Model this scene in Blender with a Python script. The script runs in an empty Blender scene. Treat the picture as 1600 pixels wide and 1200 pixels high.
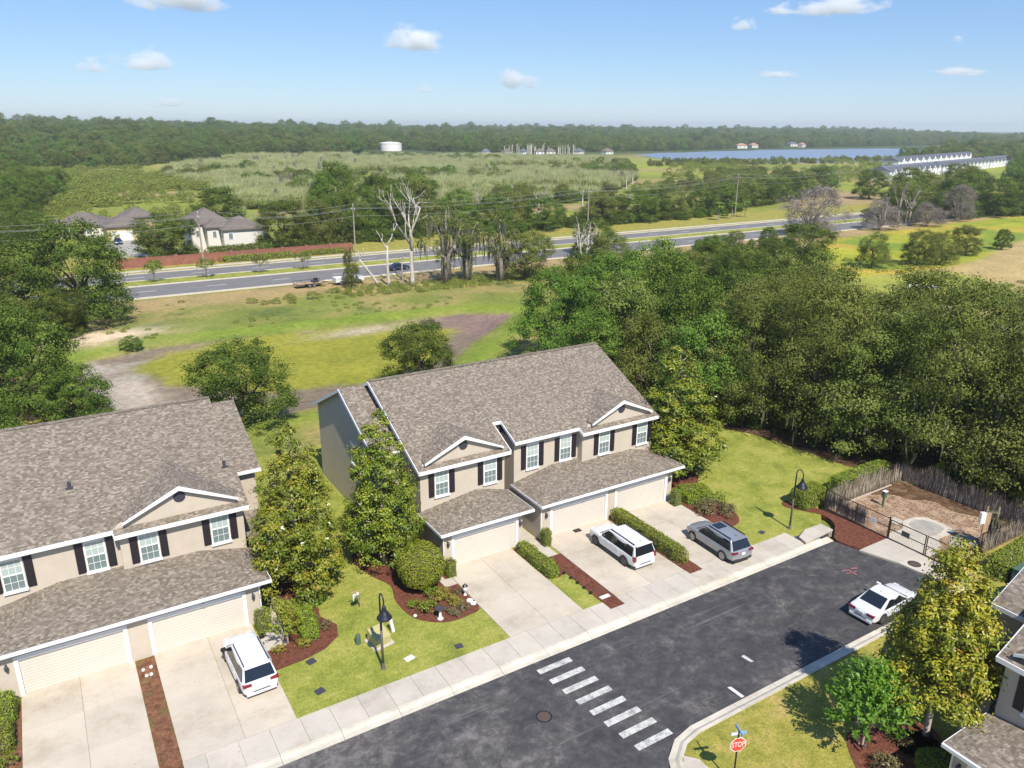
import bpy, bmesh, math, random
import numpy as np
from mathutils import Vector, Matrix

S = bpy.context.scene
COL = S.collection
rng = np.random.default_rng(11)
random.seed(5)
R = math.radians

# ------------------------------------------------------------------ camera
H = 28.6
FPX, PITCH, YAW, ROLL = 1205.81603, 0.321138629, 0.553011629, 0.00568329645
cy_, sy_, cp_, sp_ = math.cos(YAW), math.sin(YAW), math.cos(PITCH), math.sin(PITCH)
FW = Vector((sy_*cp_, cy_*cp_, -sp_))
rt_ = Vector((cy_, -sy_, 0)); up_ = rt_.cross(FW)
RT = rt_*math.cos(ROLL) + up_*math.sin(ROLL)
UP = -rt_*math.sin(ROLL) + up_*math.cos(ROLL)
cd = bpy.data.cameras.new("camera"); cam = bpy.data.objects.new("camera", cd); COL.objects.link(cam)
cd.sensor_fit = 'HORIZONTAL'; cd.sensor_width = 36; cd.lens = FPX/1600*36
cd.clip_start = 0.5; cd.clip_end = 30000
cam.matrix_world = Matrix(((RT.x, UP.x, -FW.x, 0), (RT.y, UP.y, -FW.y, 0), (RT.z, UP.z, -FW.z, H), (0, 0, 0, 1)))
S.camera = cam

# ------------------------------------------------------------------ sky, sun, exposure
SUN_EL, SUN_AZ = R(51), R(8)            # light travels towards +Y, a little towards +X
sun_dir = Vector((-math.sin(SUN_AZ)*math.cos(SUN_EL), -math.cos(SUN_AZ)*math.cos(SUN_EL), math.sin(SUN_EL)))
w = bpy.data.worlds.new("World"); S.world = w; w.use_nodes = True
nt = w.node_tree; nt.nodes.clear()
sky = nt.nodes.new('ShaderNodeTexSky'); sky.sky_type = 'NISHITA'; sky.sun_disc = False
sky.sun_elevation = SUN_EL; sky.sun_rotation = math.atan2(sun_dir.x, sun_dir.y)
sky.altitude = 0; sky.air_density = 1.0; sky.dust_density = 0.0; sky.ozone_density = 3.0
bg = nt.nodes.new('ShaderNodeBackground'); bg.inputs[1].default_value = 0.1
out = nt.nodes.new('ShaderNodeOutputWorld')
tint = nt.nodes.new('ShaderNodeVectorMath'); tint.operation = 'MULTIPLY_ADD'          # the clear, slightly milky blue of the day
tint.inputs[1].default_value = (0.50, 0.55, 0.54); tint.inputs[2].default_value = (0.40, 0.9, 2.6)
nt.links.new(sky.outputs[0], tint.inputs[0]); nt.links.new(tint.outputs[0], bg.inputs[0]); nt.links.new(bg.outputs[0], out.inputs[0])
sl = bpy.data.lights.new("sun", 'SUN'); sl.energy = 4.5; sl.angle = R(0.53); sl.color = (1.0, 0.95, 0.865)
so = bpy.data.objects.new("sun", sl); COL.objects.link(so)
so.rotation_euler = (-sun_dir).to_track_quat('-Z', 'Y').to_euler(); so.location = (0, -60, 120)
S.view_settings.view_transform = 'Standard'; S.view_settings.look = 'None'
S.view_settings.exposure = 0.54; S.view_settings.gamma = 1.0
try: S.view_settings.use_curve_mapping = False
except Exception: pass
S.render.engine = 'CYCLES'
S.cycles.use_denoising = True
S.cycles.max_bounces = 24; S.cycles.diffuse_bounces = 3; S.cycles.glossy_bounces = 2
S.cycles.transmission_bounces = 3; S.cycles.volume_bounces = 24; S.cycles.transparent_max_bounces = 6
S.cycles.caustics_reflective = False; S.cycles.caustics_refractive = False

# ------------------------------------------------------------------ materials
def nodes_of(name):
    m = bpy.data.materials.new(name); m.use_nodes = True
    t = m.node_tree; b = t.nodes['Principled BSDF']
    return m, t, b
def N(t, kind, **kw):
    n = t.nodes.new(kind)
    for k, v in kw.items():
        if k.startswith('i_'): n.inputs[int(k[2:])].default_value = v
        else: setattr(n, k, v)
    return n
def L(t, a, b): t.links.new(a, b)
def ramp(t, fac, stops):
    r = N(t, 'ShaderNodeValToRGB'); e = r.color_ramp.elements
    while len(e) < len(stops): e.new(0.5)
    for q, (p, c) in zip(e, stops):
        q.position = p; q.color = tuple(c) + (1,) if len(c) == 3 else c
    if fac is not None: L(t, fac, r.inputs[0])
    return r
def mixc(t, fac, a, b, mode='MIX'):
    m = N(t, 'ShaderNodeMix', data_type='RGBA', blend_type=mode)
    for i, v in ((0, fac), (6, a), (7, b)):
        if hasattr(v, 'links') or hasattr(v, 'is_linked'): L(t, v, m.inputs[i])
        else: m.inputs[i].default_value = v if not isinstance(v, tuple) else (tuple(v) + (1,))[:4]
    return m.outputs[2]
def math_n(t, op, a, b=None):
    m = N(t, 'ShaderNodeMath', operation=op)
    for i, v in ((0, a), (1, b)):
        if v is None: continue
        if hasattr(v, 'is_linked'): L(t, v, m.inputs[i])
        else: m.inputs[i].default_value = v
    return m.outputs[0]
def noise(t, vec, scale, detail=4, rough=0.6, dist=0.0):
    n = N(t, 'ShaderNodeTexNoise'); n.inputs['Scale'].default_value = scale
    n.inputs['Detail'].default_value = detail; n.inputs['Roughness'].default_value = rough
    n.inputs['Distortion'].default_value = dist
    if vec is not None: L(t, vec, n.inputs['Vector'])
    return n.outputs['Fac']
def pos(t): return N(t, 'ShaderNodeNewGeometry').outputs['Position']
def objv(t): return N(t, 'ShaderNodeTexCoord').outputs['Object']
def mapv(t, vec, sc):
    m = N(t, 'ShaderNodeMapping'); m.inputs['Scale'].default_value = sc; L(t, vec, m.inputs[0]); return m.outputs[0]
def bump(t, b, height, strength=0.3, dist=0.02):
    n = N(t, 'ShaderNodeBump'); n.inputs['Strength'].default_value = strength; n.inputs['Distance'].default_value = dist
    L(t, height, n.inputs['Height']); L(t, n.outputs[0], b.inputs['Normal'])

def plain(name, c, rough=0.6, metal=0.0, spec=0.5, var=0.0, scale=3.0, bmp=0.0):
    m, t, b = nodes_of(name)
    b.inputs['Base Color'].default_value = (*c, 1); b.inputs['Roughness'].default_value = rough
    b.inputs['Metallic'].default_value = metal; b.inputs['Specular IOR Level'].default_value = spec
    if var > 0:
        v = pos(t); f = noise(t, v, scale, 5, 0.65)
        a = tuple(x*(1-var) for x in c); d = tuple(min(1, x*(1+var)) for x in c)
        r = ramp(t, f, [(0.3, a), (0.7, d)]); L(t, r.outputs[0], b.inputs['Base Color'])
        if bmp: bump(t, b, noise(t, v, scale*8, 3), bmp, 0.01)
    return m

def leafmat(name, cols, under=None, trans=0.3, rough=0.45, spec=0.4, hue=0.12):
    """cols: ramp stops over the per-leaf 'tint' attribute; each plant also drifts a little in value."""
    m, t, b = nodes_of(name)
    at = N(t, 'ShaderNodeAttribute', attribute_name='tint')
    r = ramp(t, at.outputs['Fac'], cols)
    oi = N(t, 'ShaderNodeObjectInfo')
    c = r.outputs[0]
    v = math_n(t, 'ADD', math_n(t, 'MULTIPLY', oi.outputs['Random'], 2*hue), 1-hue)
    hs = N(t, 'ShaderNodeHueSaturation'); L(t, c, hs.inputs['Color']); L(t, v, hs.inputs['Value'])
    h2 = math_n(t, 'ADD', math_n(t, 'MULTIPLY', oi.outputs['Random'], 0.03), 0.485); L(t, h2, hs.inputs['Hue'])
    c = hs.outputs[0]
    if under:
        g = N(t, 'ShaderNodeNewGeometry'); c = mixc(t, g.outputs['Backfacing'], c, under)
    L(t, c, b.inputs['Base Color']); b.inputs['Roughness'].default_value = rough
    b.inputs['Specular IOR Level'].default_value = spec
    if trans > 0:
        tr = N(t, 'ShaderNodeBsdfTranslucent'); L(t, c, tr.inputs[0])
        mx = N(t, 'ShaderNodeMixShader'); mx.inputs[0].default_value = trans
        L(t, b.outputs[0], mx.inputs[1]); L(t, tr.outputs[0], mx.inputs[2])
        L(t, mx.outputs[0], t.nodes['Material Output'].inputs[0])
    return m

def shingle_mat(name):
    m, t, b = nodes_of(name)
    uv = N(t, 'ShaderNodeUVMap', uv_map='uv').outputs[0]
    sx = N(t, 'ShaderNodeSeparateXYZ'); L(t, uv, sx.inputs[0])
    row = math_n(t, 'FLOOR', math_n(t, 'DIVIDE', sx.outputs[1], 0.125))
    wn = N(t, 'ShaderNodeTexWhiteNoise', noise_dimensions='1D'); L(t, row, wn.inputs['W'])
    u = math_n(t, 'ADD', math_n(t, 'DIVIDE', sx.outputs[0], 0.18), math_n(t, 'MULTIPLY', wn.outputs['Value'], 7.0))
    colu = math_n(t, 'FLOOR', u)
    cv = N(t, 'ShaderNodeCombineXYZ'); L(t, colu, cv.inputs[0]); L(t, row, cv.inputs[1])
    w2 = N(t, 'ShaderNodeTexWhiteNoise', noise_dimensions='2D'); L(t, cv.outputs[0], w2.inputs['Vector'])
    r = ramp(t, w2.outputs['Value'], [(0.0, (0.14, 0.113, 0.086)), (0.28, (0.195, 0.16, 0.123)), (0.6, (0.248, 0.206, 0.16)),
                                      (0.85, (0.30, 0.252, 0.198)), (1.0, (0.375, 0.32, 0.255))])
    big = noise(t, pos(t), 0.35, 4, 0.6); c = mixc(t, math_n(t, 'MULTIPLY', big, 0.3), r.outputs[0], (0.19, 0.158, 0.125))
    fine = noise(t, pos(t), 18, 3, 0.7); f2 = ramp(t, fine, [(0.3, (0.7, 0.7, 0.7)), (0.7, (1.15, 1.15, 1.15))])
    c = mixc(t, 1.0, c, f2.outputs[0], 'MULTIPLY')
    fr = math_n(t, 'FRACT', math_n(t, 'DIVIDE', sx.outputs[1], 0.125)); fu = math_n(t, 'FRACT', u)
    edge = math_n(t, 'LESS_THAN', fr, 0.12); eu = math_n(t, 'LESS_THAN', fu, 0.06)
    e = math_n(t, 'MAXIMUM', edge, eu)
    c = mixc(t, math_n(t, 'MULTIPLY', e, 0.32), c, (0.07, 0.057, 0.045))
    L(t, c, b.inputs['Base Color']); b.inputs['Roughness'].default_value = 0.9; b.inputs['Specular IOR Level'].default_value = 0.2
    hgt = math_n(t, 'ADD', math_n(t, 'MULTIPLY', math_n(t, 'SUBTRACT', 1.0, fr), 0.7), math_n(t, 'MULTIPLY', w2.outputs['Value'], 0.5))
    bump(t, b, hgt, 0.6, 0.02)
    return m

def concrete_mat(name, c, stain=0.35, scale=0.6):
    m, t, b = nodes_of(name); v = pos(t)
    oi = N(t, 'ShaderNodeObjectInfo')
    a = noise(t, v, scale, 6, 0.65, 0.0)
    r = ramp(t, a, [(0.28, tuple(x*(1-stain) for x in c)), (0.5, c), (0.72, tuple(min(1, x*1.1) for x in c))])
    f = noise(t, v, 22, 3, 0.7); rr = ramp(t, f, [(0.3, (0.9, 0.9, 0.9)), (0.7, (1.05, 1.05, 1.05))])
    col = mixc(t, 1.0, r.outputs[0], rr.outputs[0], 'MULTIPLY')
    st = noise(t, v, 0.33, 8, 0.78, 0.0); sr = ramp(t, st, [(0.50, (1, 1, 1)), (0.64, (0.86, 0.83, 0.78)), (0.74, (0.72, 0.68, 0.61))]); col = mixc(t, 1.0, col, sr.outputs[0], 'MULTIPLY')
    sp = noise(t, v, 5.5, 2, 0.5); sq = ramp(t, sp, [(0.74, (1, 1, 1)), (0.80, (0.62, 0.58, 0.52))]); col = mixc(t, 1.0, col, sq.outputs[0], 'MULTIPLY')
    per = ramp(t, oi.outputs['Random'], [(0, (0.93, 0.93, 0.92)), (1, (1.04, 1.03, 1.0))])
    col = mixc(t, 1.0, col, per.outputs[0], 'MULTIPLY')
    L(t, col, b.inputs['Base Color']); b.inputs['Roughness'].default_value = 0.85; b.inputs['Specular IOR Level'].default_value = 0.25
    bump(t, b, f, 0.15, 0.01)
    return m

def asphalt_mat(name, base=0.05, pale=0.15):
    m, t, b = nodes_of(name); v = pos(t)
    a = noise(t, mapv(t, v, (0.22, 0.30, 1)), 1.0, 10, 0.82, 0.6); a2 = noise(t, v, 1.4, 9, 0.8, 0.3)
    k = math_n(t, 'ADD', math_n(t, 'MULTIPLY', a, 0.5), math_n(t, 'MULTIPLY', a2, 0.5))
    sx = N(t, 'ShaderNodeSeparateXYZ'); L(t, v, sx.inputs[0])        # the paving is scuffed paler near the corner of the side street
    mr = N(t, 'ShaderNodeMapRange'); L(t, sx.outputs[0], mr.inputs[0]); mr.inputs[1].default_value = 24; mr.inputs[2].default_value = 9; mr.inputs[3].default_value = 0.0; mr.inputs[4].default_value = 0.05
    k = math_n(t, 'ADD', k, mr.outputs[0])
    r = ramp(t, k, [(0.41, (base*0.78, base*0.74, base*0.78)), (0.495, (base*1.2, base*1.13, base*1.15)), (0.55, (pale*0.6, pale*0.555, pale*0.52)), (0.62, (pale*1.15, pale*1.04, pale*0.95))])
    # thin tyre and sweeping streaks along the carriageway
    s1 = noise(t, mapv(t, v, (0.09, 3.2, 1)), 1.0, 4, 0.6, 1.2); s2 = ramp(t, s1, [(0.60, (0, 0, 0)), (0.68, (1, 1, 1))])
    g1 = noise(t, v, 0.22, 3); g2 = ramp(t, g1, [(0.45, (0, 0, 0)), (0.62, (0.5, 0.5, 0.5))])
    c = mixc(t, math_n(t, 'MULTIPLY', s2.outputs[0], g2.outputs[0]), r.outputs[0], (0.17, 0.16, 0.15))
    vo = N(t, 'ShaderNodeTexVoronoi', feature='DISTANCE_TO_EDGE'); vo.inputs['Scale'].default_value = 0.13; nz = N(t, 'ShaderNodeTexNoise'); nz.inputs['Scale'].default_value = 0.5; nz.inputs['Detail'].default_value = 5; L(t, v, nz.inputs['Vector']); va = N(t, 'ShaderNodeVectorMath', operation='MULTIPLY_ADD'); L(t, nz.outputs['Color'], va.inputs[0]); va.inputs[1].default_value = (4.5, 4.5, 0); L(t, v, va.inputs[2]); L(t, va.outputs[0], vo.inputs['Vector'])
    ck = math_n(t, 'LESS_THAN', vo.outputs['Distance'], 0.004); c = mixc(t, math_n(t, 'MULTIPLY', ck, 0.4), c, (0.02, 0.02, 0.022))
    f = noise(t, v, 30, 3, 0.8); rr = ramp(t, f, [(0.25, (0.68, 0.68, 0.68)), (0.75, (1.3, 1.3, 1.3))])
    L(t, mixc(t, 1.0, c, rr.outputs[0], 'MULTIPLY'), b.inputs['Base Color'])
    b.inputs['Roughness'].default_value = 0.82; b.inputs['Specular IOR Level'].default_value = 0.3
    bump(t, b, f, 0.3, 0.01)
    return m

def grass_mat(name, c1, c2, c3, sc=0.5):
    m, t, b = nodes_of(name); v = pos(t)
    a = noise(t, v, sc, 6, 0.62, 0.3); r = ramp(t, a, [(0.3, c1), (0.5, c2), (0.72, c3)])
    f = noise(t, v, 9, 4, 0.75); rr = ramp(t, f, [(0.28, (0.5, 0.56, 0.5)), (0.5, (0.95, 0.96, 0.95)), (0.72, (1.4, 1.3, 1.25))])
    g2 = noise(t, v, 3.0, 4, 0.8); r3 = ramp(t, g2, [(0.34, (0.72, 0.78, 0.7)), (0.68, (1.22, 1.16, 1.1))])
    c = mixc(t, 1.0, mixc(t, 1.0, r.outputs[0], rr.outputs[0], 'MULTIPLY'), r3.outputs[0], 'MULTIPLY')
    L(t, c, b.inputs['Base Color']); b.inputs['Roughness'].default_value = 0.9; b.inputs['Specular IOR Level'].default_value = 0.15
    bump(t, b, f, 0.6, 0.05)
    return m

def glass_mat(name, c=(0.03, 0.04, 0.05), rough=0.05):
    m, t, b = nodes_of(name)
    b.inputs['Base Color'].default_value = (*c, 1); b.inputs['Roughness'].default_value = rough
    b.inputs['Specular IOR Level'].default_value = 0.9; b.inputs['IOR'].default_value = 1.5
    return m

def ground_mat():
    m, t, b = nodes_of('ground_cover'); v = pos(t)
    at = N(t, 'ShaderNodeAttribute', attribute_name='cover')
    f1 = noise(t, v, 1.3, 6, 0.7); r1 = ramp(t, f1, [(0.3, (0.68, 0.7, 0.66)), (0.7, (1.28, 1.25, 1.22))])
    f2 = noise(t, v, 0.12, 5, 0.6, 0.5); r2 = ramp(t, f2, [(0.3, (0.8, 0.84, 0.8)), (0.7, (1.18, 1.14, 1.1))])
    f3 = noise(t, v, 14, 3, 0.7); r3 = ramp(t, f3, [(0.3, (0.75, 0.75, 0.75)), (0.7, (1.22, 1.2, 1.2))])
    c = mixc(t, 1.0, at.outputs['Color'], r1.outputs[0], 'MULTIPLY')
    c = mixc(t, 1.0, c, r2.outputs[0], 'MULTIPLY'); c = mixc(t, 1.0, c, r3.outputs[0], 'MULTIPLY')
    L(t, c, b.inputs['Base Color']); b.inputs['Roughness'].default_value = 0.95; b.inputs['Specular IOR Level'].default_value = 0.1
    bump(t, b, f1, 0.5, 0.15)
    return m

M = {}
M['shingle'] = shingle_mat('roof_shingle')
M['stucco'] = plain('stucco', (0.525, 0.452, 0.36), 0.9, var=0.06, scale=1.2, bmp=0.2, spec=0.2)
M['trim'] = plain('white_trim', (0.80, 0.79, 0.77), 0.5, var=0.04, scale=2)
M['gutter'] = plain('gutter', (0.72, 0.73, 0.75), 0.4)
M['shutter'] = plain('shutter', (0.018, 0.013, 0.018), 0.5, var=0.15, scale=6)
M['door'] = plain('garage_door', (0.62, 0.565, 0.485), 0.55, var=0.03, scale=1.5)
M['glass'] = glass_mat('window_glass', (0.16, 0.21, 0.20), 0.08)
M['blind'] = glass_mat('window_glass_pale', (0.40, 0.47, 0.43), 0.12)
M['soffit'] = plain('soffit', (0.55, 0.53, 0.5), 0.7)
M['dark'] = plain('dark_metal', (0.012, 0.012, 0.014), 0.45)
M['vent'] = plain('vent_grey', (0.05, 0.05, 0.065), 0.6)
M['drive'] = concrete_mat('driveway_concrete', (0.52, 0.455, 0.37), 0.16, 0.35)
M['walk'] = concrete_mat('sidewalk_concrete', (0.51, 0.46, 0.39), 0.13, 0.5)
M['kerb'] = concrete_mat('kerb_concrete', (0.57, 0.52, 0.43), 0.2, 0.9)
M['oldcon'] = concrete_mat('old_concrete', (0.36, 0.34, 0.30), 0.25, 0.8)
M['asphalt'] = asphalt_mat('asphalt')
M['asphalt2'] = plain('road_asphalt', (0.165, 0.155, 0.145), 0.8, var=0.12, scale=0.4)
M['lawn'] = grass_mat('lawn_grass', (0.175, 0.205, 0.036), (0.275, 0.29, 0.058), (0.38, 0.345, 0.10))
M['lawn2'] = grass_mat('lawn_grass_dry', (0.21, 0.205, 0.04), (0.31, 0.28, 0.06), (0.43, 0.32, 0.12), 0.7)
M['mulch'] = plain('red_mulch', (0.155, 0.06, 0.036), 0.95, var=0.45, scale=7, bmp=0.8, spec=0.1)
M['needles'] = plain('dry_mulch', (0.21, 0.105, 0.055), 0.95, var=0.55, scale=2.6, bmp=0.8, spec=0.1)
def two_tone(name, a1, a2, b1, sc):
    m, t, b = nodes_of(name); v = pos(t); f = noise(t, v, sc, 9, 0.8); r = ramp(t, f, [(0.32, tuple(x*0.35 for x in a1)), (0.46, a1), (0.6, a2), (0.75, tuple(min(1, x*1.7) for x in a2))])
    g = noise(t, v, 0.9, 5, 0.75); gr = ramp(t, g, [(0.52, (0, 0, 0)), (0.62, (1, 1, 1))]); f3 = noise(t, v, 14, 4, 0.8); r3 = ramp(t, f3, [(0.3, (0.45, 0.45, 0.45)), (0.7, (1.45, 1.45, 1.45))])
    L(t, mixc(t, 1.0, mixc(t, math_n(t, 'MULTIPLY', gr.outputs[0], 0.7), r.outputs[0], b1), r3.outputs[0], 'MULTIPLY'), b.inputs['Base Color']); b.inputs['Roughness'].default_value = 0.95; b.inputs['Specular IOR Level'].default_value = 0.1
    bump(t, b, f, 0.9, 0.03); return m
M['needles'] = two_tone('dry_mulch', (0.16, 0.075, 0.042), (0.25, 0.12, 0.065), (0.14, 0.13, 0.045), 2.2)
M['mulch'] = two_tone('red_mulch', (0.13, 0.047, 0.03), (0.19, 0.075, 0.047), (0.13, 0.06, 0.035), 4.0)
M['litter'] = two_tone('leaf_litter', (0.09, 0.05, 0.028), (0.17, 0.098, 0.055), (0.20, 0.15, 0.09), 1.6)
M['dirt'] = two_tone('park_dirt', (0.30, 0.20, 0.13), (0.45, 0.32, 0.22), (0.22, 0.12, 0.07), 1.3)
M['paint'] = None
M['bark'] = plain('bark', (0.115, 0.085, 0.062), 0.9, var=0.35, scale=5, bmp=0.7, spec=0.1)
M['palebark'] = plain('pale_bark', (0.42, 0.36, 0.30), 0.9, var=0.25, scale=4, bmp=0.5, spec=0.1)
M['deadwood'] = plain('dead_wood', (0.47, 0.42, 0.37), 0.9, var=0.25, scale=2, bmp=0.5, spec=0.1)
M['greywood'] = plain('grey_wood', (0.28, 0.235, 0.205), 0.9, var=0.3, scale=2, spec=0.1)
M['brick'] = plain('far_brick', (0.26, 0.105, 0.068), 0.9, var=0.22, scale=1.5)
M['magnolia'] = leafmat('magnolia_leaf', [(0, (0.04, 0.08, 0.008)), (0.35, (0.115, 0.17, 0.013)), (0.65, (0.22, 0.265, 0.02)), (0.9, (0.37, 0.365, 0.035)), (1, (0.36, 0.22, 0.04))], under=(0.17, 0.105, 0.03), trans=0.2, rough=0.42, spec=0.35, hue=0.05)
M['magnoliayellow'] = leafmat('yellow_magnolia_leaf', [(0, (0.055, 0.095, 0.008)), (0.3, (0.16, 0.205, 0.014)), (0.6, (0.31, 0.325, 0.022)), (0.9, (0.48, 0.43, 0.04)), (1, (0.38, 0.23, 0.04))], under=(0.22, 0.14, 0.03), trans=0.2, rough=0.42, spec=0.35, hue=0.03)  # leaf colour of the one naturally yellower magnolia
M['petal'] = plain('petal', (0.85, 0.82, 0.70), 0.6)
M['oak'] = leafmat('oak_leaf', [(0, (0.026, 0.05, 0.007)), (0.5, (0.085, 0.13, 0.018)), (0.85, (0.175, 0.22, 0.034)), (1, (0.25, 0.28, 0.055))], trans=0.22, rough=0.6, spec=0.12, hue=0.2)
M['oakbright'] = leafmat('bright_leaf', [(0, (0.048, 0.093, 0.014)), (0.5, (0.107, 0.179, 0.024)), (0.85, (0.181, 0.248, 0.035)), (1, (0.276, 0.288, 0.048))], trans=0.26, rough=0.6, spec=0.12, hue=0.2)
M['olive'] = leafmat('olive_leaf', [(0, (0.055, 0.08, 0.013)), (0.5, (0.14, 0.175, 0.03)), (0.85, (0.235, 0.255, 0.06)), (1, (0.33, 0.315, 0.11))], trans=0.22, rough=0.6, spec=0.12, hue=0.2)
M['moss'] = leafmat('hanging_moss', [(0, (0.09, 0.095, 0.06)), (0.5, (0.16, 0.16, 0.11)), (1, (0.25, 0.24, 0.17))], trans=0.3, rough=0.9, spec=0.1)
M['greytwig'] = leafmat('grey_twigs', [(0, (0.15, 0.12, 0.105)), (0.5, (0.25, 0.21, 0.185)), (1, (0.37, 0.32, 0.285))], trans=0.15, rough=0.9, spec=0.1)
M['willow'] = leafmat('willow_leaf', [(0, (0.10, 0.165, 0.024)), (0.5, (0.22, 0.285, 0.055)), (0.85, (0.33, 0.375, 0.11)), (1, (0.55, 0.51, 0.30))], trans=0.3)
M['scrub'] = leafmat('scrub_leaf', [(0, (0.09, 0.135, 0.014)), (0.5, (0.21, 0.25, 0.028)), (1, (0.35, 0.36, 0.06))], trans=0.3)
M['yellow'] = leafmat('yellow_leaf', [(0, (0.12, 0.13, 0.015)), (0.5, (0.28, 0.26, 0.03)), (1, (0.42, 0.34, 0.05))], trans=0.3)
M['hedge'] = leafmat('hedge_leaf', [(0, (0.07, 0.125, 0.009)), (0.5, (0.18, 0.255, 0.018)), (1, (0.36, 0.39, 0.04))], trans=0.25)
M['myrtle'] = leafmat('myrtle_leaf', [(0, (0.05, 0.12, 0.012)), (0.5, (0.14, 0.25, 0.02)), (1, (0.26, 0.36, 0.035))], trans=0.35)
M['topiary'] = leafmat('topiary_leaf', [(0, (0.09, 0.14, 0.008)), (0.5, (0.23, 0.29, 0.018)), (1, (0.42, 0.42, 0.04))], trans=0.25)
M['dryleaf'] = leafmat('dry_leaf', [(0, (0.07, 0.05, 0.025)), (0.5, (0.15, 0.14, 0.05)), (1, (0.28, 0.22, 0.12))], trans=0.25)
M['reed'] = leafmat('reed', [(0, (0.12, 0.095, 0.07)), (0.5, (0.30, 0.25, 0.19)), (1, (0.50, 0.43, 0.34))], trans=0.1, rough=0.9, spec=0.1)
M['blade'] = leafmat('grass_blade', [(0, (0.075, 0.11, 0.014)), (0.5, (0.155, 0.185, 0.03)), (1, (0.27, 0.24, 0.07))], trans=0.3, rough=0.7, spec=0.2, hue=0.0)
# ------------------------------------------------------------------ object helpers
def link(o, parent=None):
    COL.objects.link(o)
    if parent is not None: o.parent = parent
    return o
def tag(o, label=None, cat=None, group=None, kind=None):
    if label: o['label'] = label
    if cat: o['category'] = cat
    if group: o['group'] = group
    if kind: o['kind'] = kind
    return o
def thing(name, label, cat, loc=(0, 0, 0), rz=0.0, group=None):
    o = bpy.data.objects.new(name, None); link(o); o.location = loc; o.rotation_euler = (0, 0, rz)
    o.empty_display_size = 0.3
    return tag(o, label, cat, group)
def copy_tree(o, parent=None):
    c = o.copy(); COL.objects.link(c)
    if parent is not None: c.parent = parent
    for ch in KIDS.get(o.as_pointer(), []):
        copy_tree(ch, c)
    return c
KIDS = {}
def kid(o, parent):
    if parent is not None: KIDS.setdefault(parent.as_pointer(), []).append(o)

def mesh_np(name, V, F, mats, parent=None, smooth=False, midx=None, attr=None, uv=None, loc=None):
    """F: (n,k) int array of same-size faces."""
    V = np.asarray(V, np.float32); F = np.asarray(F, np.int32)
    me = bpy.data.meshes.new(name)
    n, k = F.shape
    me.vertices.add(len(V)); me.vertices.foreach_set('co', V.ravel())
    me.loops.add(n*k); me.loops.foreach_set('vertex_index', F.ravel())
    me.polygons.add(n); me.polygons.foreach_set('loop_start', np.arange(0, n*k, k, dtype=np.int32))
    me.polygons.foreach_set('loop_total', np.full(n, k, np.int32))
    if midx is not None: me.polygons.foreach_set('material_index', np.asarray(midx, np.int32))
    if smooth: me.polygons.foreach_set('use_smooth', np.ones(n, bool))
    for m in (mats if isinstance(mats, (list, tuple)) else [mats]): me.materials.append(m)
    if attr is not None:
        a = me.attributes.new('tint', 'FLOAT', 'FACE'); a.data.foreach_set('value', np.asarray(attr, np.float32))
    me.update(calc_edges=True); me.validate()
    o = bpy.data.objects.new(name, me); link(o, parent); kid(o, parent)
    if loc is not None: o.location = loc
    return o

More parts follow.
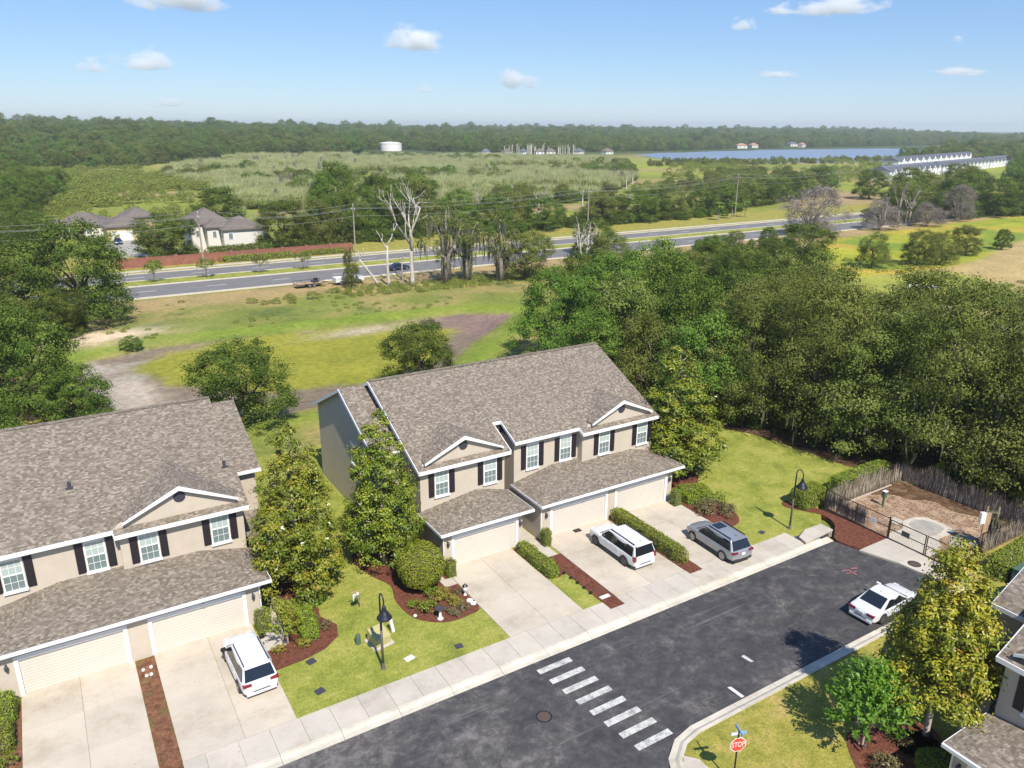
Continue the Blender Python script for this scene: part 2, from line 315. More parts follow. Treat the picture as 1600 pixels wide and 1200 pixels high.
class MB:
    """Collects polygons; build() links them as ONE mesh object with a slope-aligned uv map."""
    def __init__(s): s.v = []; s.f = []; s.m = []
    def add(s, vs, fs, m=0):
        o = len(s.v); s.v += [tuple(v) for v in vs]; s.f += [tuple(i+o for i in f) for f in fs]; s.m += [m]*len(fs); return s
    def box(s, x0, x1, y0, y1, z0, z1, m=0):
        return s.add([(x0,y0,z0),(x1,y0,z0),(x1,y1,z0),(x0,y1,z0),(x0,y0,z1),(x1,y0,z1),(x1,y1,z1),(x0,y1,z1)],
              [(0,3,2,1),(4,5,6,7),(0,1,5,4),(1,2,6,5),(2,3,7,6),(3,0,4,7)], m)
    def prism(s, poly, z0, z1, m=0):
        n = len(poly)
        return s.add([(x,y,z0) for x,y in poly]+[(x,y,z1) for x,y in poly],
              [tuple(range(n-1,-1,-1)), tuple(range(n,2*n))]+[(i,(i+1)%n,(i+1)%n+n,i+n) for i in range(n)], m)
    def slab(s, pts, th, m=0):
        """planar polygon (counter-clockwise from above) thickened downwards"""
        n = len(pts)
        return s.add([tuple(p) for p in pts]+[(p[0],p[1],p[2]-th) for p in pts],
              [tuple(range(n)), tuple(range(2*n-1,n-1,-1))]+[(i,i+n,(i+1)%n+n,(i+1)%n) for i in range(n)], m)
    def beam(s, a, b, w, h, m=0, up=(0,0,1)):
        a, b = Vector(a), Vector(b); d = (b-a).normalized(); u = Vector(up)
        sd = d.cross(u)
        if sd.length < 1e-4: sd = d.cross(Vector((1,0,0)))
        sd.normalize(); u = sd.cross(d); sd *= w/2; u *= h/2
        v = [a-sd-u, a+sd-u, a+sd+u, a-sd+u, b-sd-u, b+sd-u, b+sd+u, b-sd+u]
        return s.add(v, [(0,3,2,1),(4,5,6,7),(0,1,5,4),(1,2,6,5),(2,3,7,6),(3,0,4,7)][::1], m)
    def tube(s, pts, rad, n=8, m=0, caps=True):
        pts = [Vector(p) for p in pts]; rad = rad if hasattr(rad, '__len__') else [rad]*len(pts)
        rings = []; prev = None
        for i, p in enumerate(pts):
            d = (pts[min(i+1,len(pts)-1)]-pts[max(i-1,0)]).normalized()
            if prev is None:
                a = Vector((0,0,1)) if abs(d.z) < 0.9 else Vector((1,0,0)); u = d.cross(a).normalized()
            else: u = (prev - d*prev.dot(d)).normalized()
            prev = u; w_ = d.cross(u)
            rings.append([p+(u*math.cos(2*math.pi*k/n)+w_*math.sin(2*math.pi*k/n))*rad[i] for k in range(n)])
        vs = [q for r_ in rings for q in r_]; fs = []
        for i in range(len(pts)-1):
            for k in range(n): fs.append((i*n+k, i*n+(k+1)%n, (i+1)*n+(k+1)%n, (i+1)*n+k))
        if caps: fs += [tuple(range(n-1,-1,-1)), tuple(range((len(pts)-1)*n, len(pts)*n))]
        return s.add(vs, fs, m)
    def lathe(s, prof, n=16, c=(0,0,0), m=0):
        vs = [(c[0]+r_*math.cos(2*math.pi*k/n), c[1]+r_*math.sin(2*math.pi*k/n), c[2]+z) for r_, z in prof for k in range(n)]
        fs = [(i*n+k, i*n+(k+1)%n, (i+1)*n+(k+1)%n, (i+1)*n+k) for i in range(len(prof)-1) for k in range(n)]
        fs += [tuple(range(n-1,-1,-1)), tuple(range((len(prof)-1)*n, len(prof)*n))]
        return s.add(vs, fs, m)
    def build(s, name, mats, parent=None, smooth=False, bevel=0, uv=True, loc=None, rz=None):
        me = bpy.data.meshes.new(name); me.from_pydata(s.v, [], s.f)
        for m in (mats if isinstance(mats, (list, tuple)) else [mats]): me.materials.append(m)
        me.polygons.foreach_set('material_index', s.m)
        if smooth: me.polygons.foreach_set('use_smooth', [True]*len(s.f))
        if bevel:
            bm = bmesh.new(); bm.from_mesh(me)
            bmesh.ops.bevel(bm, geom=bm.edges[:], offset=bevel, segments=1 if bevel < 0.03 else 2, affect='EDGES', profile=0.6)
            bm.to_mesh(me); bm.free()
        me.update()
        if uv: slope_uv(me)
        o = bpy.data.objects.new(name, me); link(o, parent); kid(o, parent)
        if loc is not None: o.location = loc
        if rz is not None: o.rotation_euler = (0, 0, rz)
        return o
def slope_uv(me):
    lay = me.uv_layers.new(name='uv')
    for p in me.polygons:
        n = p.normal; h = Vector((-n.y, n.x, 0))
        if h.length < 0.05: h = Vector((1, 0, 0))
        h.normalize(); vv = n.cross(h)
        for li in p.loop_indices:
            c = me.vertices[me.loops[li].vertex_index].co
            lay.data[li].uv = (c.dot(h), c.dot(vv))

def pin(poly, X, Y):
    """points in polygon"""
    X = np.asarray(X); ins = np.zeros(X.shape, bool); n = len(poly)
    for i in range(n):
        x0, y0 = poly[i]; x1, y1 = poly[(i+1) % n]
        c = ((y0 > Y) != (y1 > Y)) & (X < (x1-x0)*(Y-y0)/((y1-y0) if y1 != y0 else 1e-9)+x0)
        ins ^= c
    return ins

# smooth value noise in 2-D for placement and ground cover
_ng = np.random.default_rng(3).random((256, 256))
def vnoise(X, Y, s):
    x = np.asarray(X)*s; y = np.asarray(Y)*s
    xi = np.floor(x).astype(int); yi = np.floor(y).astype(int); fx = x-xi; fy = y-yi
    fx = fx*fx*(3-2*fx); fy = fy*fy*(3-2*fy)
    g = lambda a, b: _ng[a % 256, b % 256]
    return (g(xi,yi)*(1-fx)+g(xi+1,yi)*fx)*(1-fy)+(g(xi,yi+1)*(1-fx)+g(xi+1,yi+1)*fx)*fy
def fbm(X, Y, s, o=4):
    return sum(vnoise(X, Y, s*2**k)*0.5**k for k in range(o))/sum(0.5**k for k in range(o))

# ------------------------------------------------------------------ foliage
def leaves(P, Nn, size, tint, aspect=0.45, bend=0.15, g=rng, along=None):
    """one bent quad per leaf; returns V, F, tint"""
    n = len(P); Nn = Nn/np.maximum(np.linalg.norm(Nn, axis=1, keepdims=True), 1e-6)
    a = g.normal(size=(n, 3)) if along is None else along + g.normal(size=(n, 3))*0.25
    T = a-Nn*(a*Nn).sum(1, keepdims=True); T /= np.maximum(np.linalg.norm(T, axis=1, keepdims=True), 1e-6)
    B = np.cross(T, Nn); s = np.asarray(size).reshape(-1, 1)*np.ones((n, 1))
    V = np.empty((n, 4, 3)); V[:, 0] = P-T*s*0.5; V[:, 1] = P+B*s*aspect*0.5-Nn*s*bend*0.3
    V[:, 2] = P+T*s*0.5-Nn*s*bend; V[:, 3] = P-B*s*aspect*0.5-Nn*s*bend*0.3
    return V.reshape(-1, 3), np.arange(4*n).reshape(-1, 4), np.clip(tint, 0, 1)
def unit(n, g=rng):
    v = g.normal(size=(n, 3)); return v/np.linalg.norm(v, axis=1, keepdims=True)
def merge(parts):
    V = []; F = []; A = []; Mi = []; o = 0
    for p in parts:
        V.append(p[0]); F.append(p[1]+o); A.append(p[2]); Mi.append(np.full(len(p[1]), p[3] if len(p) > 3 else 0)); o += len(p[0])
    return np.concatenate(V), np.concatenate(F), np.concatenate(A), np.concatenate(Mi)
def lobed(lobes, nclump, per, size, g, clump=0.55, upn=0.6, shell=(0.7, 1.05), flat=0.65, jitter=0.55, aspect=0.55, low=-0.55, puff=0.75):
    """leaf clumps on the shells of ellipsoid lobes (cx,cy,cz,rx,ry,rz)"""
    lobes = np.array(lobes, float); vol = (lobes[:, 3]*lobes[:, 4]+lobes[:, 3]*lobes[:, 5]); vol /= vol.sum()
    k = g.choice(len(lobes), nclump*2, p=vol); d = unit(nclump*2, g); ok = d[:, 2] > low; k = k[ok][:nclump]; d = d[ok][:nclump]
    c = lobes[k, :3]+d*lobes[k, 3:]*g.uniform(*shell, (len(k), 1))
    ins = np.zeros(len(c), bool)
    for l in lobes:
        ins |= (((c-l[:3])/(l[3:]*0.72))**2).sum(1) < 1
    c = c[~ins]; d = d[~ins]; ct = g.uniform(0.15, 0.85, len(c))
    idx = np.repeat(np.arange(len(c)), per); cl = clump*g.uniform(0.6, 1.3, len(c))[idx][:, None]
    off = g.normal(size=(len(idx), 3))*cl; off[:, 2] *= flat
    P = c[idx]+off; oo = off/np.maximum(np.linalg.norm(off, axis=1, keepdims=True), 1e-3); nn = d[idx]*0.35+np.array([0, 0, upn])+unit(len(idx), g)*jitter+oo*puff
    t = ct[idx]*0.72+g.uniform(0, 0.3, len(idx))+0.12*off[:, 2]/np.maximum(cl[:, 0], 1e-3)
    return leaves(P, nn, size*g.uniform(0.7, 1.3, len(idx)), t, aspect, 0.15, g), c, d
def moss_strands(c, d, n, g, ln=(0.8, 2.6), wd=(0.05, 0.16), mi=1):
    k = g.integers(0, len(c), n); p = c[k]+g.normal(size=(n, 3))*0.35; p[:, 2] -= 0.3
    h = g.uniform(*ln, n); w_ = g.uniform(*wd, n); a = g.uniform(0, 2*math.pi, n)
    dx = np.stack([np.cos(a), np.sin(a), 0*a], 1)*w_[:, None]; sw = g.normal(size=(n, 3))*0.12; sw[:, 2] = 0
    z = np.zeros((n, 3)); z[:, 2] = h
    V = np.stack([p-dx*0.6, p+dx*0.6, p+dx-z*0.5+sw*0.5, p-dx-z*0.5+sw*0.5, p+dx*0.15-z+sw, p-dx*0.15-z+sw], 1).reshape(-1, 3)
    b = np.arange(n)[:, None]*6
    F = np.concatenate([b+np.array([0, 1, 2, 3]), b+np.array([3, 2, 4, 5])])
    t = np.tile(g.uniform(0, 1, n), 2)
    return V, F, t, mi
def limbs(mb, base, tops, r0, g, fork=0.35, n=7):
    b = Vector(base)
    for t_ in tops:
        t_ = Vector(t_); mid = b.lerp(t_, 0.5)+Vector(g.normal(size=3))*0.06*(t_-b).length; mid.z = b.z+(t_.z-b.z)*0.55
        st = Vector((b.x, b.y, b.z+(t_.z-b.z)*fork*0.4))
        mb.tube([st, mid, t_], [r0*0.55, r0*0.34, r0*0.1], n)
def trunk_mesh(name, h, r, tops, mat, g, parent, lean=(0, 0)):
    mb = MB(); top = (lean[0], lean[1], h)
    mb.tube([(0, 0, -0.1), (0, 0, 0.25), (lean[0]*0.5, lean[1]*0.5, h*0.5), top], [r*1.5, r*1.05, r*0.85, r*0.6], 9)
    limbs(mb, (lean[0]*0.8, lean[1]*0.8, h*0.7), tops, r, g)
    return mb.build(name, mat, parent, smooth=True, uv=False)

def crown_lobes(W, Hh, base, g, n=9, top=0.55):
    """lobes of a broad irregular crown: width W, total height Hh, clear stem base"""
    out_ = [(0, 0, base+(Hh-base)*0.55, W*0.33, W*0.33, (Hh-base)*0.43)]
    for i in range(n):
        a = 2*math.pi*i/n+g.uniform(-0.4, 0.4); rr = W*g.uniform(0.2, 0.33); z = base+(Hh-base)*g.uniform(0.25, 0.72)
        s = W*g.uniform(0.15, 0.24)
        out_.append((rr*math.cos(a), rr*math.sin(a), z, s, s, s*g.uniform(0.65, 0.95)))
    for i in range(7):
        a = 2*math.pi*i/7+g.uniform(-0.4, 0.4); s = W*g.uniform(0.11, 0.17); rr = W*g.uniform(0.26, 0.4)
        out_.append((rr*math.cos(a), rr*math.sin(a), base+s*0.55+g.uniform(0, 0.1)*Hh, s, s, s*g.uniform(0.7, 0.9)))
    for i in range(3):
        a = g.uniform(0, 6.28); s = W*g.uniform(0.13, 0.2)
        out_.append((W*0.14*math.cos(a), W*0.14*math.sin(a), Hh-s*0.9, s, s, s*0.85))
    return out_
# ------------------------------------------------------------------ ground (one sheet to the horizon, with the pond basin and far hills)
def axis(a, b, fine, lo, hi, grow=1.07):
    xs = list(np.arange(lo, hi+1e-6, fine)); s = fine; x = hi
    while x < b: s *= grow; x += s; xs.append(x)
    s = fine; x = lo; left = []
    while x > a: s *= grow; x -= s; left.append(x)
    return np.array(left[::-1]+xs)
POND = [(3.4,110),(1.6,104),(1.8,97),(4.2,88),(10,82),(20,78),(33,79.5),(44,86),(51,93),(58,98.5),(65.5,105.5),(58,109.5),(46,110.5),(36,111.5),(25,111.8),(12,112.8)]
def pdist(poly, X, Y):
    d = np.full(X.shape, 1e9); n = len(poly)
    for i in range(n):
        ax, ay = poly[i]; bx, by = poly[(i+1) % n]; l2 = (bx-ax)**2+(by-ay)**2
        t = np.clip(((X-ax)*(bx-ax)+(Y-ay)*(by-ay))/l2, 0, 1)
        d = np.minimum(d, np.hypot(X-ax-t*(bx-ax), Y-ay-t*(by-ay)))
    return np.where(pin(poly, X, Y), -d, d)
gx = axis(-6000, 9000, 1.0, -40, 150); gy = axis(-3000, 11000, 1.0, 60, 150)
GX, GY = np.meshgrid(gx, gy, indexing='ij')
def hill(X, Y):
    a = 9*np.exp(-(((X-40)/420)**2))*np.clip((Y-620)/420, 0, 1)
    b = 9*np.clip((Y-900)/700, 0, 1)*(0.4+fbm(X, Y, 0.0016, 3))
    return np.where(Y > 560, a+b, 0)
def ground_z(X, Y):
    d = pdist(POND, X, Y); z = -0.9*np.clip(0.5-d/6.0, 0, 1)
    z = z+hill(X, Y)
    return z
GZ = ground_z(GX, GY)
near = (GX > -38) & (GX < 73) & (GY < 64.5) & (GY > -60)
GZ = np.where(near, -0.4, GZ-0.04)

def blend(C, mask, col):
    m = np.clip(mask, 0, 1)[..., None]; return C*(1-m)+np.array(col)*m
def sm(x, a, b):
    t = np.clip((x-a)/(b-a), 0, 1); return t*t*(3-2*t)
n1 = fbm(GX, GY, 0.09, 4); n2 = fbm(GX+91, GY-37, 0.03, 4); n3 = fbm(GX-13, GY+7, 0.25, 3)
C = np.empty(GX.shape+(3,)); C[:] = (0.15, 0.17, 0.04)
# rough field between houses and the main road
C = blend(C, sm(n1+0.5*(n2-0.5), 0.42, 0.62), (0.24, 0.20, 0.075))
C = blend(C, sm(n3, 0.62, 0.75)*0.6*((GY > 112) & (GY < 146)), (0.065, 0.10, 0.03))
C = blend(C, sm(GY, 131, 139)*sm(-GY, -147, -143)*0.75, (0.31, 0.215, 0.115))
dP = pdist(POND, GX, GY)
C = blend(C, np.exp(-((dP-3.0)/2.6)**2)*(dP > -1)*0.9, (0.15, 0.20, 0.028))
C = blend(C, np.exp(-(((GX-7)/7)**2+((GY-121)/4.0)**2))*1.3*sm(n3, 0.3, 0.6), (0.50, 0.40, 0.29))
C = blend(C, np.exp(-(((GX-0)/5)**2+((GY-132)/3.5)**2))*0.9, (0.40, 0.31, 0.2))
# pond bed: dried mud round a green weedy middle
mud = sm(-dP, -0.4, 0.8)
C = blend(C, mud, (0.165, 0.128, 0.098))
C = blend(C, mud*sm(fbm(GX, GY, 0.16, 4), 0.42, 0.6)*np.clip(1-(GX-8)/10, 0, 1), (0.30, 0.26, 0.22))
C = blend(C, mud*sm(GX, 50, 58)*0.8, (0.17, 0.115, 0.105))
gp = [(13,110),(10.5,104),(12.5,97),(20,89.5),(32,86.5),(41,90.0),(46,96.5),(50,102.5),(48,107.5),(38,109.8),(26,110.4)]
dg = pdist(gp, GX, GY)+(n1-0.5)*4+(n3-0.5)*3-1.6
C = blend(C, mud*sm(-dg, -1.2, 1.5), (0.20, 0.20, 0.03))
C = blend(C, mud*np.exp(-(((GX-40)/7)**2+((GY-108.5)/1.6)**2))*0.9, (0.34, 0.28, 0.22))
# beyond the main road: marsh
far = GY > 196
C = blend(C, far*1.0, (0.17, 0.19, 0.04))
C = blend(C, far*sm(fbm(GX, GY, 0.022, 4), 0.46, 0.58), (0.27, 0.20, 0.105))
C = blend(C, far*sm(fbm(GX+400, GY, 0.012, 4), 0.52, 0.62)*0.8, (0.21, 0.24, 0.035))
C = blend(C, sm(GY, 640, 760), (0.05, 0.07, 0.025))
# right: yellow meadow, tan mown field
mead = [(118,100),(150,118),(175,132),(215,139),(300,142),(420,140),(460,118),(330,112),(256,112),(207,101),(186,94),(160,90),(135,92)]
C = blend(C, sm(-(pdist(mead, GX, GY)+(n1-0.5)*6), -1, 2), (0.25, 0.26, 0.028))
C = blend(C, sm(-(pdist(mead, GX, GY)), -1, 3)*sm(fbm(GX+40, GY+80, 0.05, 4), 0.5, 0.64), (0.33, 0.25, 0.045))
C = blend(C, sm(-(pdist(mead, GX, GY)), -1, 3)*sm(fbm(GX-40, GY+180, 0.06, 4), 0.54, 0.66), (0.15, 0.20, 0.03))
tan = [(92,72),(118,97),(140,96),(160,93),(190,97),(207,103),(256,114),(420,118),(420,40),(250,50),(150,60)]
C = blend(C, sm(-(pdist(tan, GX, GY)+(n1-0.5)*3), -1, 2), (0.33, 0.25, 0.115))
C = blend(C, sm(-(pdist(tan, GX, GY)), -1, 2)*sm(fbm(GX, GY, 0.045, 4)-0.004*(GX-150), 0.44, 0.6), (0.24, 0.25, 0.05))
C = blend(C, np.exp(-(((GX-178)/26)**2+((GY-143)/5)**2))*0.9, (0.33, 0.23, 0.13))
C = blend(C, sm(GX, 48, 60)*sm(-GY, -88, -70)*sm(GY, 62, 66)*(GX < 96), (0.10, 0.07, 0.035))
C = np.clip(C*1.25, 0, 0.7)
nx, ny = GX.shape
ii = np.arange(nx*ny).reshape(nx, ny)
Fg = np.stack([ii[:-1, :-1], ii[1:, :-1], ii[1:, 1:], ii[:-1, 1:]], -1).reshape(-1, 4)
Vg = np.stack([GX, GY, GZ], -1).reshape(-1, 3)
M['ground'] = ground_mat()
ground = mesh_np('ground', Vg, Fg, M['ground'], smooth=True)
ca = ground.data.attributes.new('cover', 'FLOAT_COLOR', 'POINT')
ca.data.foreach_set('color', np.concatenate([C.reshape(-1, 3), np.ones((nx*ny, 1))], 1).astype(np.float32).ravel())
tag(ground, kind='structure')

def struct(o): return tag(o, kind='structure')

# ------------------------------------------------------------------ lake
def water_mat():
    m, t, b = nodes_of('lake_water'); v = mapv(t, pos(t), (0.02, 0.09, 1))
    b.inputs['Base Color'].default_value = (0.1, 0.17, 0.26, 1); b.inputs['Roughness'].default_value = 0.32
    b.inputs['Specular IOR Level'].default_value = 0.35
    f = noise(t, v, 1.0, 5, 0.6)
    r = ramp(t, f, [(0.35, (0.15, 0.19, 0.25)), (0.7, (0.22, 0.255, 0.31))]); L(t, r.outputs[0], b.inputs['Base Color'])
    bump(t, b, noise(t, pos(t), 0.6, 3), 0.25, 0.3)
    return m
M['water'] = water_mat()
lk = [(520,508),(600,470),(700,462),(800,505),(930,530),(1120,600),(1330,700),(1280,745),(1100,775),(900,780),(760,752),(640,728),(590,700),(562,640),(530,590),(538,545)]
def ring_jitter(p, k=6, a=6):
    q = []
    for i in range(len(p)):
        x0, y0 = p[i]; x1, y1 = p[(i+1) % len(p)]
        for j in range(k): q.append((x0+(x1-x0)*j/k+rng.normal()*a*0.4, y0+(y1-y0)*j/k+rng.normal()*a*0.4))
    return q
struct(MB().prism(ring_jitter(lk, 10, 16), -0.5, 0.25).build('lake_water', M['water']))
struct(MB().prism(ring_jitter([(425,655),(470,640),(520,648),(525,668),(470,676),(430,668)], 4, 3), -0.5, 0.25).build('pond_water', M['water']))
struct(MB().prism(ring_jitter([(318,655),(350,648),(392,655),(396,668),(350,676),(322,668)], 4, 3), -0.5, 0.25).build('pond_water', M['water']))

# ------------------------------------------------------------------ main road in the distance (parallel to the street)
rd0, rd1 = -60, 700
def road_y(x): return 0 if x < 210 else (x-210)**2*0.00035
def strip(name, y0, y1, z, mat, x0=rd0, x1=rd1, th=0.3, step=20):
    xs = np.arange(x0, x1+0.1, step); vs = []; fs = []
    for x in xs:
        o = road_y(x); vs += [(x, y0+o, z), (x, y1+o, z), (x, y1+o, z-th), (x, y0+o, z-th)]
    for i in range(len(xs)-1):
        a = i*4; b = a+4
        fs += [(a, b, b+1, a+1), (a+3, b+3, b, a), (a+1, b+1, b+2, a+2)]
    mb = MB().add(vs, fs); return struct(mb.build(name, mat))
strip('road', 146.3, 157.2, 0.03, M['asphalt2']); strip('road', 163.4, 171.2, 0.03, M['asphalt2'])
strip('median', 157.8, 162.9, 0.14, M['lawn'])
for y in (145.6, 157.2, 162.8, 171.2): strip('kerb', y, y+0.65, 0.16, M['kerb'])
strip('sidewalk', 173.6, 175.4, 0.10, M['walk'])
strip('verge', 171.9, 173.6, 0.08, M['lawn2']); strip('verge', 175.4, 195, 0.05, M['lawn2'])
M['linepaint'] = plain('line_paint', (0.75, 0.74, 0.70), 0.7, var=0.1, scale=1)
for yy in (151.8, 167.3):
    k = 0
    for x in np.arange(2, 230, 12.2):
        m_ = MB().box(x, x+3.4, yy+road_y(x)-0.08, yy+road_y(x)+0.08, 0.034, 0.040).build('lane_line', M['linepaint']); struct(m_)

# ------------------------------------------------------------------ near street
ARC = [(20.95+3.4-3.4*math.cos(a), 18.6+3.5*math.sin(a)) for a in np.linspace(0, math.pi/2, 9)]
road = MB().prism([(-40, -30), (20.95, -30)]+ARC+[(48.4, 22.1), (47.9, 24.5), (46.5, 30.25), (-40, 30.25)], -0.45, -0.10).build('street', M['asphalt']); struct(road)
def kerb_piece(p0, p1, n0, n1, name='kerb_stone', parent=None, wd=0.66):
    """mountable kerb: gutter edge p, outer edge p+n*wd"""
    a = [(p0[0], p0[1], -0.085), (p1[0], p1[1], -0.085), (p1[0]+n1[0]*wd*0.45, p1[1]+n1[1]*wd*0.45, -0.07), (p0[0]+n0[0]*wd*0.45, p0[1]+n0[1]*wd*0.45, -0.07),
         (p1[0]+n1[0]*wd*0.72, p1[1]+n1[1]*wd*0.72, 0.03), (p0[0]+n0[0]*wd*0.72, p0[1]+n0[1]*wd*0.72, 0.03), (p1[0]+n1[0]*wd, p1[1]+n1[1]*wd, 0.045), (p0[0]+n0[0]*wd, p0[1]+n0[1]*wd, 0.045)]
    b = [(x, y, -0.42) for x, y, z in a]
    fs = [(0,1,2,3), (3,2,4,5), (5,4,6,7), (0,8,9,1), (7,6,14,15), (0,3,11,8), (3,5,13,11), (5,7,15,13), (1,9,10,2), (2,10,12,4), (4,12,14,6)]
    return MB().add(a+b, fs).build(name, M['kerb'], parent)
kl = struct(bpy.data.objects.new('kerb', None)); link(kl)
for x in np.arange(-12.2, 43.6, 3.05): kerb_piece((x, 30.25), (x+3.03, 30.25), (0, 1), (0, 1), parent=kl)
kr = struct(bpy.data.objects.new('kerb', None)); link(kr)
for x in np.arange(24.35, 47.5, 3.05): kerb_piece((x+3.03, 22.1), (x, 22.1), (0, -1), (0, -1), parent=kr)
for i in range(0, 8, 2):
    p, q = ARC[i], ARC[i+2]
    nrm = lambda P: ((24.35-P[0])/3.45, (18.6-P[1])/3.45)
    kerb_piece(q, p, nrm(q), nrm(p), parent=kr)
for y in np.arange(15.55, 3, -3.05): kerb_piece((20.95, y+3.03), (20.95, y), (1, 0), (1, 0), parent=kr)

# lawns (thick turf slabs) and beds
LAWN = [(-40, 31.0), (43.9, 31.0), (47.6, 32.2), (48.9, 33.2), (50.2, 34.6), (53.4, 33.9), (60.5, 34.2), (75, 34), (75, 67), (-40, 67)]
struct(MB().prism(LAWN, -0.45, 0.0).build('lawn', M['lawn']))
struct(MB().prism([(x, y) for x, y in [(21.6, -30), (21.6, 18.6)]]+[(24.35-2.75*math.cos(a), 18.6+2.84*math.sin(a)) for a in np.linspace(0.1, math.pi/2, 8)]+[(47.4, 21.44), (50.2, 22.0), (50.2, 24), (75, 24), (75, -30)], -0.45, 0.0).build('lawn', M['lawn2']))
sw = struct(bpy.data.objects.new('sidewalk', None)); link(sw)
for x in np.arange(-12.2, 43.9, 1.525):
    MB().box(x, x+1.508, 30.925, 32.745, -0.4, 0.05).build('paving_slab', M['walk'], sw)
MB().box(43.06, 44.0, 30.925, 32.7, -0.4, 0.046).build('paving_slab', M['walk'], sw)
def driveway(x0, x1, cuts, y1, xm=None):
    d = struct(bpy.data.objects.new('driveway', None)); link(d); xm = xm or (x0+x1)/2
    ys = [32.77]+cuts+[y1]
    for i in range(len(ys)-1):
        for a, b in ((x0, xm), (xm, x1)):
            MB().box(a+0.008, b-0.008, ys[i]+0.008, ys[i+1]-0.008, -0.4, 0.05).build('concrete_slab', M['drive'], d)
    return d
driveway(-4.4, 1.05, [35.9, 38.9], 42.08); driveway(2.05, 7.5, [34.3, 37.5], 42.08, 4.95)
driveway(20.2, 25.55, [36.1, 39.0], 41.48, 23.0); driveway(28.2, 34.15, [36.0, 38.6], 41.48); driveway(35.35, 40.7, [35.6, 38.6], 41.48)
M['smear'] = None
def bed(name, poly, mat, z=0.02, th=0.3): return struct(MB().prism(poly, z-th, z).build(name, mat))
def smooth_poly(p, k=4):
    """closed Catmull-Rom"""
    n = len(p); q = []
    for i in range(n):
        p0, p1, p2, p3 = (np.array(p[(i+j-1) % n], float) for j in range(4))
        for t in np.linspace(0, 1, k, endpoint=False):
            q.append(tuple(0.5*((2*p1)+(-p0+p2)*t+(2*p0-5*p1+4*p2-p3)*t*t+(-p0+3*p1-3*p2+p3)*t**3)))
    return q
bed('mulch_bed', [(1.06, 31.0), (2.04, 31.0), (2.04, 41.8), (1.06, 41.8)], M['needles'], 0.055)
bed('mulch_bed', [(7.52, 37.0), (9.2, 37.1), (10.5, 37.4), (11.6, 38.2), (11.9, 39.3), (11.3, 40.6), (11.6, 42.2), (13.2, 43.4), (13.6, 45.5), (11.5, 47), (9.5, 47), (9.1, 44), (8.9, 41), (7.52, 39)], M['mulch'], 0.024)
bed('mulch_bed', smooth_poly([(15.4, 46.3), (15.6, 43.5), (16.3, 41.5), (15.9, 39.6), (16.2, 37.4), (17.6, 36.1), (19.2, 36.0), (20.18, 36.5), (20.18, 39.6), (19.9, 41.2), (20.0, 45.5), (18, 47.0)]), M['mulch'], 0.024)
bed('mulch_bed', [(25.57, 36.9), (26.35, 36.6), (27.1, 36.8), (27.0, 39.0), (27.0, 41.0), (25.57, 41.2)], M['mulch'], 0.022)
bed('mulch_bed', [(27.05, 31.9), (28.18, 31.9), (28.18, 39.0), (27.05, 39.0)], M['mulch'], 0.052)
bed('mulch_bed', [(34.17, 32.3), (35.33, 32.3), (35.33, 41.2), (34.17, 41.2)], M['mulch'], 0.053)
bed('mulch_bed', smooth_poly([(40.75, 36.2), (42.2, 35.6), (43.3, 36.6), (43.8, 38.6), (44.0, 41.5), (46, 44), (44, 47.5), (41.4, 46), (40.9, 41)]), M['mulch'], 0.024)
bed('mulch_bed', smooth_poly([(47.3, 28.3), (49.75, 27.0), (49.75, 33.4), (48.6, 36.2), (47.6, 35.6), (49.0, 33.2), (48.6, 31.8), (47.6, 31.0), (46.6, 30.1)]), M['mulch'], 0.03)
bed('mulch_bed', smooth_poly([(-9, 33.2), (-4.42, 33.4), (-4.42, 41.2), (-9, 41.5)], 2), M['needles'], 0.024)
bed('mulch_bed', smooth_poly([(28.8, 15.6), (30.6, 17.6), (32.6, 16.8), (34, 15.2), (32.5, 12), (29.5, 12.5), (28.2, 14)]), M['mulch'], 0.024)
bed('mulch_bed', smooth_poly([(31.8, 15.4), (33.2, 16.9), (34.6, 15.6), (33.3, 14.2)]), M['mulch'], 0.024)
bed('leaf_litter', smooth_poly([(49, 67), (52, 60), (55.6, 51.5), (57.3, 47.8), (58.0, 44.5), (58.6, 40), (60.7, 34.5), (75, 34), (76, 67)], 3), M['litter'], 0.03)
bed('leaf_litter', [(62, 24.1), (75, 24.1), (75, 34.1), (62, 34.1)], M['litter'], 0.02, 0.5)
# front walks
fw_ = struct(bpy.data.objects.new('front_walk', None)); link(fw_)
for q, (x0, x1, y0, y1) in enumerate([(7.53, 8.75, 38.9, 40.4), (8.0, 9.05, 40.42, 42.6), (8.9, 9.5, 42.62, 44.6), (8.9, 9.5, 44.62, 46.8), (19.3, 20.17, 39.4, 40.25), (19.0, 19.7, 40.27, 43.2), (26.7, 27.95, 38.9, 40.5), (26.7, 27.85, 40.52, 42.4), (26.7, 27.85, 42.42, 44.4), (26.7, 27.85, 44.42, 47.2), (40.75, 41.3, 40.9, 42.4)]):
    MB().box(x0, x1, y0, y1, -0.3, 0.043).build('concrete_slab', M['walk'], fw_)
# drive apron in front of the dog park gate
ap = struct(bpy.data.objects.new('apron', None)); link(ap)
for (a, b) in (((47.25, 28.35), (47.6, 25.9)), ((47.6, 25.88), (48.0, 22.3))):
    MB().prism([(a[0]-0.45 if a[1] > 28 else a[0], a[1]), b, (50.0, b[1]), (50.0, a[1])], -0.4, 0.035).build('concrete_slab', M['walk'], ap)
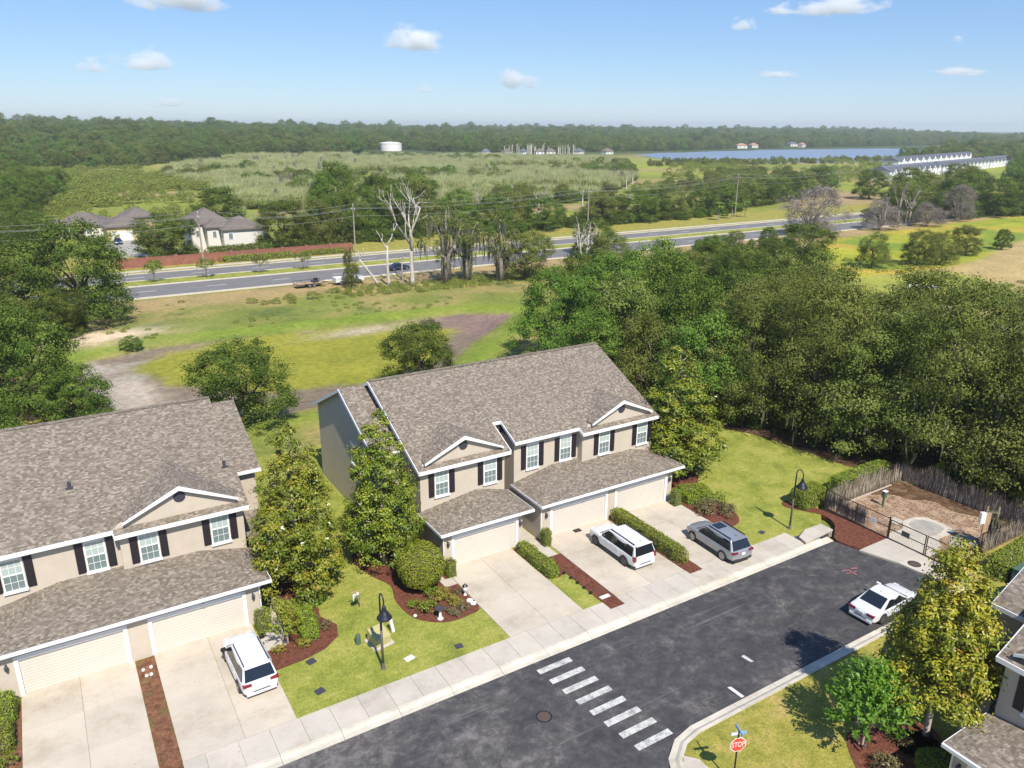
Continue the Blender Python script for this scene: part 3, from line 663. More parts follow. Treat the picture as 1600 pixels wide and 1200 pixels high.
# storm inlet
inl = struct(bpy.data.objects.new('storm_inlet', None)); link(inl)
MB().prism([(44.05, 30.8), (47.35, 31.0), (47.35, 32.05), (45.6, 32.1), (44.3, 31.6)], 0.13, 0.25).build('inlet_lid', M['walk'], inl)
MB().box(44.2, 47.3, 31.1, 31.9, -0.45, 0.128).build('inlet_throat', M['vent'], inl)
for x in (47.12, 46.9): MB().box(x, x+0.12, 30.98, 31.09, -0.3, 0.128).build('pier', M['walk'], inl)
MB().prism([(43.6, 30.25), (46.5, 30.25), (46.6, 30.9), (43.6, 30.9)], -0.42, -0.07).build('gutter_apron', M['kerb'], inl)

# ------------------------------------------------------------------ painted crossing, stop bar remains
def worn_paint(name, lo=0.42):
    m, t, b = nodes_of(name); f = noise(t, pos(t), 2.2, 6, 0.75); f2 = noise(t, pos(t), 14, 3, 0.8)
    k = math_n(t, 'ADD', math_n(t, 'MULTIPLY', f, 0.6), math_n(t, 'MULTIPLY', f2, 0.4))
    r = ramp(t, k, [(lo-0.06, (0.13, 0.13, 0.135)), (lo+0.03, (0.36, 0.355, 0.33)), (lo+0.12, (0.56, 0.55, 0.50))]); L(t, r.outputs[0], b.inputs['Base Color'])
    b.inputs['Roughness'].default_value = 0.8; return m
M['paint'] = worn_paint('worn_paint', 0.43)
for i in range(8):
    y = 29.47-i*1.012; x = 20.02+i*0.15
    o = MB().box(x, x+2.2, y-0.2, y+0.19, -0.097, -0.090).build('crossing_bar', M['paint'])
    tag(o, ['white crossing bar nearest the driveways', 'second white crossing bar from the driveway side', 'third white crossing bar from the driveway side', 'fourth white crossing bar from the driveway side',
            'fifth white crossing bar, fourth from the stop sign corner', 'sixth white crossing bar, third from the stop sign corner', 'seventh white crossing bar, next to last before the stop sign corner', 'last white crossing bar before the stop sign corner'][i], 'crossing bar', 'worn crossing bars on the street')
struct(MB().prism([(28.1, 23.15), (28.3, 23.1), (28.35, 22.2), (28.15, 22.2)], -0.097, -0.091).build('paint_line', M['linepaint']))
struct(MB().prism([(30.7, 24.6), (30.95, 24.6), (31.0, 23.9), (30.8, 23.95)], -0.097, -0.091).build('paint_line', M['paint']))
M['redpaint'] = plain('red_spray', (0.30, 0.11, 0.10), 0.8, var=0.5, scale=3)
for pl in ([(43.5, 26.9), (44.3, 26.75), (44.32, 26.85), (43.55, 27.0)], [(43.9, 26.5), (44.0, 26.5), (44.1, 27.25), (44.0, 27.27)], [(44.3, 27.2), (44.8, 26.95), (44.85, 27.05), (44.33, 27.32)], [(43.5, 27.3), (43.9, 27.2), (43.92, 27.3), (43.55, 27.4)]):
    struct(MB().prism(pl, -0.097, -0.094).build('paint_mark', M['redpaint']))
# tactile pad on the corner ramp
struct(MB().prism([(21.62, 18.3), (23.1, 18.3), (23.1, 20.2), (22.6, 20.75), (21.95, 20.05), (21.63, 19.2)], -0.3, 0.03).build('corner_ramp', M['walk']))
M['tactile'] = plain('tactile_red', (0.62, 0.17, 0.08), 0.8, var=0.08, scale=4, bmp=0.5)
tp = MB().box(21.85, 22.8, 18.75, 19.67, 0.031, 0.05)
for i in range(9):
    for j in range(9): tp.box(21.89+i*0.105, 21.93+i*0.105, 18.79+j*0.1, 18.83+j*0.1, 0.05, 0.057)
tag(tp.build('tactile_pad', M['tactile']), 'red tactile paving pad on the corner ramp by the stop sign', 'tactile pad')
# ------------------------------------------------------------------ townhouses
def window(P, cx, y, z0=3.97, z1=5.85, w_=0.98, axis='y', sgn=-1, pale=True, shutters=True):
    """double-hung window in a wall at y facing -y (axis 'y') or in a wall at x=y facing sgn (axis 'x')"""
    def put(mb_): 
        if axis == 'x': mb_.v = [(y+(q[1])*(-sgn), cx+q[0], q[2]) for q in mb_.v] if sgn < 0 else [(y+q[1]*-1, cx+q[0], q[2]) for q in mb_.v]
        else: mb_.v = [(cx+q[0], y+q[1]*(-sgn), q[2]) for q in mb_.v]
        return mb_
    h = w_/2; f = MB()
    f.box(-h-0.06, -h+0.02, -0.05, 0.03, z0, z1).box(h-0.02, h+0.06, -0.05, 0.03, z0, z1)
    zm = (z0+z1)/2
    f.box(-h+0.02, h-0.02, -0.05, 0.03, z1-0.06, z1+0.02).box(-h+0.02, h-0.02, -0.045, 0.02, zm-0.035, zm+0.035)
    f.box(-h-0.12, h+0.12, -0.13, 0.03, z0-0.16, z0+0.0)                      # sill
    f.box(-h-0.06, h+0.06, -0.07, 0.03, z1+0.02, z1+0.30)                    # head board
    for k in (-1, 1): f.box(k*w_/6-0.01, k*w_/6+0.01, -0.03, 0.0, zm+0.035, z1-0.06).box(k*w_/6-0.01, k*w_/6+0.01, -0.028, 0.0, z0, zm-0.035)
    for zz in ((zm+z1)/2, (z0+zm)/2): f.box(-h+0.02, h-0.02, -0.029, 0.0, zz-0.01, zz+0.01)
    o = put(f).build('window', M['trim'], P)
    put(MB().box(-h+0.02, h-0.02, -0.014, 0.02, zm+0.03, z1-0.06)).build('pane', M['blind'] if pale else M['glass'], o)
    put(MB().box(-h+0.02, h-0.02, -0.012, 0.02, z0, zm-0.03)).build('pane', M['glass'], o)
    if shutters:
        for k in (-1, 1):
            a = k*(h+0.10); b = k*(h+0.53); a, b = min(a, b), max(a, b)
            s_ = MB().box(a, b, -0.05, 0.02, z0-0.02, z1+0.02)
            for (q0, q1) in ((z0+0.06, zm-0.05), (zm+0.05, z1-0.06)): s_.box(a+0.06, b-0.06, -0.065, -0.04, q0, q1)
            put(s_).build('shutter', M['shutter'], P)

def garage_door(P, a, b, y=0.0):
    t = MB()
    t.box(a-0.2, a, y-0.04, y+0.12, 0.05, 2.2).box(b, b+0.2, y-0.04, y+0.12, 0.05, 2.2).box(a-0.2, b+0.2, y-0.045, y+0.12, 2.2, 2.45)
    d = t.build('garage_door', M['trim'], P)
    for k in range(4):
        z0 = 0.055+k*0.537; p = MB()
        for q in range(3): p.box(a, b, y+0.085, y+0.16, z0+q*0.179, z0+q*0.179+0.163)
        p.box(a+0.002, b-0.002, y+0.125, y+0.15, z0, z0+0.53)
        p.build('panel', M['door'], d)

def lantern(P, x, y, z):
    mb = MB(); mb.box(x-0.05, x+0.05, y-0.03, y+0.01, z-0.15, z+0.2); mb.beam((x, y, z+0.15), (x, y-0.16, z+0.2), 0.03, 0.03)
    mb.lathe([(0.03, -0.18), (0.09, -0.05), (0.10, 0.12), (0.03, 0.22)], 8, (x, y-0.16, z)); mb.build('wall_lamp', M['vent'], P)

def townhouse(label, loc, rz, D, name='townhouse_row', group=None):
    P = thing(name, label, 'townhouses', loc, rz, group)
    ry, rzv, s = D['ridge_y'], D['ridge_z'], D['slope']; zr = lambda y: rzv-s*abs(ry-y)
    xL, xR = D['xL'], D['xR']; by = D['back_y']
    # bodies
    for (x0, x1, y0) in D['bodies']:
        MB().box(x0, x1, y0, by-0.4, 0, zr(y0-0.4)-0.05 if y0 < ry else 6.2).build('wall', M['stucco'], P)
    for x in (xL+0.25, xR-0.25):
        sg = 1 if x < (xL+xR)/2 else -1; y0 = D['bodies'][0][2] if sg > 0 else D['bodies'][-1][2]
        y1 = by-0.4; z0 = zr(y0-0.4)-0.05
        v = [(x, y0+0.01, z0), (x, y1-0.01, z0), (x, y1-0.01, zr(y1)-0.15), (x, ry, rzv-0.15), (x, y0+0.01, zr(y0)-0.15)]
        v += [(q[0]+sg*0.2, q[1], q[2]) for q in v]
        MB().add(v, [(0,1,2,3,4), (9,8,7,6,5)]+[(i, i+5, (i+1) % 5+5, (i+1) % 5) for i in range(5)]).build('gable_wall', M['stucco'], P)
    # main roof
    out_ = D['eave']; f = [(x, y, zr(y)) for x, y in out_]+[(xR, ry, rzv), (xL, ry, rzv)]
    rf = MB().slab(f, 0.15); rf.slab([(xL, ry, rzv), (xR, ry, rzv), (xR, by, zr(by)), (xL, by, zr(by))], 0.15)
    roof = rf.build('roof', M['shingle'], P)
    MB().beam((xL, ry, rzv+0.01), (xR, ry, rzv+0.01), 0.32, 0.07).build('ridge_cap', M['shingle'], roof)
    for (ax, ay), (bx, b2) in zip(out_, out_[1:]):
        if abs(ay-b2) < 1e-6:
            MB().box(ax-0.02, bx+0.02, ay-0.06, ay+0.0-0.002, zr(ay)-0.26, zr(ay)-0.01).build('fascia', M['trim'], roof)
            MB().box(ax, bx, ay, ay+0.42, zr(ay)-0.25, zr(ay)-0.21).build('soffit', M['soffit'], roof)
        else:
            sd = -0.03 if b2 > ay else 0.03
            MB().beam((ax-sd, ay, zr(ay)-0.1), (ax-sd, b2, zr(b2)-0.1), 0.05, 0.22).build('fascia', M['trim'], roof)
    for x in (xL, xR):
        y0 = out_[0][1] if x == xL else out_[-1][1]
        sd = -0.03 if x == xL else -0.04
        b_ = MB().beam((x+sd, y0-0.03, zr(y0)-0.15), (x+sd, ry, rzv-0.15), 0.05, 0.24); b_.beam((x+sd, by, zr(by)-0.15), (x+sd, ry, rzv-0.15), 0.05, 0.24)
        b_.build('fascia', M['gutter'], roof)
    # gables over the bays
    for (cx, hf, za, zb, yf) in D['gables']:
        yi = ry-(rzv-za)/s; yb = ry-(rzv-zb)/s; g = MB()
        g.slab([(cx, yf, za), (cx, yi, za), (cx-hf, yb, zb), (cx-hf, yf, zb)][::1], 0.12)
        g.slab([(cx, yf, za), (cx+hf, yf, zb), (cx+hf, yb, zb), (cx, yi, za)], 0.12)
        go = g.build('gable_roof', M['shingle'], P)
        yw = yf+0.28
        zbase = zr(yw)-0.05; k = (za-zb)/hf; zt = za-0.14
        hw = (zt-zbase)/k
        MB().add([(cx-hw, yw, zbase), (cx+hw, yw, zbase), (cx, yw, zt), (cx-hw, yw+0.3, zbase), (cx+hw, yw+0.3, zbase), (cx, yw+0.3, zt)], [(0,1,2), (5,4,3), (0,3,4,1), (1,4,5,2), (2,5,3,0)]).build('pediment', M['stucco'], P)
        t = MB()
        for sg in (-1, 1):
            t.add([(cx, yf-0.05, za+0.02), (cx, yf+0.02, za+0.02), (cx, yf+0.02, za-0.25), (cx, yf-0.05, za-0.25),
                   (cx+sg*(hf+0.05), yf-0.05, zb+0.0), (cx+sg*(hf+0.05), yf+0.02, zb+0.0), (cx+sg*(hf+0.05), yf+0.02, zb-0.14), (cx+sg*(hf+0.05), yf-0.05, zb-0.14)],
                  [(0,4,5,1), (3,2,6,7), (0,3,7,4), (1,5,6,2), (4,7,6,5)])
        t.build('rake_board', M['trim'], go)
        vt = MB(); n = 20; vt.v = [(cx+0.34*math.cos(2*math.pi*i/n), yw-0.03, za-0.78+0.34*math.sin(2*math.pi*i/n)) for i in range(n)]+[(cx+0.34*math.cos(2*math.pi*i/n), yw+0.02, za-0.78+0.34*math.sin(2*math.pi*i/n)) for i in range(n)]
        vt.f = [tuple(range(n-1, -1, -1))]+[(i, (i+1) % n, (i+1) % n+n, i+n) for i in range(n)]; vt.m = [0]*(n+1)
        for j in range(-3, 4):
            hh = math.sqrt(0.32**2-(j*0.085)**2); vt.box(cx-hh, cx+hh, yw-0.05, yw-0.02, za-0.78+j*0.085-0.012, za-0.78+j*0.085+0.03)
        vt.build('gable_vent', M['shutter'] if False else M['vent'], P)
    # garages
    for G_ in D['garages']:
        zE = 3.0; gs = G_.get('s', 0.185); e0, e1, w0, w1 = G_['e0'], G_['e1'], G_['w0'], G_['w1']
        zz = lambda y: zE+gs*(y+0.4)
        back = G_['back']
        W_ = MB(); xs = w0; top = 2.86
        for (a, b) in G_['doors']:
            W_.box(xs, a-0.02, 0, 0.25, 0, top); W_.box(a-0.02, b+0.02, 0.0, 0.25, 2.3, top); xs = b+0.02
        W_.box(xs, w1, 0, 0.25, 0, top); W_.box(w0, w0+0.2, 0.25, back[0][1]-0.002, 0, top); W_.box(w1-0.2, w1, 0.25, back[-1][1]-0.002, 0, top)
        W_.build('garage_wall', M['stucco'], P)
        for (a, b) in G_['doors']: garage_door(P, a, b)
        pts = [(e0, -0.4, zE), (e1, -0.4, zE)]+[(x, y, zz(y)) for x, y in back[::-1]]
        r_ = MB().slab(pts, 0.13)
        lx, ly = back[0]; rx, ry2 = back[-1]
        r_.slab([(e0, -0.4, zE), (lx, ly, zz(ly)), (e0, ly, zE)], 0.13); r_.slab([(e1, -0.4, zE), (e1, ry2, zE), (rx, ry2, zz(ry2))], 0.13)
        go = r_.build('garage_roof', M['shingle'], P)
        MB().box(e0-0.03, e1+0.03, -0.52, -0.402, zE-0.19, zE-0.02).build('gutter', M['gutter'], go)
        MB().box(e0-0.04, e0-0.002, -0.4, ly, zE-0.19, zE-0.01).build('fascia', M['trim'], go)
        MB().box(e1+0.002, e1+0.04, -0.4, ry2, zE-0.19, zE-0.01).build('fascia', M['trim'], go)
        MB().box(e0, e1, -0.4, -0.002, zE-0.18, zE-0.14).build('soffit', M['soffit'], go)
        if w0-e0 > 0.02: MB().box(e0, w0-0.002, 0, ly-0.01, zE-0.18, zE-0.14).build('soffit', M['soffit'], go)
        for x in G_.get('lamps', []): lantern(P, x, 0, 1.95)
        for x in G_.get('spouts', []):
            MB().tube([(x, -0.46, zE-0.15), (x, -0.3, zE-0.35), (x, -0.06, zE-0.5), (x, -0.06, 0.25), (x, -0.3, 0.08)], 0.045, 6).build('downspout', M['trim'], P)
        for x in G_.get('cams', []): MB().lathe([(0.02, 0), (0.06, 0.02), (0.06, 0.1), (0.02, 0.13)], 8, (x, -0.45, zE-0.3)).build('flood_light', M['dark'], P)
    for (cx, y) in D['windows']: window(P, cx, y)
    for (cy, x, sg) in D.get('side_windows', []): window(P, cy, x, 4.2, 5.6, 0.8, 'x', sg, shutters=False)
    for cx in np.arange(xL+2, xR-1, 3.6): window(P, cx, by-0.4, 4.0, 5.6, 0.95, 'y', 1, shutters=False)
    # side stub with its own lower ridge, and the entry porch
    for T in D['stubs']:
        x0, x1, sr, sz, sy0, sy1 = T['x0'], T['x1'], T['ry'], T['rz'], T['y0'], T['y1']
        q = lambda y: sz-s*abs(sr-y)
        r_ = MB().slab([(x0, sy0, q(sy0)), (x1, sy0, q(sy0)), (x1, sr, sz), (x0, sr, sz)], 0.14).slab([(x0, sr, sz), (x1, sr, sz), (x1, sy1, q(sy1)), (x0, sy1, q(sy1))], 0.14)
        so_ = r_.build('side_roof', M['shingle'], P); outer = x0 if T['side'] < 0 else x1
        MB().box(x0-0.01, x1+0.01, sy0-0.06, sy0-0.002, q(sy0)-0.24, q(sy0)-0.01).build('fascia', M['trim'], so_)
        b_ = MB().beam((outer+(-0.03 if T['side'] < 0 else -0.04), sy0, q(sy0)-0.15), (outer+(-0.03 if T['side'] < 0 else -0.04), sr, sz-0.15), 0.05, 0.22); b_.beam((outer+(-0.03 if T['side'] < 0 else -0.04), sy1, q(sy1)-0.15), (outer+(-0.03 if T['side'] < 0 else -0.04), sr, sz-0.15), 0.05, 0.22); b_.build('fascia', M['gutter'], so_)
        MB().box(x0, x1, sy0, sy0+0.4, q(sy0)-0.24, q(sy0)-0.2).build('soffit', M['soffit'], so_)
        wo = outer-T['side']*0.35; wi = x1-0.3 if T['side'] < 0 else x0+0.3; a, b = min(wo, wi), max(wo, wi)
        y0, y1 = sy0+0.4, sy1-0.4
        v = [(a, y0, 0), (a, y1, 0), (a, y1, q(y1)-0.15), (a, sr, sz-0.15), (a, y0, q(y0)-0.15)]; v += [(b, y_, z_) for _, y_, z_ in v]
        MB().add(v, [(0,1,2,3,4)[::-1], (5,6,7,8,9)]+[(i, (i+1) % 5, (i+1) % 5+5, i+5) for i in range(5)]).build('side_wall', M['stucco'], P)
        py0, pz = T['porch_y'], 3.05
        pr = MB().slab([(x0+0.3, py0, pz), (x1-0.25, py0, pz), (x1-0.25, y0, pz+0.3*(y0-py0)), (x0+0.3, y0, pz+0.3*(y0-py0))], 0.13).build('porch_roof', M['shingle'], P)
        MB().box(x0+0.28, x1-0.24, py0-0.07, py0-0.002, pz-0.2, pz-0.01).build('gutter', M['gutter'], pr)
        xc = x0+0.5 if T['side'] < 0 else x1-0.5
        MB().box(xc-0.14, xc+0.14, py0+0.1, py0+0.38, 0, pz-0.14).build('porch_post', M['trim'], P)
        MB().box(xc-T['side']*0.75-0.45, xc-T['side']*0.75+0.45, y0-0.05, y0-0.003, 0.1, 2.2).build('front_door', M['vent'], P)
    for (x, y) in D.get('vents', []):
        z = zr(y); v = MB().box(x-0.09, x+0.09, y-0.09, y+0.12, z-0.05, z+0.28); v.box(x-0.2, x+0.2, y-0.25, y+0.3, z-0.1, z-0.02); v.build('roof_vent', M['vent'], P)
    return P

MHD = dict(ridge_y=11.5, ridge_z=10.35, slope=0.471, xL=0.0, xR=21.6, back_y=20.2,
    bodies=[(0.25, 7.05, 3.2), (7.05, 8.25, 5.9), (8.25, 14.15, 3.8), (14.15, 21.25, 3.2)],
    eave=[(0, 2.8), (7.35, 2.8), (7.35, 5.54), (8.1, 5.54), (8.1, 3.4), (13.9, 3.4), (13.9, 2.8), (21.6, 2.8)],
    gables=[(3.68, 3.1, 8.12, 6.68, 2.95), (17.95, 3.02, 8.15, 6.75, 2.95)],
    garages=[dict(e0=0, e1=7.3, w0=0.3, w1=6.62, back=[(4.45, 3.2), (4.9, 3.2)], doors=[(1.16, 6.05)], lamps=[0.66, 6.4], spouts=[0.33], cams=[6.35]),
             dict(e0=7.98, e1=21.65, w0=8.15, w1=20.85, back=[(11.7, 3.8), (14.15, 3.8), (14.15, 3.2), (19.1, 3.2)], doors=[(9.2, 14.1), (15.2, 20.1)], lamps=[8.62, 20.5], spouts=[8.2], cams=[11.9])],
    windows=[(1.9, 3.2), (5.82, 3.2), (9.88, 3.8), (13.05-0.1, 3.8), (16.3, 3.2), (20.2, 3.2)],
    side_windows=[(11.0, -1.65, -1)],
    stubs=[dict(x0=-2.0, x1=0.3, ry=12.5, rz=9.8, y0=6.0, y1=19.6, side=-1, porch_y=4.5)])
mh = townhouse('row of three beige townhouses in the middle with two white pediments and three garage doors', (19.8, 41.3, 0), 0, MHD, group='beige townhouse rows')
LHD = dict(ridge_y=13.2, ridge_z=10.35, slope=0.423, xL=-12.0, xR=8.8, back_y=23.0,
    bodies=[(-11.75, 1.45, 4.25), (1.45, 8.45, 3.85)],
    eave=[(-12, 3.85), (1.2, 3.85), (1.2, 3.42), (8.8, 3.42)],
    gables=[(4.95, 3.2, 8.35, 6.8, 3.6)],
    garages=[dict(e0=-5.6, e1=8.8, w0=-5.2, w1=8.1, s=0.17, back=[(-1.87, 4.25), (1.45, 4.25), (1.45, 3.85), (5.6, 3.85)], doors=[(-4.2, 0.75), (2.2, 7.15)], lamps=[-4.75, 7.75], spouts=[8.15], cams=[4.9])],
    windows=[(-3.95, 4.25), (0.15, 4.25), (2.95, 3.85), (7.0, 3.85)],
    stubs=[dict(x0=8.5, x1=10.5, ry=13.6, rz=9.75, y0=7.0, y1=21, side=1, porch_y=4.75)],
    vents=[(-0.55, 7.7), (8.2, 6.9)])
lh = townhouse('left beige townhouses cropped by the frame, with two garage doors and one white pediment', (0, 41.9, 0), 0, LHD, group='beige townhouse rows')
# the row across the street is the same building turned to face the side street
rb = copy_tree(mh); rb.location = (31.0, 13.2, 0); rb.rotation_euler = (0, 0, R(-90)); rb.name = 'townhouse_row'
rb['label'] = 'townhouse corner with brown shingles and dark shutter at the bottom right edge of the street'
# ------------------------------------------------------------------ trees
PROTO = {}
def grow(kind, seed):
    """a tree of the kind at its natural size; returns its empty, width and height"""
    g = np.random.default_rng(seed); T = bpy.data.objects.new('tree', None); link(T)
    if kind in ('oak', 'bright', 'olive', 'mossy'):
        W0, H0, base = {'oak': (10, 9, 0.5), 'bright': (10, 9.5, 0.4), 'olive': (10, 9, 0.4), 'mossy': (13, 15, 1.3)}[kind]
        nl = 13 if kind == 'mossy' else 10
        lb = crown_lobes(W0, H0, base, g, nl)
        if kind == 'mossy':
            for i in range(8):
                a = g.uniform(0, 6.28); s = W0*g.uniform(0.10, 0.16); lb.append((W0*0.42*math.cos(a), W0*0.42*math.sin(a), g.uniform(4, 9), s, s, s*0.7))
        nc, per, sz = {'oak': (400, 100, 0.225), 'bright': (380, 105, 0.23), 'olive': (420, 95, 0.22), 'mossy': (600, 125, 0.225)}[kind]
        lf, c, d = lobed(lb, nc, per, sz, g, clump=0.46 if kind != 'mossy' else 0.6, upn=0.45, shell=(0.7, 1.2), aspect=0.5, flat=0.55)
        mat = {'oak': M['oak'], 'bright': M['oakbright'], 'olive': M['olive'], 'mossy': M['olive']}[kind]
        parts = [lf]
        if kind == 'mossy': parts.append(moss_strands(c[c[:, 2] < 9], None, 260, g, (0.4, 1.5), (0.06, 0.16)))
        if kind == 'olive': parts.append(moss_strands(c, None, 70, g, (0.4, 1.3), (0.04, 0.1)))
        V, F, A, Mi = merge(parts)
        mesh_np('crown', V, F, [mat, M['moss']], T, midx=Mi, attr=A)
        tops = [(l[0]*0.8, l[1]*0.8, l[2]) for l in lb[1:9]]
        trunk_mesh('trunk', base+(H0-base)*0.35, 0.3 if kind != 'mossy' else 0.42, tops, M['bark'], g, T)
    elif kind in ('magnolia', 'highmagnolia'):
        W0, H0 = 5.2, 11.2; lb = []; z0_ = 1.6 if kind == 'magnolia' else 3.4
        for z in np.arange(z0_, H0-0.4, 0.95):
            k = (z-0.6)/(H0-0.6); r = W0/2*min(1, 0.8+1.0*k)*(1-k)**0.62*1.12+0.2
            n = max(4, int(r*3.6)); a0 = g.uniform(0, 6.28)
            for i in range(n):
                a = a0+2*math.pi*i/n+g.uniform(-0.35, 0.35); q = r*g.uniform(0.5, 0.70); s = r*g.uniform(0.30, 0.44)+0.16
                lb.append((q*math.cos(a), q*math.sin(a), z+g.uniform(-0.3, 0.3), s, s, s*g.uniform(0.42, 0.62)))
        lb += [(0, 0, H0-0.8, 0.4, 0.4, 0.8), (0, 0, H0*0.8, 0.7, 0.7, 1.2), (0, 0, H0*0.55, 1.2, 1.2, 2.2)]
        lf, c, d = lobed(lb, 640, 78, 0.19, g, clump=0.215, upn=0.55, shell=(0.85, 1.2), flat=0.7, jitter=0.5, aspect=0.46, low=-0.35)
        bl = []
        k = g.choice(len(c), 12); dd = d[k]+np.array([0, 0, 0.5])
        p = np.repeat(c[k]+dd*0.22, 7, axis=0); nn = np.repeat(dd, 7, axis=0)+unit(12*7, g)*0.8
        q = leaves(p+g.normal(size=p.shape)*0.035, nn, 0.13, np.full(len(p), 0.5), 0.8, 0.25, g)
        V, F, A, Mi = merge([lf, (*q, 1)])
        mesh_np('crown', V, F, [M['magnolia'] if kind == 'magnolia' else M['magnoliayellow'], M['petal']], T, midx=Mi, attr=A)
        tops = [(l[0]*0.9, l[1]*0.9, l[2]) for l in lb[::4]]
        mb = MB(); mb.tube([(0, 0, -0.1), (0, 0, 0.3), (0.05, 0.05, H0*0.5), (0, 0, H0-2.4)], [0.2, 0.14, 0.1, 0.03], 8)
        for t_ in tops: mb.tube([(0, 0, max(0.8, t_[2]-0.7)), (t_[0]*0.5, t_[1]*0.5, t_[2]-0.3), t_], [0.06, 0.045, 0.02], 6)
        mb.build('trunk', M['palebark'], T, smooth=True, uv=False)
    elif kind == 'small':
        W0, H0 = 3.7, 4.2; lb = [(0, 0, 3.0, 1.2, 1.2, 0.85)]
        for i in range(6):
            a = i*1.05+g.uniform(-0.3, 0.3); lb.append((1.0*math.cos(a), 1.0*math.sin(a), 2.7+g.uniform(-0.3, 0.4), 0.75, 0.75, 0.6))
        lf, c, d = lobed(lb, 200, 14, 0.22, g, clump=0.25, shell=(0.5, 1.05))
        mesh_np('crown', lf[0], lf[1], M['olive'], T, attr=lf[2])
        mb = MB(); mb.tube([(0, 0, -0.1), (0, 0, 1.6), (0.05, 0, 2.8)], [0.1, 0.08, 0.05], 7)
        for i in range(5):
            a = i*1.26; mb.tube([(0, 0, 1.5), (0.4*math.cos(a), 0.4*math.sin(a), 2.0), (0.95*math.cos(a), 0.95*math.sin(a), 2.8)], [0.05, 0.035, 0.015], 5)
        mb.build('trunk', M['palebark'], T, smooth=True, uv=False)
    elif kind == 'grey':
        W0, H0 = 12, 11; P = []; n = 9000
        lb = crown_lobes(W0, H0, 0.6, g, 10); lb2 = np.array(lb)
        lf, c, d = lobed(lb, 800, 24, 0.7, g, clump=0.5, upn=0.2, shell=(0.55, 1.12), aspect=0.10, jitter=1.3)
        mesh_np('crown', lf[0], lf[1], M['greytwig'], T, attr=lf[2])
        mb = MB(); mb.tube([(0, 0, -0.1), (0, 0, 1.5)], [0.4, 0.3], 8)
        for i in range(16):
            l = lb[1+i % 11]; t_ = Vector((l[0]*1.15+g.normal()*0.6, l[1]*1.15+g.normal()*0.6, l[2]+l[5]*0.7))
            mb.tube([(0, 0, 1.0), Vector((t_.x*0.45, t_.y*0.45, t_.z*0.6)), t_], [0.2, 0.11, 0.03], 6)
        mb.build('trunk', M['greywood'], T, smooth=True, uv=False)
    elif kind == 'shrub':
        W0, H0 = 2.2, 1.4; lb = [(0, 0, 0.6, 0.8, 0.8, 0.6)]
        for i in range(5):
            a = i*1.26; lb.append((0.55*math.cos(a), 0.55*math.sin(a), 0.5+g.uniform(-0.1, 0.3), 0.45, 0.45, 0.42))
        lf, c, d = lobed(lb, 150, 14, 0.13, g, clump=0.13, shell=(0.5, 1.08), low=-0.3)
        mesh_np('foliage', lf[0], lf[1], M['scrub'], T, attr=lf[2])
        MB().tube([(0, 0, 0), (0, 0, 0.7)], [0.05, 0.03], 5).tube([(0, 0, 0), (0.3, 0.1, 0.7)], [0.03, 0.02], 5).build('stem', M['bark'], T, uv=False)
    elif kind == 'willow':
        W0, H0 = 5, 5; n = 1900; d = unit(n, g); rr = g.uniform(0.25, 1, n)**0.5
        P = d*rr[:, None]*np.array([2.3, 2.3, 2.2])+np.array([0, 0, 2.6]); P[:, 2] = np.abs(P[:, 2])
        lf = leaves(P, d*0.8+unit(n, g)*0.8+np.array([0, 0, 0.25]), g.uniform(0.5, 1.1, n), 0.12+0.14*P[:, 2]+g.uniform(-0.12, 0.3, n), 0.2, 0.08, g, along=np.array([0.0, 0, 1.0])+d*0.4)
        st = 170; q = g.uniform(-2.1, 2.1, (st, 3)); q[:, 2] = g.uniform(2.8, 4.6, st)
        sl_ = leaves(q, unit(st, g)*np.array([1, 1, 0.1]), g.uniform(2.0, 3.6, st), g.uniform(0.85, 1.0, st), 0.028, 0.0, g, along=np.tile(np.array([0.0, 0, 1.0]), (st, 1)))
        V, F, A, Mi = merge([lf, sl_]); mesh_np('crown', V, F, [M['willow']], T, attr=A)
        mb = MB()
        for i in range(6): mb.tube([(0.2*math.cos(i), 0.2*math.sin(i), -0.1), (0.9*math.cos(i*1.05), 0.9*math.sin(i*1.05), 2.5), (1.4*math.cos(i*1.05), 1.4*math.sin(i*1.05), 4.3)], [0.1, 0.07, 0.03], 5)
        mb.build('stem', M['palebark'], T, uv=False)
    elif kind == 'palm':
        W0, H0 = 3.4, 6.0; mb = MB(); mb.tube([(0, 0, -0.1), (0.1, 0, 2.5), (0.05, 0, 5)], [0.17, 0.13, 0.12], 7); mb.build('trunk', M['greywood'], T, uv=False)
        P = []; V = []; F = []; A = []
        for i in range(22):
            a = i*2.4; el = g.uniform(-0.5, 1.1); o = len(V)
            for s in range(4):
                r = 0.1+s*0.5; z = 5+math.sin(el)*r*0.8-0.10*s*s; ww = (0.08, 0.35, 0.42, 0.03)[s]
                V += [(r*math.cos(a)*math.cos(el*0.6)-ww*math.sin(a), r*math.sin(a)*math.cos(el*0.6)+ww*math.cos(a), z), (r*math.cos(a)*math.cos(el*0.6)+ww*math.sin(a), r*math.sin(a)*math.cos(el*0.6)-ww*math.cos(a), z)]
            for s in range(3): F.append((o+2*s, o+2*s+1, o+2*s+3, o+2*s+2)); A.append(g.uniform(0.3, 0.9))
        mesh_np('crown', np.array(V), np.array(F), M['oakbright'], T, attr=A)
    return T, W0, H0

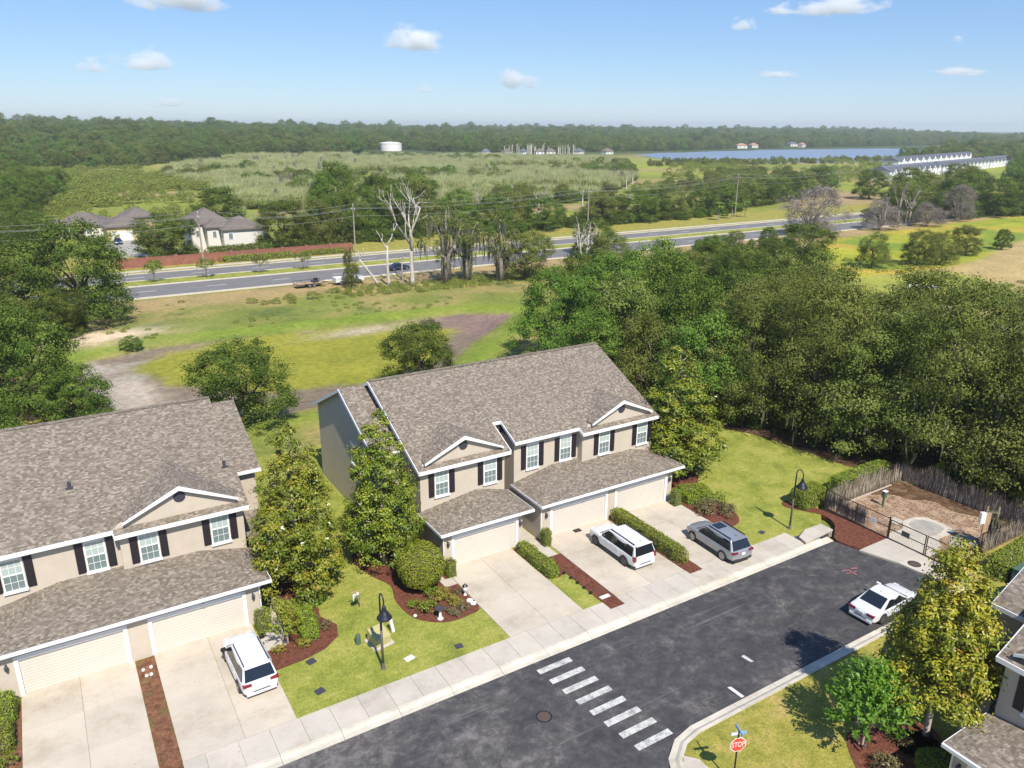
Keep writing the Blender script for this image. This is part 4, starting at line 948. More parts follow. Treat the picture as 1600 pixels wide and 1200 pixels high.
NV = {'oak': 3, 'bright': 2, 'olive': 2, 'mossy': 3, 'magnolia': 3, 'highmagnolia': 1, 'small': 2, 'grey': 2, 'shrub': 2, 'palm': 1, 'willow': 2}
USE = {}; UNUSED = set(); ROWS = []
def tree(kind, x, y, h, w_, label, cat='tree', group=None, name=None, z=0.0, var=None, rz=None):
    k = USE.get(kind, 0); USE[kind] = k+1; v = (k if var is None else var) % NV[kind]
    if (kind, v) not in PROTO:
        T, W0, H0 = grow(kind, 100*len(kind)+17*v+ord(kind[0])); PROTO[(kind, v)] = (T, W0, H0); o = T
    else:
        T, W0, H0 = PROTO[(kind, v)]
        if (kind, v) in UNUSED: UNUSED.discard((kind, v)); o = T
        else: o = copy_tree(T)
    o.location = (x, y, z); sx = w_/W0; o.scale = (sx, sx, h/H0); o.rotation_euler = (0, 0, random.uniform(0, 6.28) if rz is None else rz)
    o.name = name or {'magnolia': 'magnolia_tree', 'highmagnolia': 'magnolia_tree', 'small': 'young_tree', 'grey': 'bare_tree', 'shrub': 'shrub', 'willow': 'willow_bush', 'palm': 'palm_tree'}.get(kind, 'oak_tree')
    for key in ('label', 'category', 'group'):
        if key in o: del o[key]
    return tag(o, label, cat, group)

# --- magnolias in the gardens
tree('magnolia', 17.1, 44.4, 11.4, 4.8, 'tall magnolia with pale trunk against the left wall of the middle townhouses', 'magnolia', 'garden magnolias', var=0, rz=0.5)
tree('magnolia', 11.1, 43.7, 11.8, 5.3, 'broad magnolia rising from the mulch bed beside the left townhouses', 'magnolia', 'garden magnolias', var=1, rz=2.0)
tree('magnolia', 44.2, 45.0, 11.7, 7.0, 'dense magnolia at the right end of the middle townhouses', 'magnolia', 'garden magnolias', var=2, rz=1.0)
tree('highmagnolia', 33.9, 15.5, 10.9, 5.0, 'yellow-green magnolia beside the white sedan across the street', 'magnolia', 'garden magnolias', rz=3.6)

# --- single trees named from the photograph
tree('oak', 15.7, 76.5, 8.4, 10.6, 'round dark oak behind the gap between the two townhouse rows', var=0)
tree('oak', 36.3, 79.2, 7.2, 8.8, 'round oak on the pond bank showing above the middle roof', var=1)
tree('bright', 54.9, 78.3, 11.4, 11.5, 'feathery mid-green tree rising behind the right end of the middle roof', var=0)
tree('oak', 4.6, 131, 15, 15.5, 'huge dark oak at the left where the main road disappears', var=2)
tree('oak', -4, 136, 12.5, 14, 'dark oak joined to the left side of the huge one', var=1)
tree('oak', 0.5, 123, 7, 8, 'low dark oak leaning out below the huge oak at the left', var=0)
tree('bright', 6.7, 136.6, 3.4, 4.2, 'small bright bush at the foot of the huge left oak', cat='bush', name='bush', var=1)
tree('oak', -3.0, 88.5, 11.6, 11.0, 'large shaded oak behind the left townhouse roof, tallest there', var=1)
tree('oak', 1.0, 83.0, 6.2, 7.5, 'low oak crown just above the left townhouse ridge', var=2)
tree('oak', -7.5, 80, 8, 9, 'oak at the left frame edge above the shingle roof', var=0)
tree('oak', -9.5, 96, 10, 11, 'oak behind the large shaded one at the left frame edge', var=2)
tree('bright', -7, 107, 8.5, 9, 'yellow-green tree at the left edge beyond the shaded oaks', var=0)
tree('olive', -7.5, 118, 8.5, 10, 'grey-green mossy tree at the left edge under the huge oak', var=0)
tree('olive', -12, 128, 9.5, 10, 'grey-green tree at the far left edge, partly cut by the frame', var=1)
tree('olive', -9, 148, 9, 11, 'pale olive tree behind the huge left oak', var=0)
tree('bright', 9, 112.5, 1.6, 3.0, 'small weed clump on the left pond bank', cat='bush', name='bush', var=1)
tree('oak', 143, 111.5, 9.0, 14.5, 'broad dark umbrella oak between the road and the yellow meadow', var=0)
for x, y, h, w_, lb in [(155.2, 102, 7.4, 7.0, 'round tree alone at the left of the yellow meadow'), (167, 99, 7.6, 8.0, 'taller bushy tree in the middle of the yellow meadow'), (173, 97, 7.0, 7.5, 'bushy tree joined to its taller neighbour in the meadow'), (191, 101.5, 6.7, 7.4, 'round tree on the right part of the yellow meadow'), (207.6, 101.7, 5.0, 4.4, 'smallest tree of the meadow, at its right end')]:
    tree('olive' if w_ > 5 else 'oak', x, y, h, w_, lb, group='trees in the yellow meadow')
tree('grey', 186, 143, 13.5, 18.0, 'wide bare grey tree in front of the distant road', var=0, cat='bare tree', group='bare grey trees')
tree('grey', 217, 142, 8.5, 13, 'low bare grey tree right of the widest bare one', var=1, cat='bare tree', group='bare grey trees')
tree('grey', 261.6, 144, 11.5, 11.0, 'bare grey tree standing alone before the far green trees at the right', var=0, cat='bare tree', group='bare grey trees')
tree('grey', 238, 140, 7, 11, 'low bare grey brush under the tall dead trunks at the right', var=1, cat='bare tree', group='bare grey trees')
for i, (x, y, h, w_) in enumerate([(18.5, 160.3, 4.1, 4.0), (28, 160.3, 4.2, 4.0), (38.5, 160.3, 3.8, 3.6), (47.3, 160.3, 4.0, 4.0)]):
    tree('small', x, y, h, w_, ['first young tree on the road median from the left', 'second young tree on the median, opposite the white houses', 'third young tree on the median, smallest', 'fourth young tree on the median, above the flatbed trailer'][i], 'young tree', 'young trees on the road median', z=0.12)
tree('oak', 24.8, 190, 9.8, 14.0, 'round oak in front of the yellow house beyond the brick wall', var=1)
tree('oak', 46, 232, 12, 15, 'dark oak behind the white two-storey house', var=2)
tree('bright', 12.5, 196, 3.2, 4, 'small bush beside the garage of the yellow house', cat='bush', name='bush')
tree('oak', 81, 238, 18.5, 12, 'tall ragged oak standing above the wood beyond the road', var=0)
# --- row of trees along the far side of the main road
rowg = 'trees along the far side of the main road'
row = [(52, 190, 11.5, 15), (61, 191, 11, 13), (69, 196, 13, 13), (76, 202, 14, 14), (85, 199, 13.5, 14), (93, 201, 15, 14), (97, 214, 16, 15), (104, 198, 12, 13), (113, 194, 10.5, 13), (121, 198, 11, 13), (90, 222, 15, 14), (74, 222, 15, 14),
       (128, 190, 9.5, 13), (149, 192, 9.5, 13), (157, 196, 10, 13), (166, 193, 10.5, 13), (175, 195, 10, 12), (185, 197, 9, 11), (196, 196, 9, 11), (213, 202, 10, 13), (223, 206, 9, 12), (236, 212, 10, 13), (250, 216, 10, 12), (266, 222, 10, 13), (280, 228, 11, 13), (300, 236, 11, 14), (320, 246, 11, 14), (340, 256, 11, 14)]
for i, (x, y, h, w_) in enumerate(row):
    ROWS.append(('roadside', tree(('oak', 'olive', 'oak', 'bright')[i % 4] if i != 2 else 'bright', x, y, h, w_, 'x', group=rowg)))
# --- between the main road and the near belt
for x, y, h, w_, kd in [(88, 110, 6, 9, 'oak'), (99, 114, 5.5, 9, 'bright'), (113, 146.5, 8, 10, 'oak'), (118, 114, 7.5, 10, 'bright'), (128, 106, 7, 10, 'oak'), (82, 102, 7, 9, 'bright'), (76, 97, 8, 10, 'oak'), (106, 106, 6.5, 10, 'olive'), (92, 97, 8, 11, 'bright'), (110, 98, 8.5, 11, 'oak'), (126, 120, 5, 8, 'olive'), (140, 132, 4.5, 6, 'bright'), (152, 139, 4, 5, 'olive'), (166, 140, 4, 5, 'oak')]:
    ROWS.append(('thicket', tree(kd, x, y, h, w_, 'x', group='thicket before the main road')))
# --- the near belt at the right, hung with moss
belt = [(50.5, 65, 9, 8.5, 'bright'), (53.8, 59.5, 9.5, 8.5, 'olive'), (57, 54.5, 10.5, 9, 'bright'), (60.0, 50.0, 13.5, 10.5, 'mossy'), (62.3, 44.6, 14.5, 11, 'mossy'), (63.8, 38.8, 14.8, 11.5, 'mossy'), (65.6, 33, 15, 12, 'mossy'), (67.6, 26.5, 15.8, 12.5, 'mossy'), (69.5, 18.5, 16.2, 12.5, 'mossy'), (71.5, 10, 16.8, 13, 'mossy'),
        (57.5, 69, 12, 10.5, 'olive'), (62.5, 62, 13.5, 11, 'bright'), (66, 55.5, 14.5, 11.5, 'mossy'), (69.5, 49, 14.5, 12, 'mossy'), (72.5, 42, 15, 12, 'mossy'), (75.5, 34.5, 15.5, 12.5, 'mossy'), (78, 26, 16, 12.5, 'mossy'), (80, 16, 16, 13, 'mossy'),
        (62.5, 77, 12.5, 12, 'bright'), (68, 72, 13.5, 12, 'bright'), (73, 65, 13.5, 12, 'oak'), (77, 57, 14, 12, 'olive'), (81, 49, 14, 12, 'mossy'), (84, 40, 14, 12, 'mossy'), (87, 30, 14.5, 12, 'mossy'),
        (66, 86, 12, 12, 'oak'), (73, 81, 13, 12, 'bright'), (79, 74, 13, 12, 'oak'), (84, 66, 12.5, 12, 'olive'), (89, 57, 12, 12, 'oak'), (94, 46, 11, 11, 'olive')]
hv = np.random.default_rng(21)
belt = [(x, y, h*hv.uniform(0.84, 1.12), w_*hv.uniform(0.95, 1.18), kd) for x, y, h, w_, kd in belt if (round(x), round(y)) not in ((70, 49), (76, 34), (84, 40), (79, 74), (89, 57))]
for i, (x, y, h, w_, kd) in enumerate(belt):
    mo = kd == 'mossy'
    rw = 'front' if i < 10 else 'second' if i < 16 else 'third' if i < 22 else 'back'
    ROWS.append((rw, tree(kd, x, y, h, w_, 'x', group='moss hung oaks right of the townhouses' if mo else 'green trees of the right hand belt')))
tree('palm', 56.6, 52.5, 5.2, 3.2, 'thin palm under the dark belt at the lawn edge', 'palm')
for x, y, lb in [(192, 183, 'left of three leaning palms by the distant road'), (199, 184, 'middle of three leaning palms by the distant road'), (207, 185.5, 'right of three palms by the distant road')]:
    tree('palm', x, y, 6.5, 4.2, lb, 'palm', 'palms by the distant road')
# --- right background
for i, (x, y, h, w_) in enumerate([(243, 152, 11, 14), (255, 160, 12, 14), (272, 152, 12.5, 16), (288, 146, 12.5, 16), (304, 142, 12, 16), (322, 140, 12, 16), (276, 172, 12, 15), (296, 176, 12.5, 16), (316, 170, 13, 16), (336, 160, 13, 16), (345, 186, 13, 16), (330, 205, 13, 16), (310, 210, 12, 15), (365, 200, 13, 17), (385, 215, 13, 17), (365, 160, 12, 16), (390, 175, 13, 17)]):
    ROWS.append(('stand', tree(('oak', 'olive', 'oak')[i % 3], x, y, h, w_, 'x', group='green stand at the far right')))

# --- weeds, dead trees and other skeletons
def branchy(mb, p, d, r, ln, depth, g, spread=0.6, up=0.25):
    pts = [Vector(p)]; dd = Vector(d).normalized()
    for i in range(3):
        dd = (dd+Vector(g.normal(size=3))*0.12+Vector((0, 0, up*0.3))).normalized(); pts.append(pts[-1]+dd*ln/3)
    mb.tube(pts, [r, r*0.85, r*0.7, r*0.5], 6)
    if depth > 0:
        for i in range(int(g.integers(2, 4))):
            q = pts[int(g.integers(1, 4))] if i else pts[-1]
            nd = (dd+Vector(g.normal(size=3))*spread+Vector((0, 0, up))).normalized(); branchy(mb, q, nd, r*0.55, ln*0.68, depth-1, g, spread, up)
def dead(x, y, h, r, seed, label, depth=3, first=0.5, spread=0.6, lean=(0, 0, 1), mat='deadwood', fork=3, group='dead bleached trees by the main road'):
    g = np.random.default_rng(seed); T = thing('dead_tree', label, 'dead tree', (x, y, 0), 0, group); mb = MB()
    d = Vector(lean).normalized(); top = d*h*first
    mb.tube([(0, 0, -0.1), d*h*0.05, d*h*first*0.5+Vector(g.normal(size=3))*0.15, top], [r*1.6, r*1.1, r*0.9, r*0.7], 8)
    mb.build('trunk', M[mat], T, smooth=True, uv=False); b = MB()
    for i in range(fork):
        a = 6.28*i/fork+g.uniform(-0.4, 0.4); nd = Vector((math.cos(a)*0.55, math.sin(a)*0.55, 0.9)); branchy(b, top-d*h*first*(0.12*i if i else 0), nd, r*0.6, h*(1-first)*0.52, depth, g, spread)
    b.build('branches', M[mat], T, smooth=True, uv=False); return T
dead(60, 133.3, 19.5, 0.38, 4, 'tallest bleached dead tree by the main road with spreading branches', 3, 0.5, 0.45, fork=4)
dead(56.3, 136, 12.5, 0.28, 9, 'shorter bleached dead tree left of the tallest, forked in two', 1, 0.6, 0.35, fork=2)
dead(54.6, 136.8, 9.0, 0.26, 12, 'dead trunk leaning left beside the white truck', 1, 0.7, 0.4, lean=(-0.55, 0.05, 0.8), fork=2)
dead(58.6, 134.6, 6.5, 0.2, 15, 'thin grey dead stem between the two bleached trees', 1, 0.75, 0.4, fork=2, mat='greywood')
dead(95.3, 127, 10.5, 0.45, 21, 'gnarled pale dead tree with twisted arms above the green field', 3, 0.32, 0.7, fork=4)
for i, (x, y, h) in enumerate([(232, 146, 13.5), (235, 144, 12.5), (238, 147, 12), (228, 148, 9.5)]):
    ROWS.append(('trunks', dead(x, y, h, 0.3, 30+i, 'tall dead trunk in the bare cluster at the right before the white townhouses', 2, 0.45, 0.35, fork=3, mat='greywood', group='dead trunks at the right')))
for i, (x, y, h) in enumerate([(122, 218, 10), (136, 205, 11), (110, 232, 9), (170, 228, 8), (146, 240, 8), (160, 260, 9), (250, 300, 9), (262, 310, 8), (180, 215, 8)]):
    ROWS.append(('snags', dead(x, y, h, 0.28, 50+i, 'bleached snag standing in the marsh beyond the main road', 2, 0.6, 0.5, fork=2, group='snags in the marsh')))
for i in range(26):
    x = 452+i*3.4+rng.normal()*2; y = 742+rng.normal()*8
    ROWS.append(('shore', dead(x, y, 9+rng.uniform(0, 5), 0.45, 70+i, 'grey snag in the dead stand at the far end of the marsh', 1, 0.7, 0.4, fork=2, mat='deadwood', group='dead stand at the far shore')))
# moss-draped trees by the road
def mossy_ruin(x, y, h, w_, seed, label):
    g = np.random.default_rng(seed); T = thing('mossy_tree', label, 'tree', (x, y, 0), 0, 'moss draped trees by the main road'); mb = MB()
    lb = [(g.normal()*w_*0.12+w_*0.27*math.cos(i*1.3), g.normal()*w_*0.12+w_*0.25*math.sin(i*1.3), h*g.uniform(0.42, 0.85), w_*0.16, w_*0.16, h*0.085) for i in range(9)]+[(0, 0, h*0.45, w_*0.15, w_*0.15, h*0.13), (0, 0, h*0.25, w_*0.14, w_*0.14, h*0.14)]
    lf, c, d = lobed(lb, 330, 17, 0.34, g, clump=0.42, shell=(0.4, 1.1), aspect=0.5)
    mo = moss_strands(c, None, 240, g, (0.8, 3.2), (0.05, 0.15))
    V, F, A, Mi = merge([lf, mo]); mesh_np('crown', V, F, [M['olive'], M['moss']], T, midx=Mi, attr=A)
    for k in range(3): mb.tube([(0.5*math.cos(k*2.1), 0.5*math.sin(k*2.1), -0.1), (0.6*math.cos(k*2.1), 0.6*math.sin(k*2.1), h*0.3), (lb[k][0], lb[k][1], lb[k][2])], [0.5, 0.36, 0.14], 8)
    for l in lb[3:9]: mb.tube([(0, 0, h*0.3), (l[0]*0.5, l[1]*0.5, l[2]*0.8), (l[0]*1.1, l[1]*1.1, l[2]+0.6)], [0.26, 0.15, 0.04], 6)
    mb.build('trunk', M['greywood'], T, smooth=True, uv=False)
mossy_ruin(66.3, 131.8, 17, 13.5, 5, 'tall ragged tree draped in grey moss, left of the two by the road')
mossy_ruin(77.2, 129.5, 14, 9.5, 6, 'shorter ragged tree draped in grey moss with a thick peeling trunk')
mossy_ruin(71.5, 133, 13.5, 8, 8, 'thin mossy tree leaning between the two ragged ones by the road')
tree('olive', 82.2, 128.5, 9.4, 10.5, 'round grey-green mossy bush beside the ragged moss trees', 'tree', var=0)
tree('olive', 49.2, 136.8, 7.2, 3.0, 'narrow dark vine-clad stump hiding the middle of the white truck', 'tree', var=1)
tree('olive', 100, 124, 8.5, 11, 'grey-green tree just behind the gnarled dead tree', 'tree', var=1)

# ------------------------------------------------------------------ woods, willow marsh and scrub that nobody could count
def scatter(name, pts, src, scl, zs=None):
    """one object: points carrying copies of an existing crown through geometry nodes"""
    me = bpy.data.meshes.new(name); n = len(pts); me.vertices.add(n); me.vertices.foreach_set('co', np.asarray(pts, np.float32).ravel())
    a = me.attributes.new('scl', 'FLOAT_VECTOR', 'POINT'); a.data.foreach_set('vector', np.asarray(scl, np.float32).ravel())
    b = me.attributes.new('rot', 'FLOAT_VECTOR', 'POINT'); r_ = np.zeros((n, 3), np.float32); r_[:, 2] = rng.uniform(0, 6.28, n); b.data.foreach_set('vector', r_.ravel())
    o = link(bpy.data.objects.new(name, me)); ng = bpy.data.node_groups.new(name, 'GeometryNodeTree')
    ng.interface.new_socket('Geometry', in_out='INPUT', socket_type='NodeSocketGeometry'); ng.interface.new_socket('Geometry', in_out='OUTPUT', socket_type='NodeSocketGeometry')
    gi = ng.nodes.new('NodeGroupInput'); go = ng.nodes.new('NodeGroupOutput'); ip = ng.nodes.new('GeometryNodeInstanceOnPoints'); oi = ng.nodes.new('GeometryNodeObjectInfo')
    oi.inputs['Object'].default_value = src; oi.inputs['As Instance'].default_value = True; oi.transform_space = 'ORIGINAL'
    s_ = ng.nodes.new('GeometryNodeInputNamedAttribute'); s_.data_type = 'FLOAT_VECTOR'; s_.inputs['Name'].default_value = 'scl'
    q_ = ng.nodes.new('GeometryNodeInputNamedAttribute'); q_.data_type = 'FLOAT_VECTOR'; q_.inputs['Name'].default_value = 'rot'
    ng.links.new(gi.outputs[0], ip.inputs['Points']); ng.links.new(oi.outputs['Geometry'], ip.inputs['Instance'])
    ng.links.new(s_.outputs[0], ip.inputs['Scale']); ng.links.new(q_.outputs[0], ip.inputs['Rotation']); ng.links.new(ip.outputs[0], go.inputs[0])
    md = o.modifiers.new('scatter', 'NODES'); md.node_group = ng
    return tag(o, kind='stuff')
def crown_of(kind, v):
    T = PROTO[(kind, v)][0]; return [c for c in KIDS[T.as_pointer()] if c.name.startswith(('crown', 'foliage'))][0]
def fill(poly, spacing, g, jit=0.5):
    xs = [p[0] for p in poly]; ys = [p[1] for p in poly]
    X, Y = np.meshgrid(np.arange(min(xs), max(xs), spacing), np.arange(min(ys), max(ys), spacing)); X = X+g.uniform(-jit, jit, X.shape)*spacing; Y = Y+g.uniform(-jit, jit, Y.shape)*spacing
    m = pin(poly, X, Y); return X[m], Y[m]
gq = np.random.default_rng(77)
for i, (x, y) in enumerate([(70, 236), (58, 262), (88, 262), (104, 262), (122, 268), (140, 276), (76, 288), (96, 300)]):
    ROWS.append(('willow', tree('willow', x, y, 4.6, 5.2, 'x', 'bush', 'willow bushes at the near edge of the marsh')))
# willow marsh
MARSH = [(66, 250), (150, 246), (200, 262), (245, 300), (300, 352), (380, 452), (440, 540), (436, 622), (300, 668), (270, 690), (160, 700), (92, 600), (66, 480), (74, 380), (60, 300)]
X, Y = fill(MARSH, 4.6, gq); k = fbm(X, Y, 0.02, 3); d0 = np.hypot(X-90, Y-300)
keep = (k > 0.38) & ((gq.random(len(X)) < 0.85)); X, Y = X[keep], Y[keep]; gr = fbm(X+9, Y+70, 0.015, 3) > 0.56
for kd, v in (('bright', 1), ('olive', 0)):
    q_ = gr & (gq.random(len(X)) < 0.34); s_ = gq.uniform(0.35, 0.85, q_.sum()); scatter('marsh_bushes', np.stack([X[q_], Y[q_], ground_z(X[q_], Y[q_])-0.3], 1), crown_of(kd, v), np.stack([s_, s_, s_], 1))
kp = ~(gr & (gq.random(len(X)) < 0.5)); X, Y = X[kp], Y[kp]
for v in (0, 1):
    m_ = np.arange(len(X)) % 2 == v; s_ = gq.uniform(0.75, 1.3, m_.sum())
    scatter('willow_marsh', np.stack([X[m_], Y[m_], ground_z(X[m_], Y[m_])-0.2], 1), crown_of('willow', v), np.stack([s_*1.15, s_*1.15, s_], 1))
for v in (0, 1):
    q_ = gq.random(len(X)) < 0.012; s_ = gq.uniform(0.35, 0.65, q_.sum()); scatter('bare_scrub', np.stack([X[q_], Y[q_], ground_z(X[q_], Y[q_])-0.3], 1), crown_of('grey', v), np.stack([s_*0.42, s_*0.42, s_*1.2], 1))
# low scrub in the open marsh and along banks
def scrubs(poly, sp, thr, kind, v, smin, smax, name='marsh_scrub', zs=1.0, fs=0.03):
    X, Y = fill(poly, sp, gq); k = fbm(X+31*v, Y+57, fs, 3); q = k > thr; X, Y = X[q], Y[q]
    if not len(X): return
    s_ = gq.uniform(smin, smax, len(X)); scatter(name, np.stack([X, Y, ground_z(X, Y)-0.1], 1), crown_of(kind, v), np.stack([s_, s_, s_*zs], 1))
tree('shrub', 40, 131, 1.5, 2.6, 'right of two low weed clumps on the bank under the flatbed trailer', 'weed clump', 'weed clumps on the bank')
tree('shrub', 30, 133, 1.1, 2.2, 'left of two low weed clumps on the bank below the main road', 'weed clump', 'weed clumps on the bank')
scrubs([(-60, 215), (60, 215), (70, 330), (80, 480), (60, 600), (-20, 580), (-80, 480)], 7, 0.5, 'shrub', 0, 1.2, 3.2)
scrubs([(-30, 330), (75, 300), (85, 480), (60, 600), (-20, 585)], 6.5, 0.44, 'shrub', 1, 2.0, 4.2)
scrubs([(200, 250), (440, 270), (640, 400), (800, 500), (540, 500), (460, 540), (330, 360), (240, 290)], 8, 0.5, 'shrub', 0, 1.5, 3.6)
scrubs([(240, 235), (440, 320), (420, 380), (330, 340), (250, 280)], 9, 0.42, 'olive', 0, 0.35, 0.7)
scrubs([(420, 470), (560, 440), (760, 470), (700, 500), (540, 520), (450, 560)], 8, 0.4, 'olive', 1, 0.3, 0.55)
scrubs([(-8, 116), (64, 114), (110, 128), (110, 143), (-8, 143)], 2.6, 0.56, 'shrub', 1, 0.25, 0.6, 'bank_weeds', 0.7, 0.12)
scrubs([(28, 130), (110, 122), (112, 137), (40, 136)], 1.5, 0.42, 'shrub', 0, 0.4, 0.8, 'tall_weeds', 0.9, 0.1)
scrubs([(118, 104), (150, 120), (215, 139), (300, 142), (430, 138), (330, 114), (207, 103), (160, 93)], 3.2, 0.6, 'shrub', 0, 0.4, 0.9, 'meadow_weeds', 0.7, 0.07)
scrubs([(130, 62), (250, 50), (340, 70), (330, 88), (200, 82), (150, 75)], 3.0, 0.45, 'shrub', 1, 0.6, 1.3, 'meadow_weeds', 0.7, 0.05)
# undergrowth below the belt and along the roadside row
scrubs([(50, 66), (53, 59), (57.5, 50.5), (60, 43.5), (61.8, 36), (63, 30), (64.5, 18), (72, 18), (72, 66)], 2.4, 0.30, 'oak', 1, 0.13, 0.30, 'undergrowth', 0.9, 0.12)
scrubs([(58, 90), (60, 68), (74, 40), (80, 18), (98, 18), (98, 60), (88, 92)], 4, 0.35, 'olive', 0, 0.25, 0.5, 'undergrowth', 0.9, 0.1)
scrubs([(44, 188), (100, 191), (130, 188), (205, 193), (300, 232), (300, 246), (205, 206), (130, 204), (70, 204), (46, 200)], 3.6, 0.4, 'oak', 2, 0.2, 0.5, 'undergrowth', 0.8, 0.1)
scrubs([(100, 186), (205, 190), (205, 200), (100, 205)], 4.5, 0.42, 'bright', 1, 0.25, 0.5, 'undergrowth', 0.8, 0.1)
scrubs([(74, 96), (118, 97), (150, 112), (172, 141), (140, 142), (110, 122), (84, 112)], 3.6, 0.4, 'bright', 0, 0.15, 0.4, 'undergrowth', 0.8, 0.08)
scrubs([(-14, 108), (6, 128), (9, 138), (-4, 142), (-20, 140)], 3, 0.35, 'oak', 0, 0.2, 0.45, 'undergrowth', 0.8, 0.1)
scrubs([(236, 148), (330, 138), (400, 170), (300, 182), (245, 168)], 4, 0.38, 'oak', 1, 0.25, 0.5, 'undergrowth', 0.7, 0.06)
# far woods: rows of crowns, thinner with distance, over the hills
# clearings round the far houses, open towards the water and the marsh
CLEAR = [(938, 862, 16), (1130, 925, 16), (1100, 880, 14), (985, 880, 16), (1200, 625, 18), (1275, 655, 18), (560, 985, 16), (905, 845, 12), (1060, 872, 14)]
def woods(name, poly, sp, kinds, smin, smax, thr=0.0):
    X, Y = fill(poly, sp, gq, 0.45); q = fbm(X, Y, 0.006, 3) > thr
    for cx, cy, cr in CLEAR:
        dx, dy = -cx/math.hypot(cx, cy), -cy/math.hypot(cx, cy); u = (X-cx)*dx+(Y-cy)*dy; v_ = -(X-cx)*dy+(Y-cy)*dx
        q &= ~((np.abs(v_) < cr) & (u > -cr) & (u < 110))
    X, Y = X[q], Y[q]; Z = ground_z(X, Y)-0.8; pick = gq.integers(0, len(kinds), len(X))
    for i, (kd, v) in enumerate(kinds):
        m_ = pick == i; s_ = gq.uniform(smin, smax, m_.sum())*np.where(gq.random(m_.sum()) < 0.07, 1.35, 1.0); scatter(name, np.stack([X[m_], Y[m_], Z[m_]], 1), crown_of(kd, v), np.stack([s_, s_, s_*gq.uniform(0.85, 1.25, m_.sum())], 1))
KW = [('oak', 0), ('bright', 1), ('olive', 0), ('oak', 2), ('bright', 0), ('olive', 1)]
EDGE = [(-340, 560), (-120, 575), (-10, 592), (66, 628), (150, 715), (190, 762), (262, 775), (312, 800), (336, 878), (398, 880), (420, 800), (505, 790), (660, 792), (820, 822), (980, 850), (1180, 872), (1374, 893), (1700, 930), (2200, 1000)]
woods('far_woods', EDGE+[(2400, 1150), (1500, 1040), (1000, 970), (600, 900), (420, 940), (320, 940), (280, 880), (100, 800), (-340, 720)], 8.5, KW, 0.85, 1.35)
woods('far_woods', [(-420, 720), (100, 800), (280, 880), (420, 940), (1000, 970), (2400, 1150), (2700, 1700), (1400, 1500), (500, 1350), (-500, 1100)], 14, KW, 1.0, 1.75)
woods('far_woods', [(-600, 1100), (500, 1350), (2700, 1700), (4200, 2900), (1200, 2900), (-900, 2300)], 26, KW, 1.2, 2.3)
woods('left_woods', [(-120, 300), (-18, 290), (8, 330), (14, 400), (-4, 470), (-30, 560), (-160, 560)], 9, [('bright', 0), ('olive', 0), ('bright', 1), ('oak', 1), ('olive', 1)], 0.7, 1.2)
woods('left_woods', [(-60, 165), (-8, 168), (0, 205), (2, 240), (-8, 290), (-90, 300)], 9, [('olive', 0), ('oak', 1), ('bright', 1), ('olive', 1)], 0.75, 1.05)
woods('right_woods', [(395, 185), (640, 190), (820, 300), (900, 420), (720, 360), (600, 268), (430, 235)], 11, KW, 0.9, 1.3, 0.35)
woods('right_woods', [(700, 452), (820, 492), (930, 522), (985, 470), (820, 425)], 11, KW, 1.0, 1.45)
woods('right_woods', [(945, 522), (1330, 738), (1750, 920), (1750, 700), (1180, 540), (1000, 470)], 12, KW, 1.0, 1.4)

# labels for trees that only their place tells apart
ORD = 'first second third fourth fifth sixth seventh eighth ninth tenth eleventh twelfth thirteenth fourteenth fifteenth sixteenth seventeenth eighteenth nineteenth twentieth'.split()
def ordn(i): return ORD[i] if i < 20 else ('twenty-'+ORD[i-20] if i < 29 else 'thirtieth' if i == 29 else 'thirty-'+ORD[i-30])
def px_of(o):
    v = o.location-Vector((0, 0, H)); return v.dot(RT)/v.dot(FW)
LT = {'roadside': '{} green tree from the left along the far side of the main road', 'thicket': '{} tree from the left in the thicket below the main road', 'front': '{} tree from the left in the front row of the belt behind the lawn',
      'second': '{} tree from the left in the second row of the belt behind the lawn', 'third': '{} tree from the left in the third row of the right hand belt', 'back': '{} tree from the left in the back row of the right hand belt',
      'stand': '{} tree from the left in the green stand before the white townhouses', 'trunks': '{} tall dead trunk from the left in the bare cluster before the white townhouses', 'snags': '{} bleached snag from the left in the marsh beyond the main road', 'shore': '{} grey snag from the left in the dead stand at the far shore', 'willow': '{} pale willow bush from the left at the near edge of the marsh'}
for key, fm in LT.items():
    for i, o in enumerate(sorted([o for k, o in ROWS if k == key], key=px_of)): o['label'] = fm.format(ordn(i))
# ------------------------------------------------------------------ vehicles
def carpaint(name, c, metal=0.0, rough=0.25):
    m, t, b = nodes_of(name); b.inputs['Base Color'].default_value = (*c, 1); b.inputs['Metallic'].default_value = metal
    b.inputs['Roughness'].default_value = rough; b.inputs['Coat Weight'].default_value = 0.6; b.inputs['Coat Roughness'].default_value = 0.08
    f = noise(t, objv(t), 3, 4); r = ramp(t, f, [(0.3, tuple(x*0.94 for x in c)), (0.7, c)]); L(t, r.outputs[0], b.inputs['Base Color']); return m
M['whitecar'] = carpaint('white_paint', (0.66, 0.66, 0.665)); M['silvercar'] = carpaint('silver_paint', (0.36, 0.375, 0.40), 0.45, 0.32)
M['bluecar'] = carpaint('blue_paint', (0.02, 0.035, 0.075)); M['blackcar'] = carpaint('black_paint', (0.012, 0.014, 0.016))
M['carglass'] = glass_mat('car_glass', (0.012, 0.014, 0.018), 0.04); M['tyre'] = plain('tyre', (0.016, 0.016, 0.016), 0.85)
M['rim'] = plain('rim', (0.45, 0.45, 0.46), 0.35, 0.7); M['rimdark'] = plain('dark_rim', (0.14, 0.135, 0.13), 0.4, 0.6)
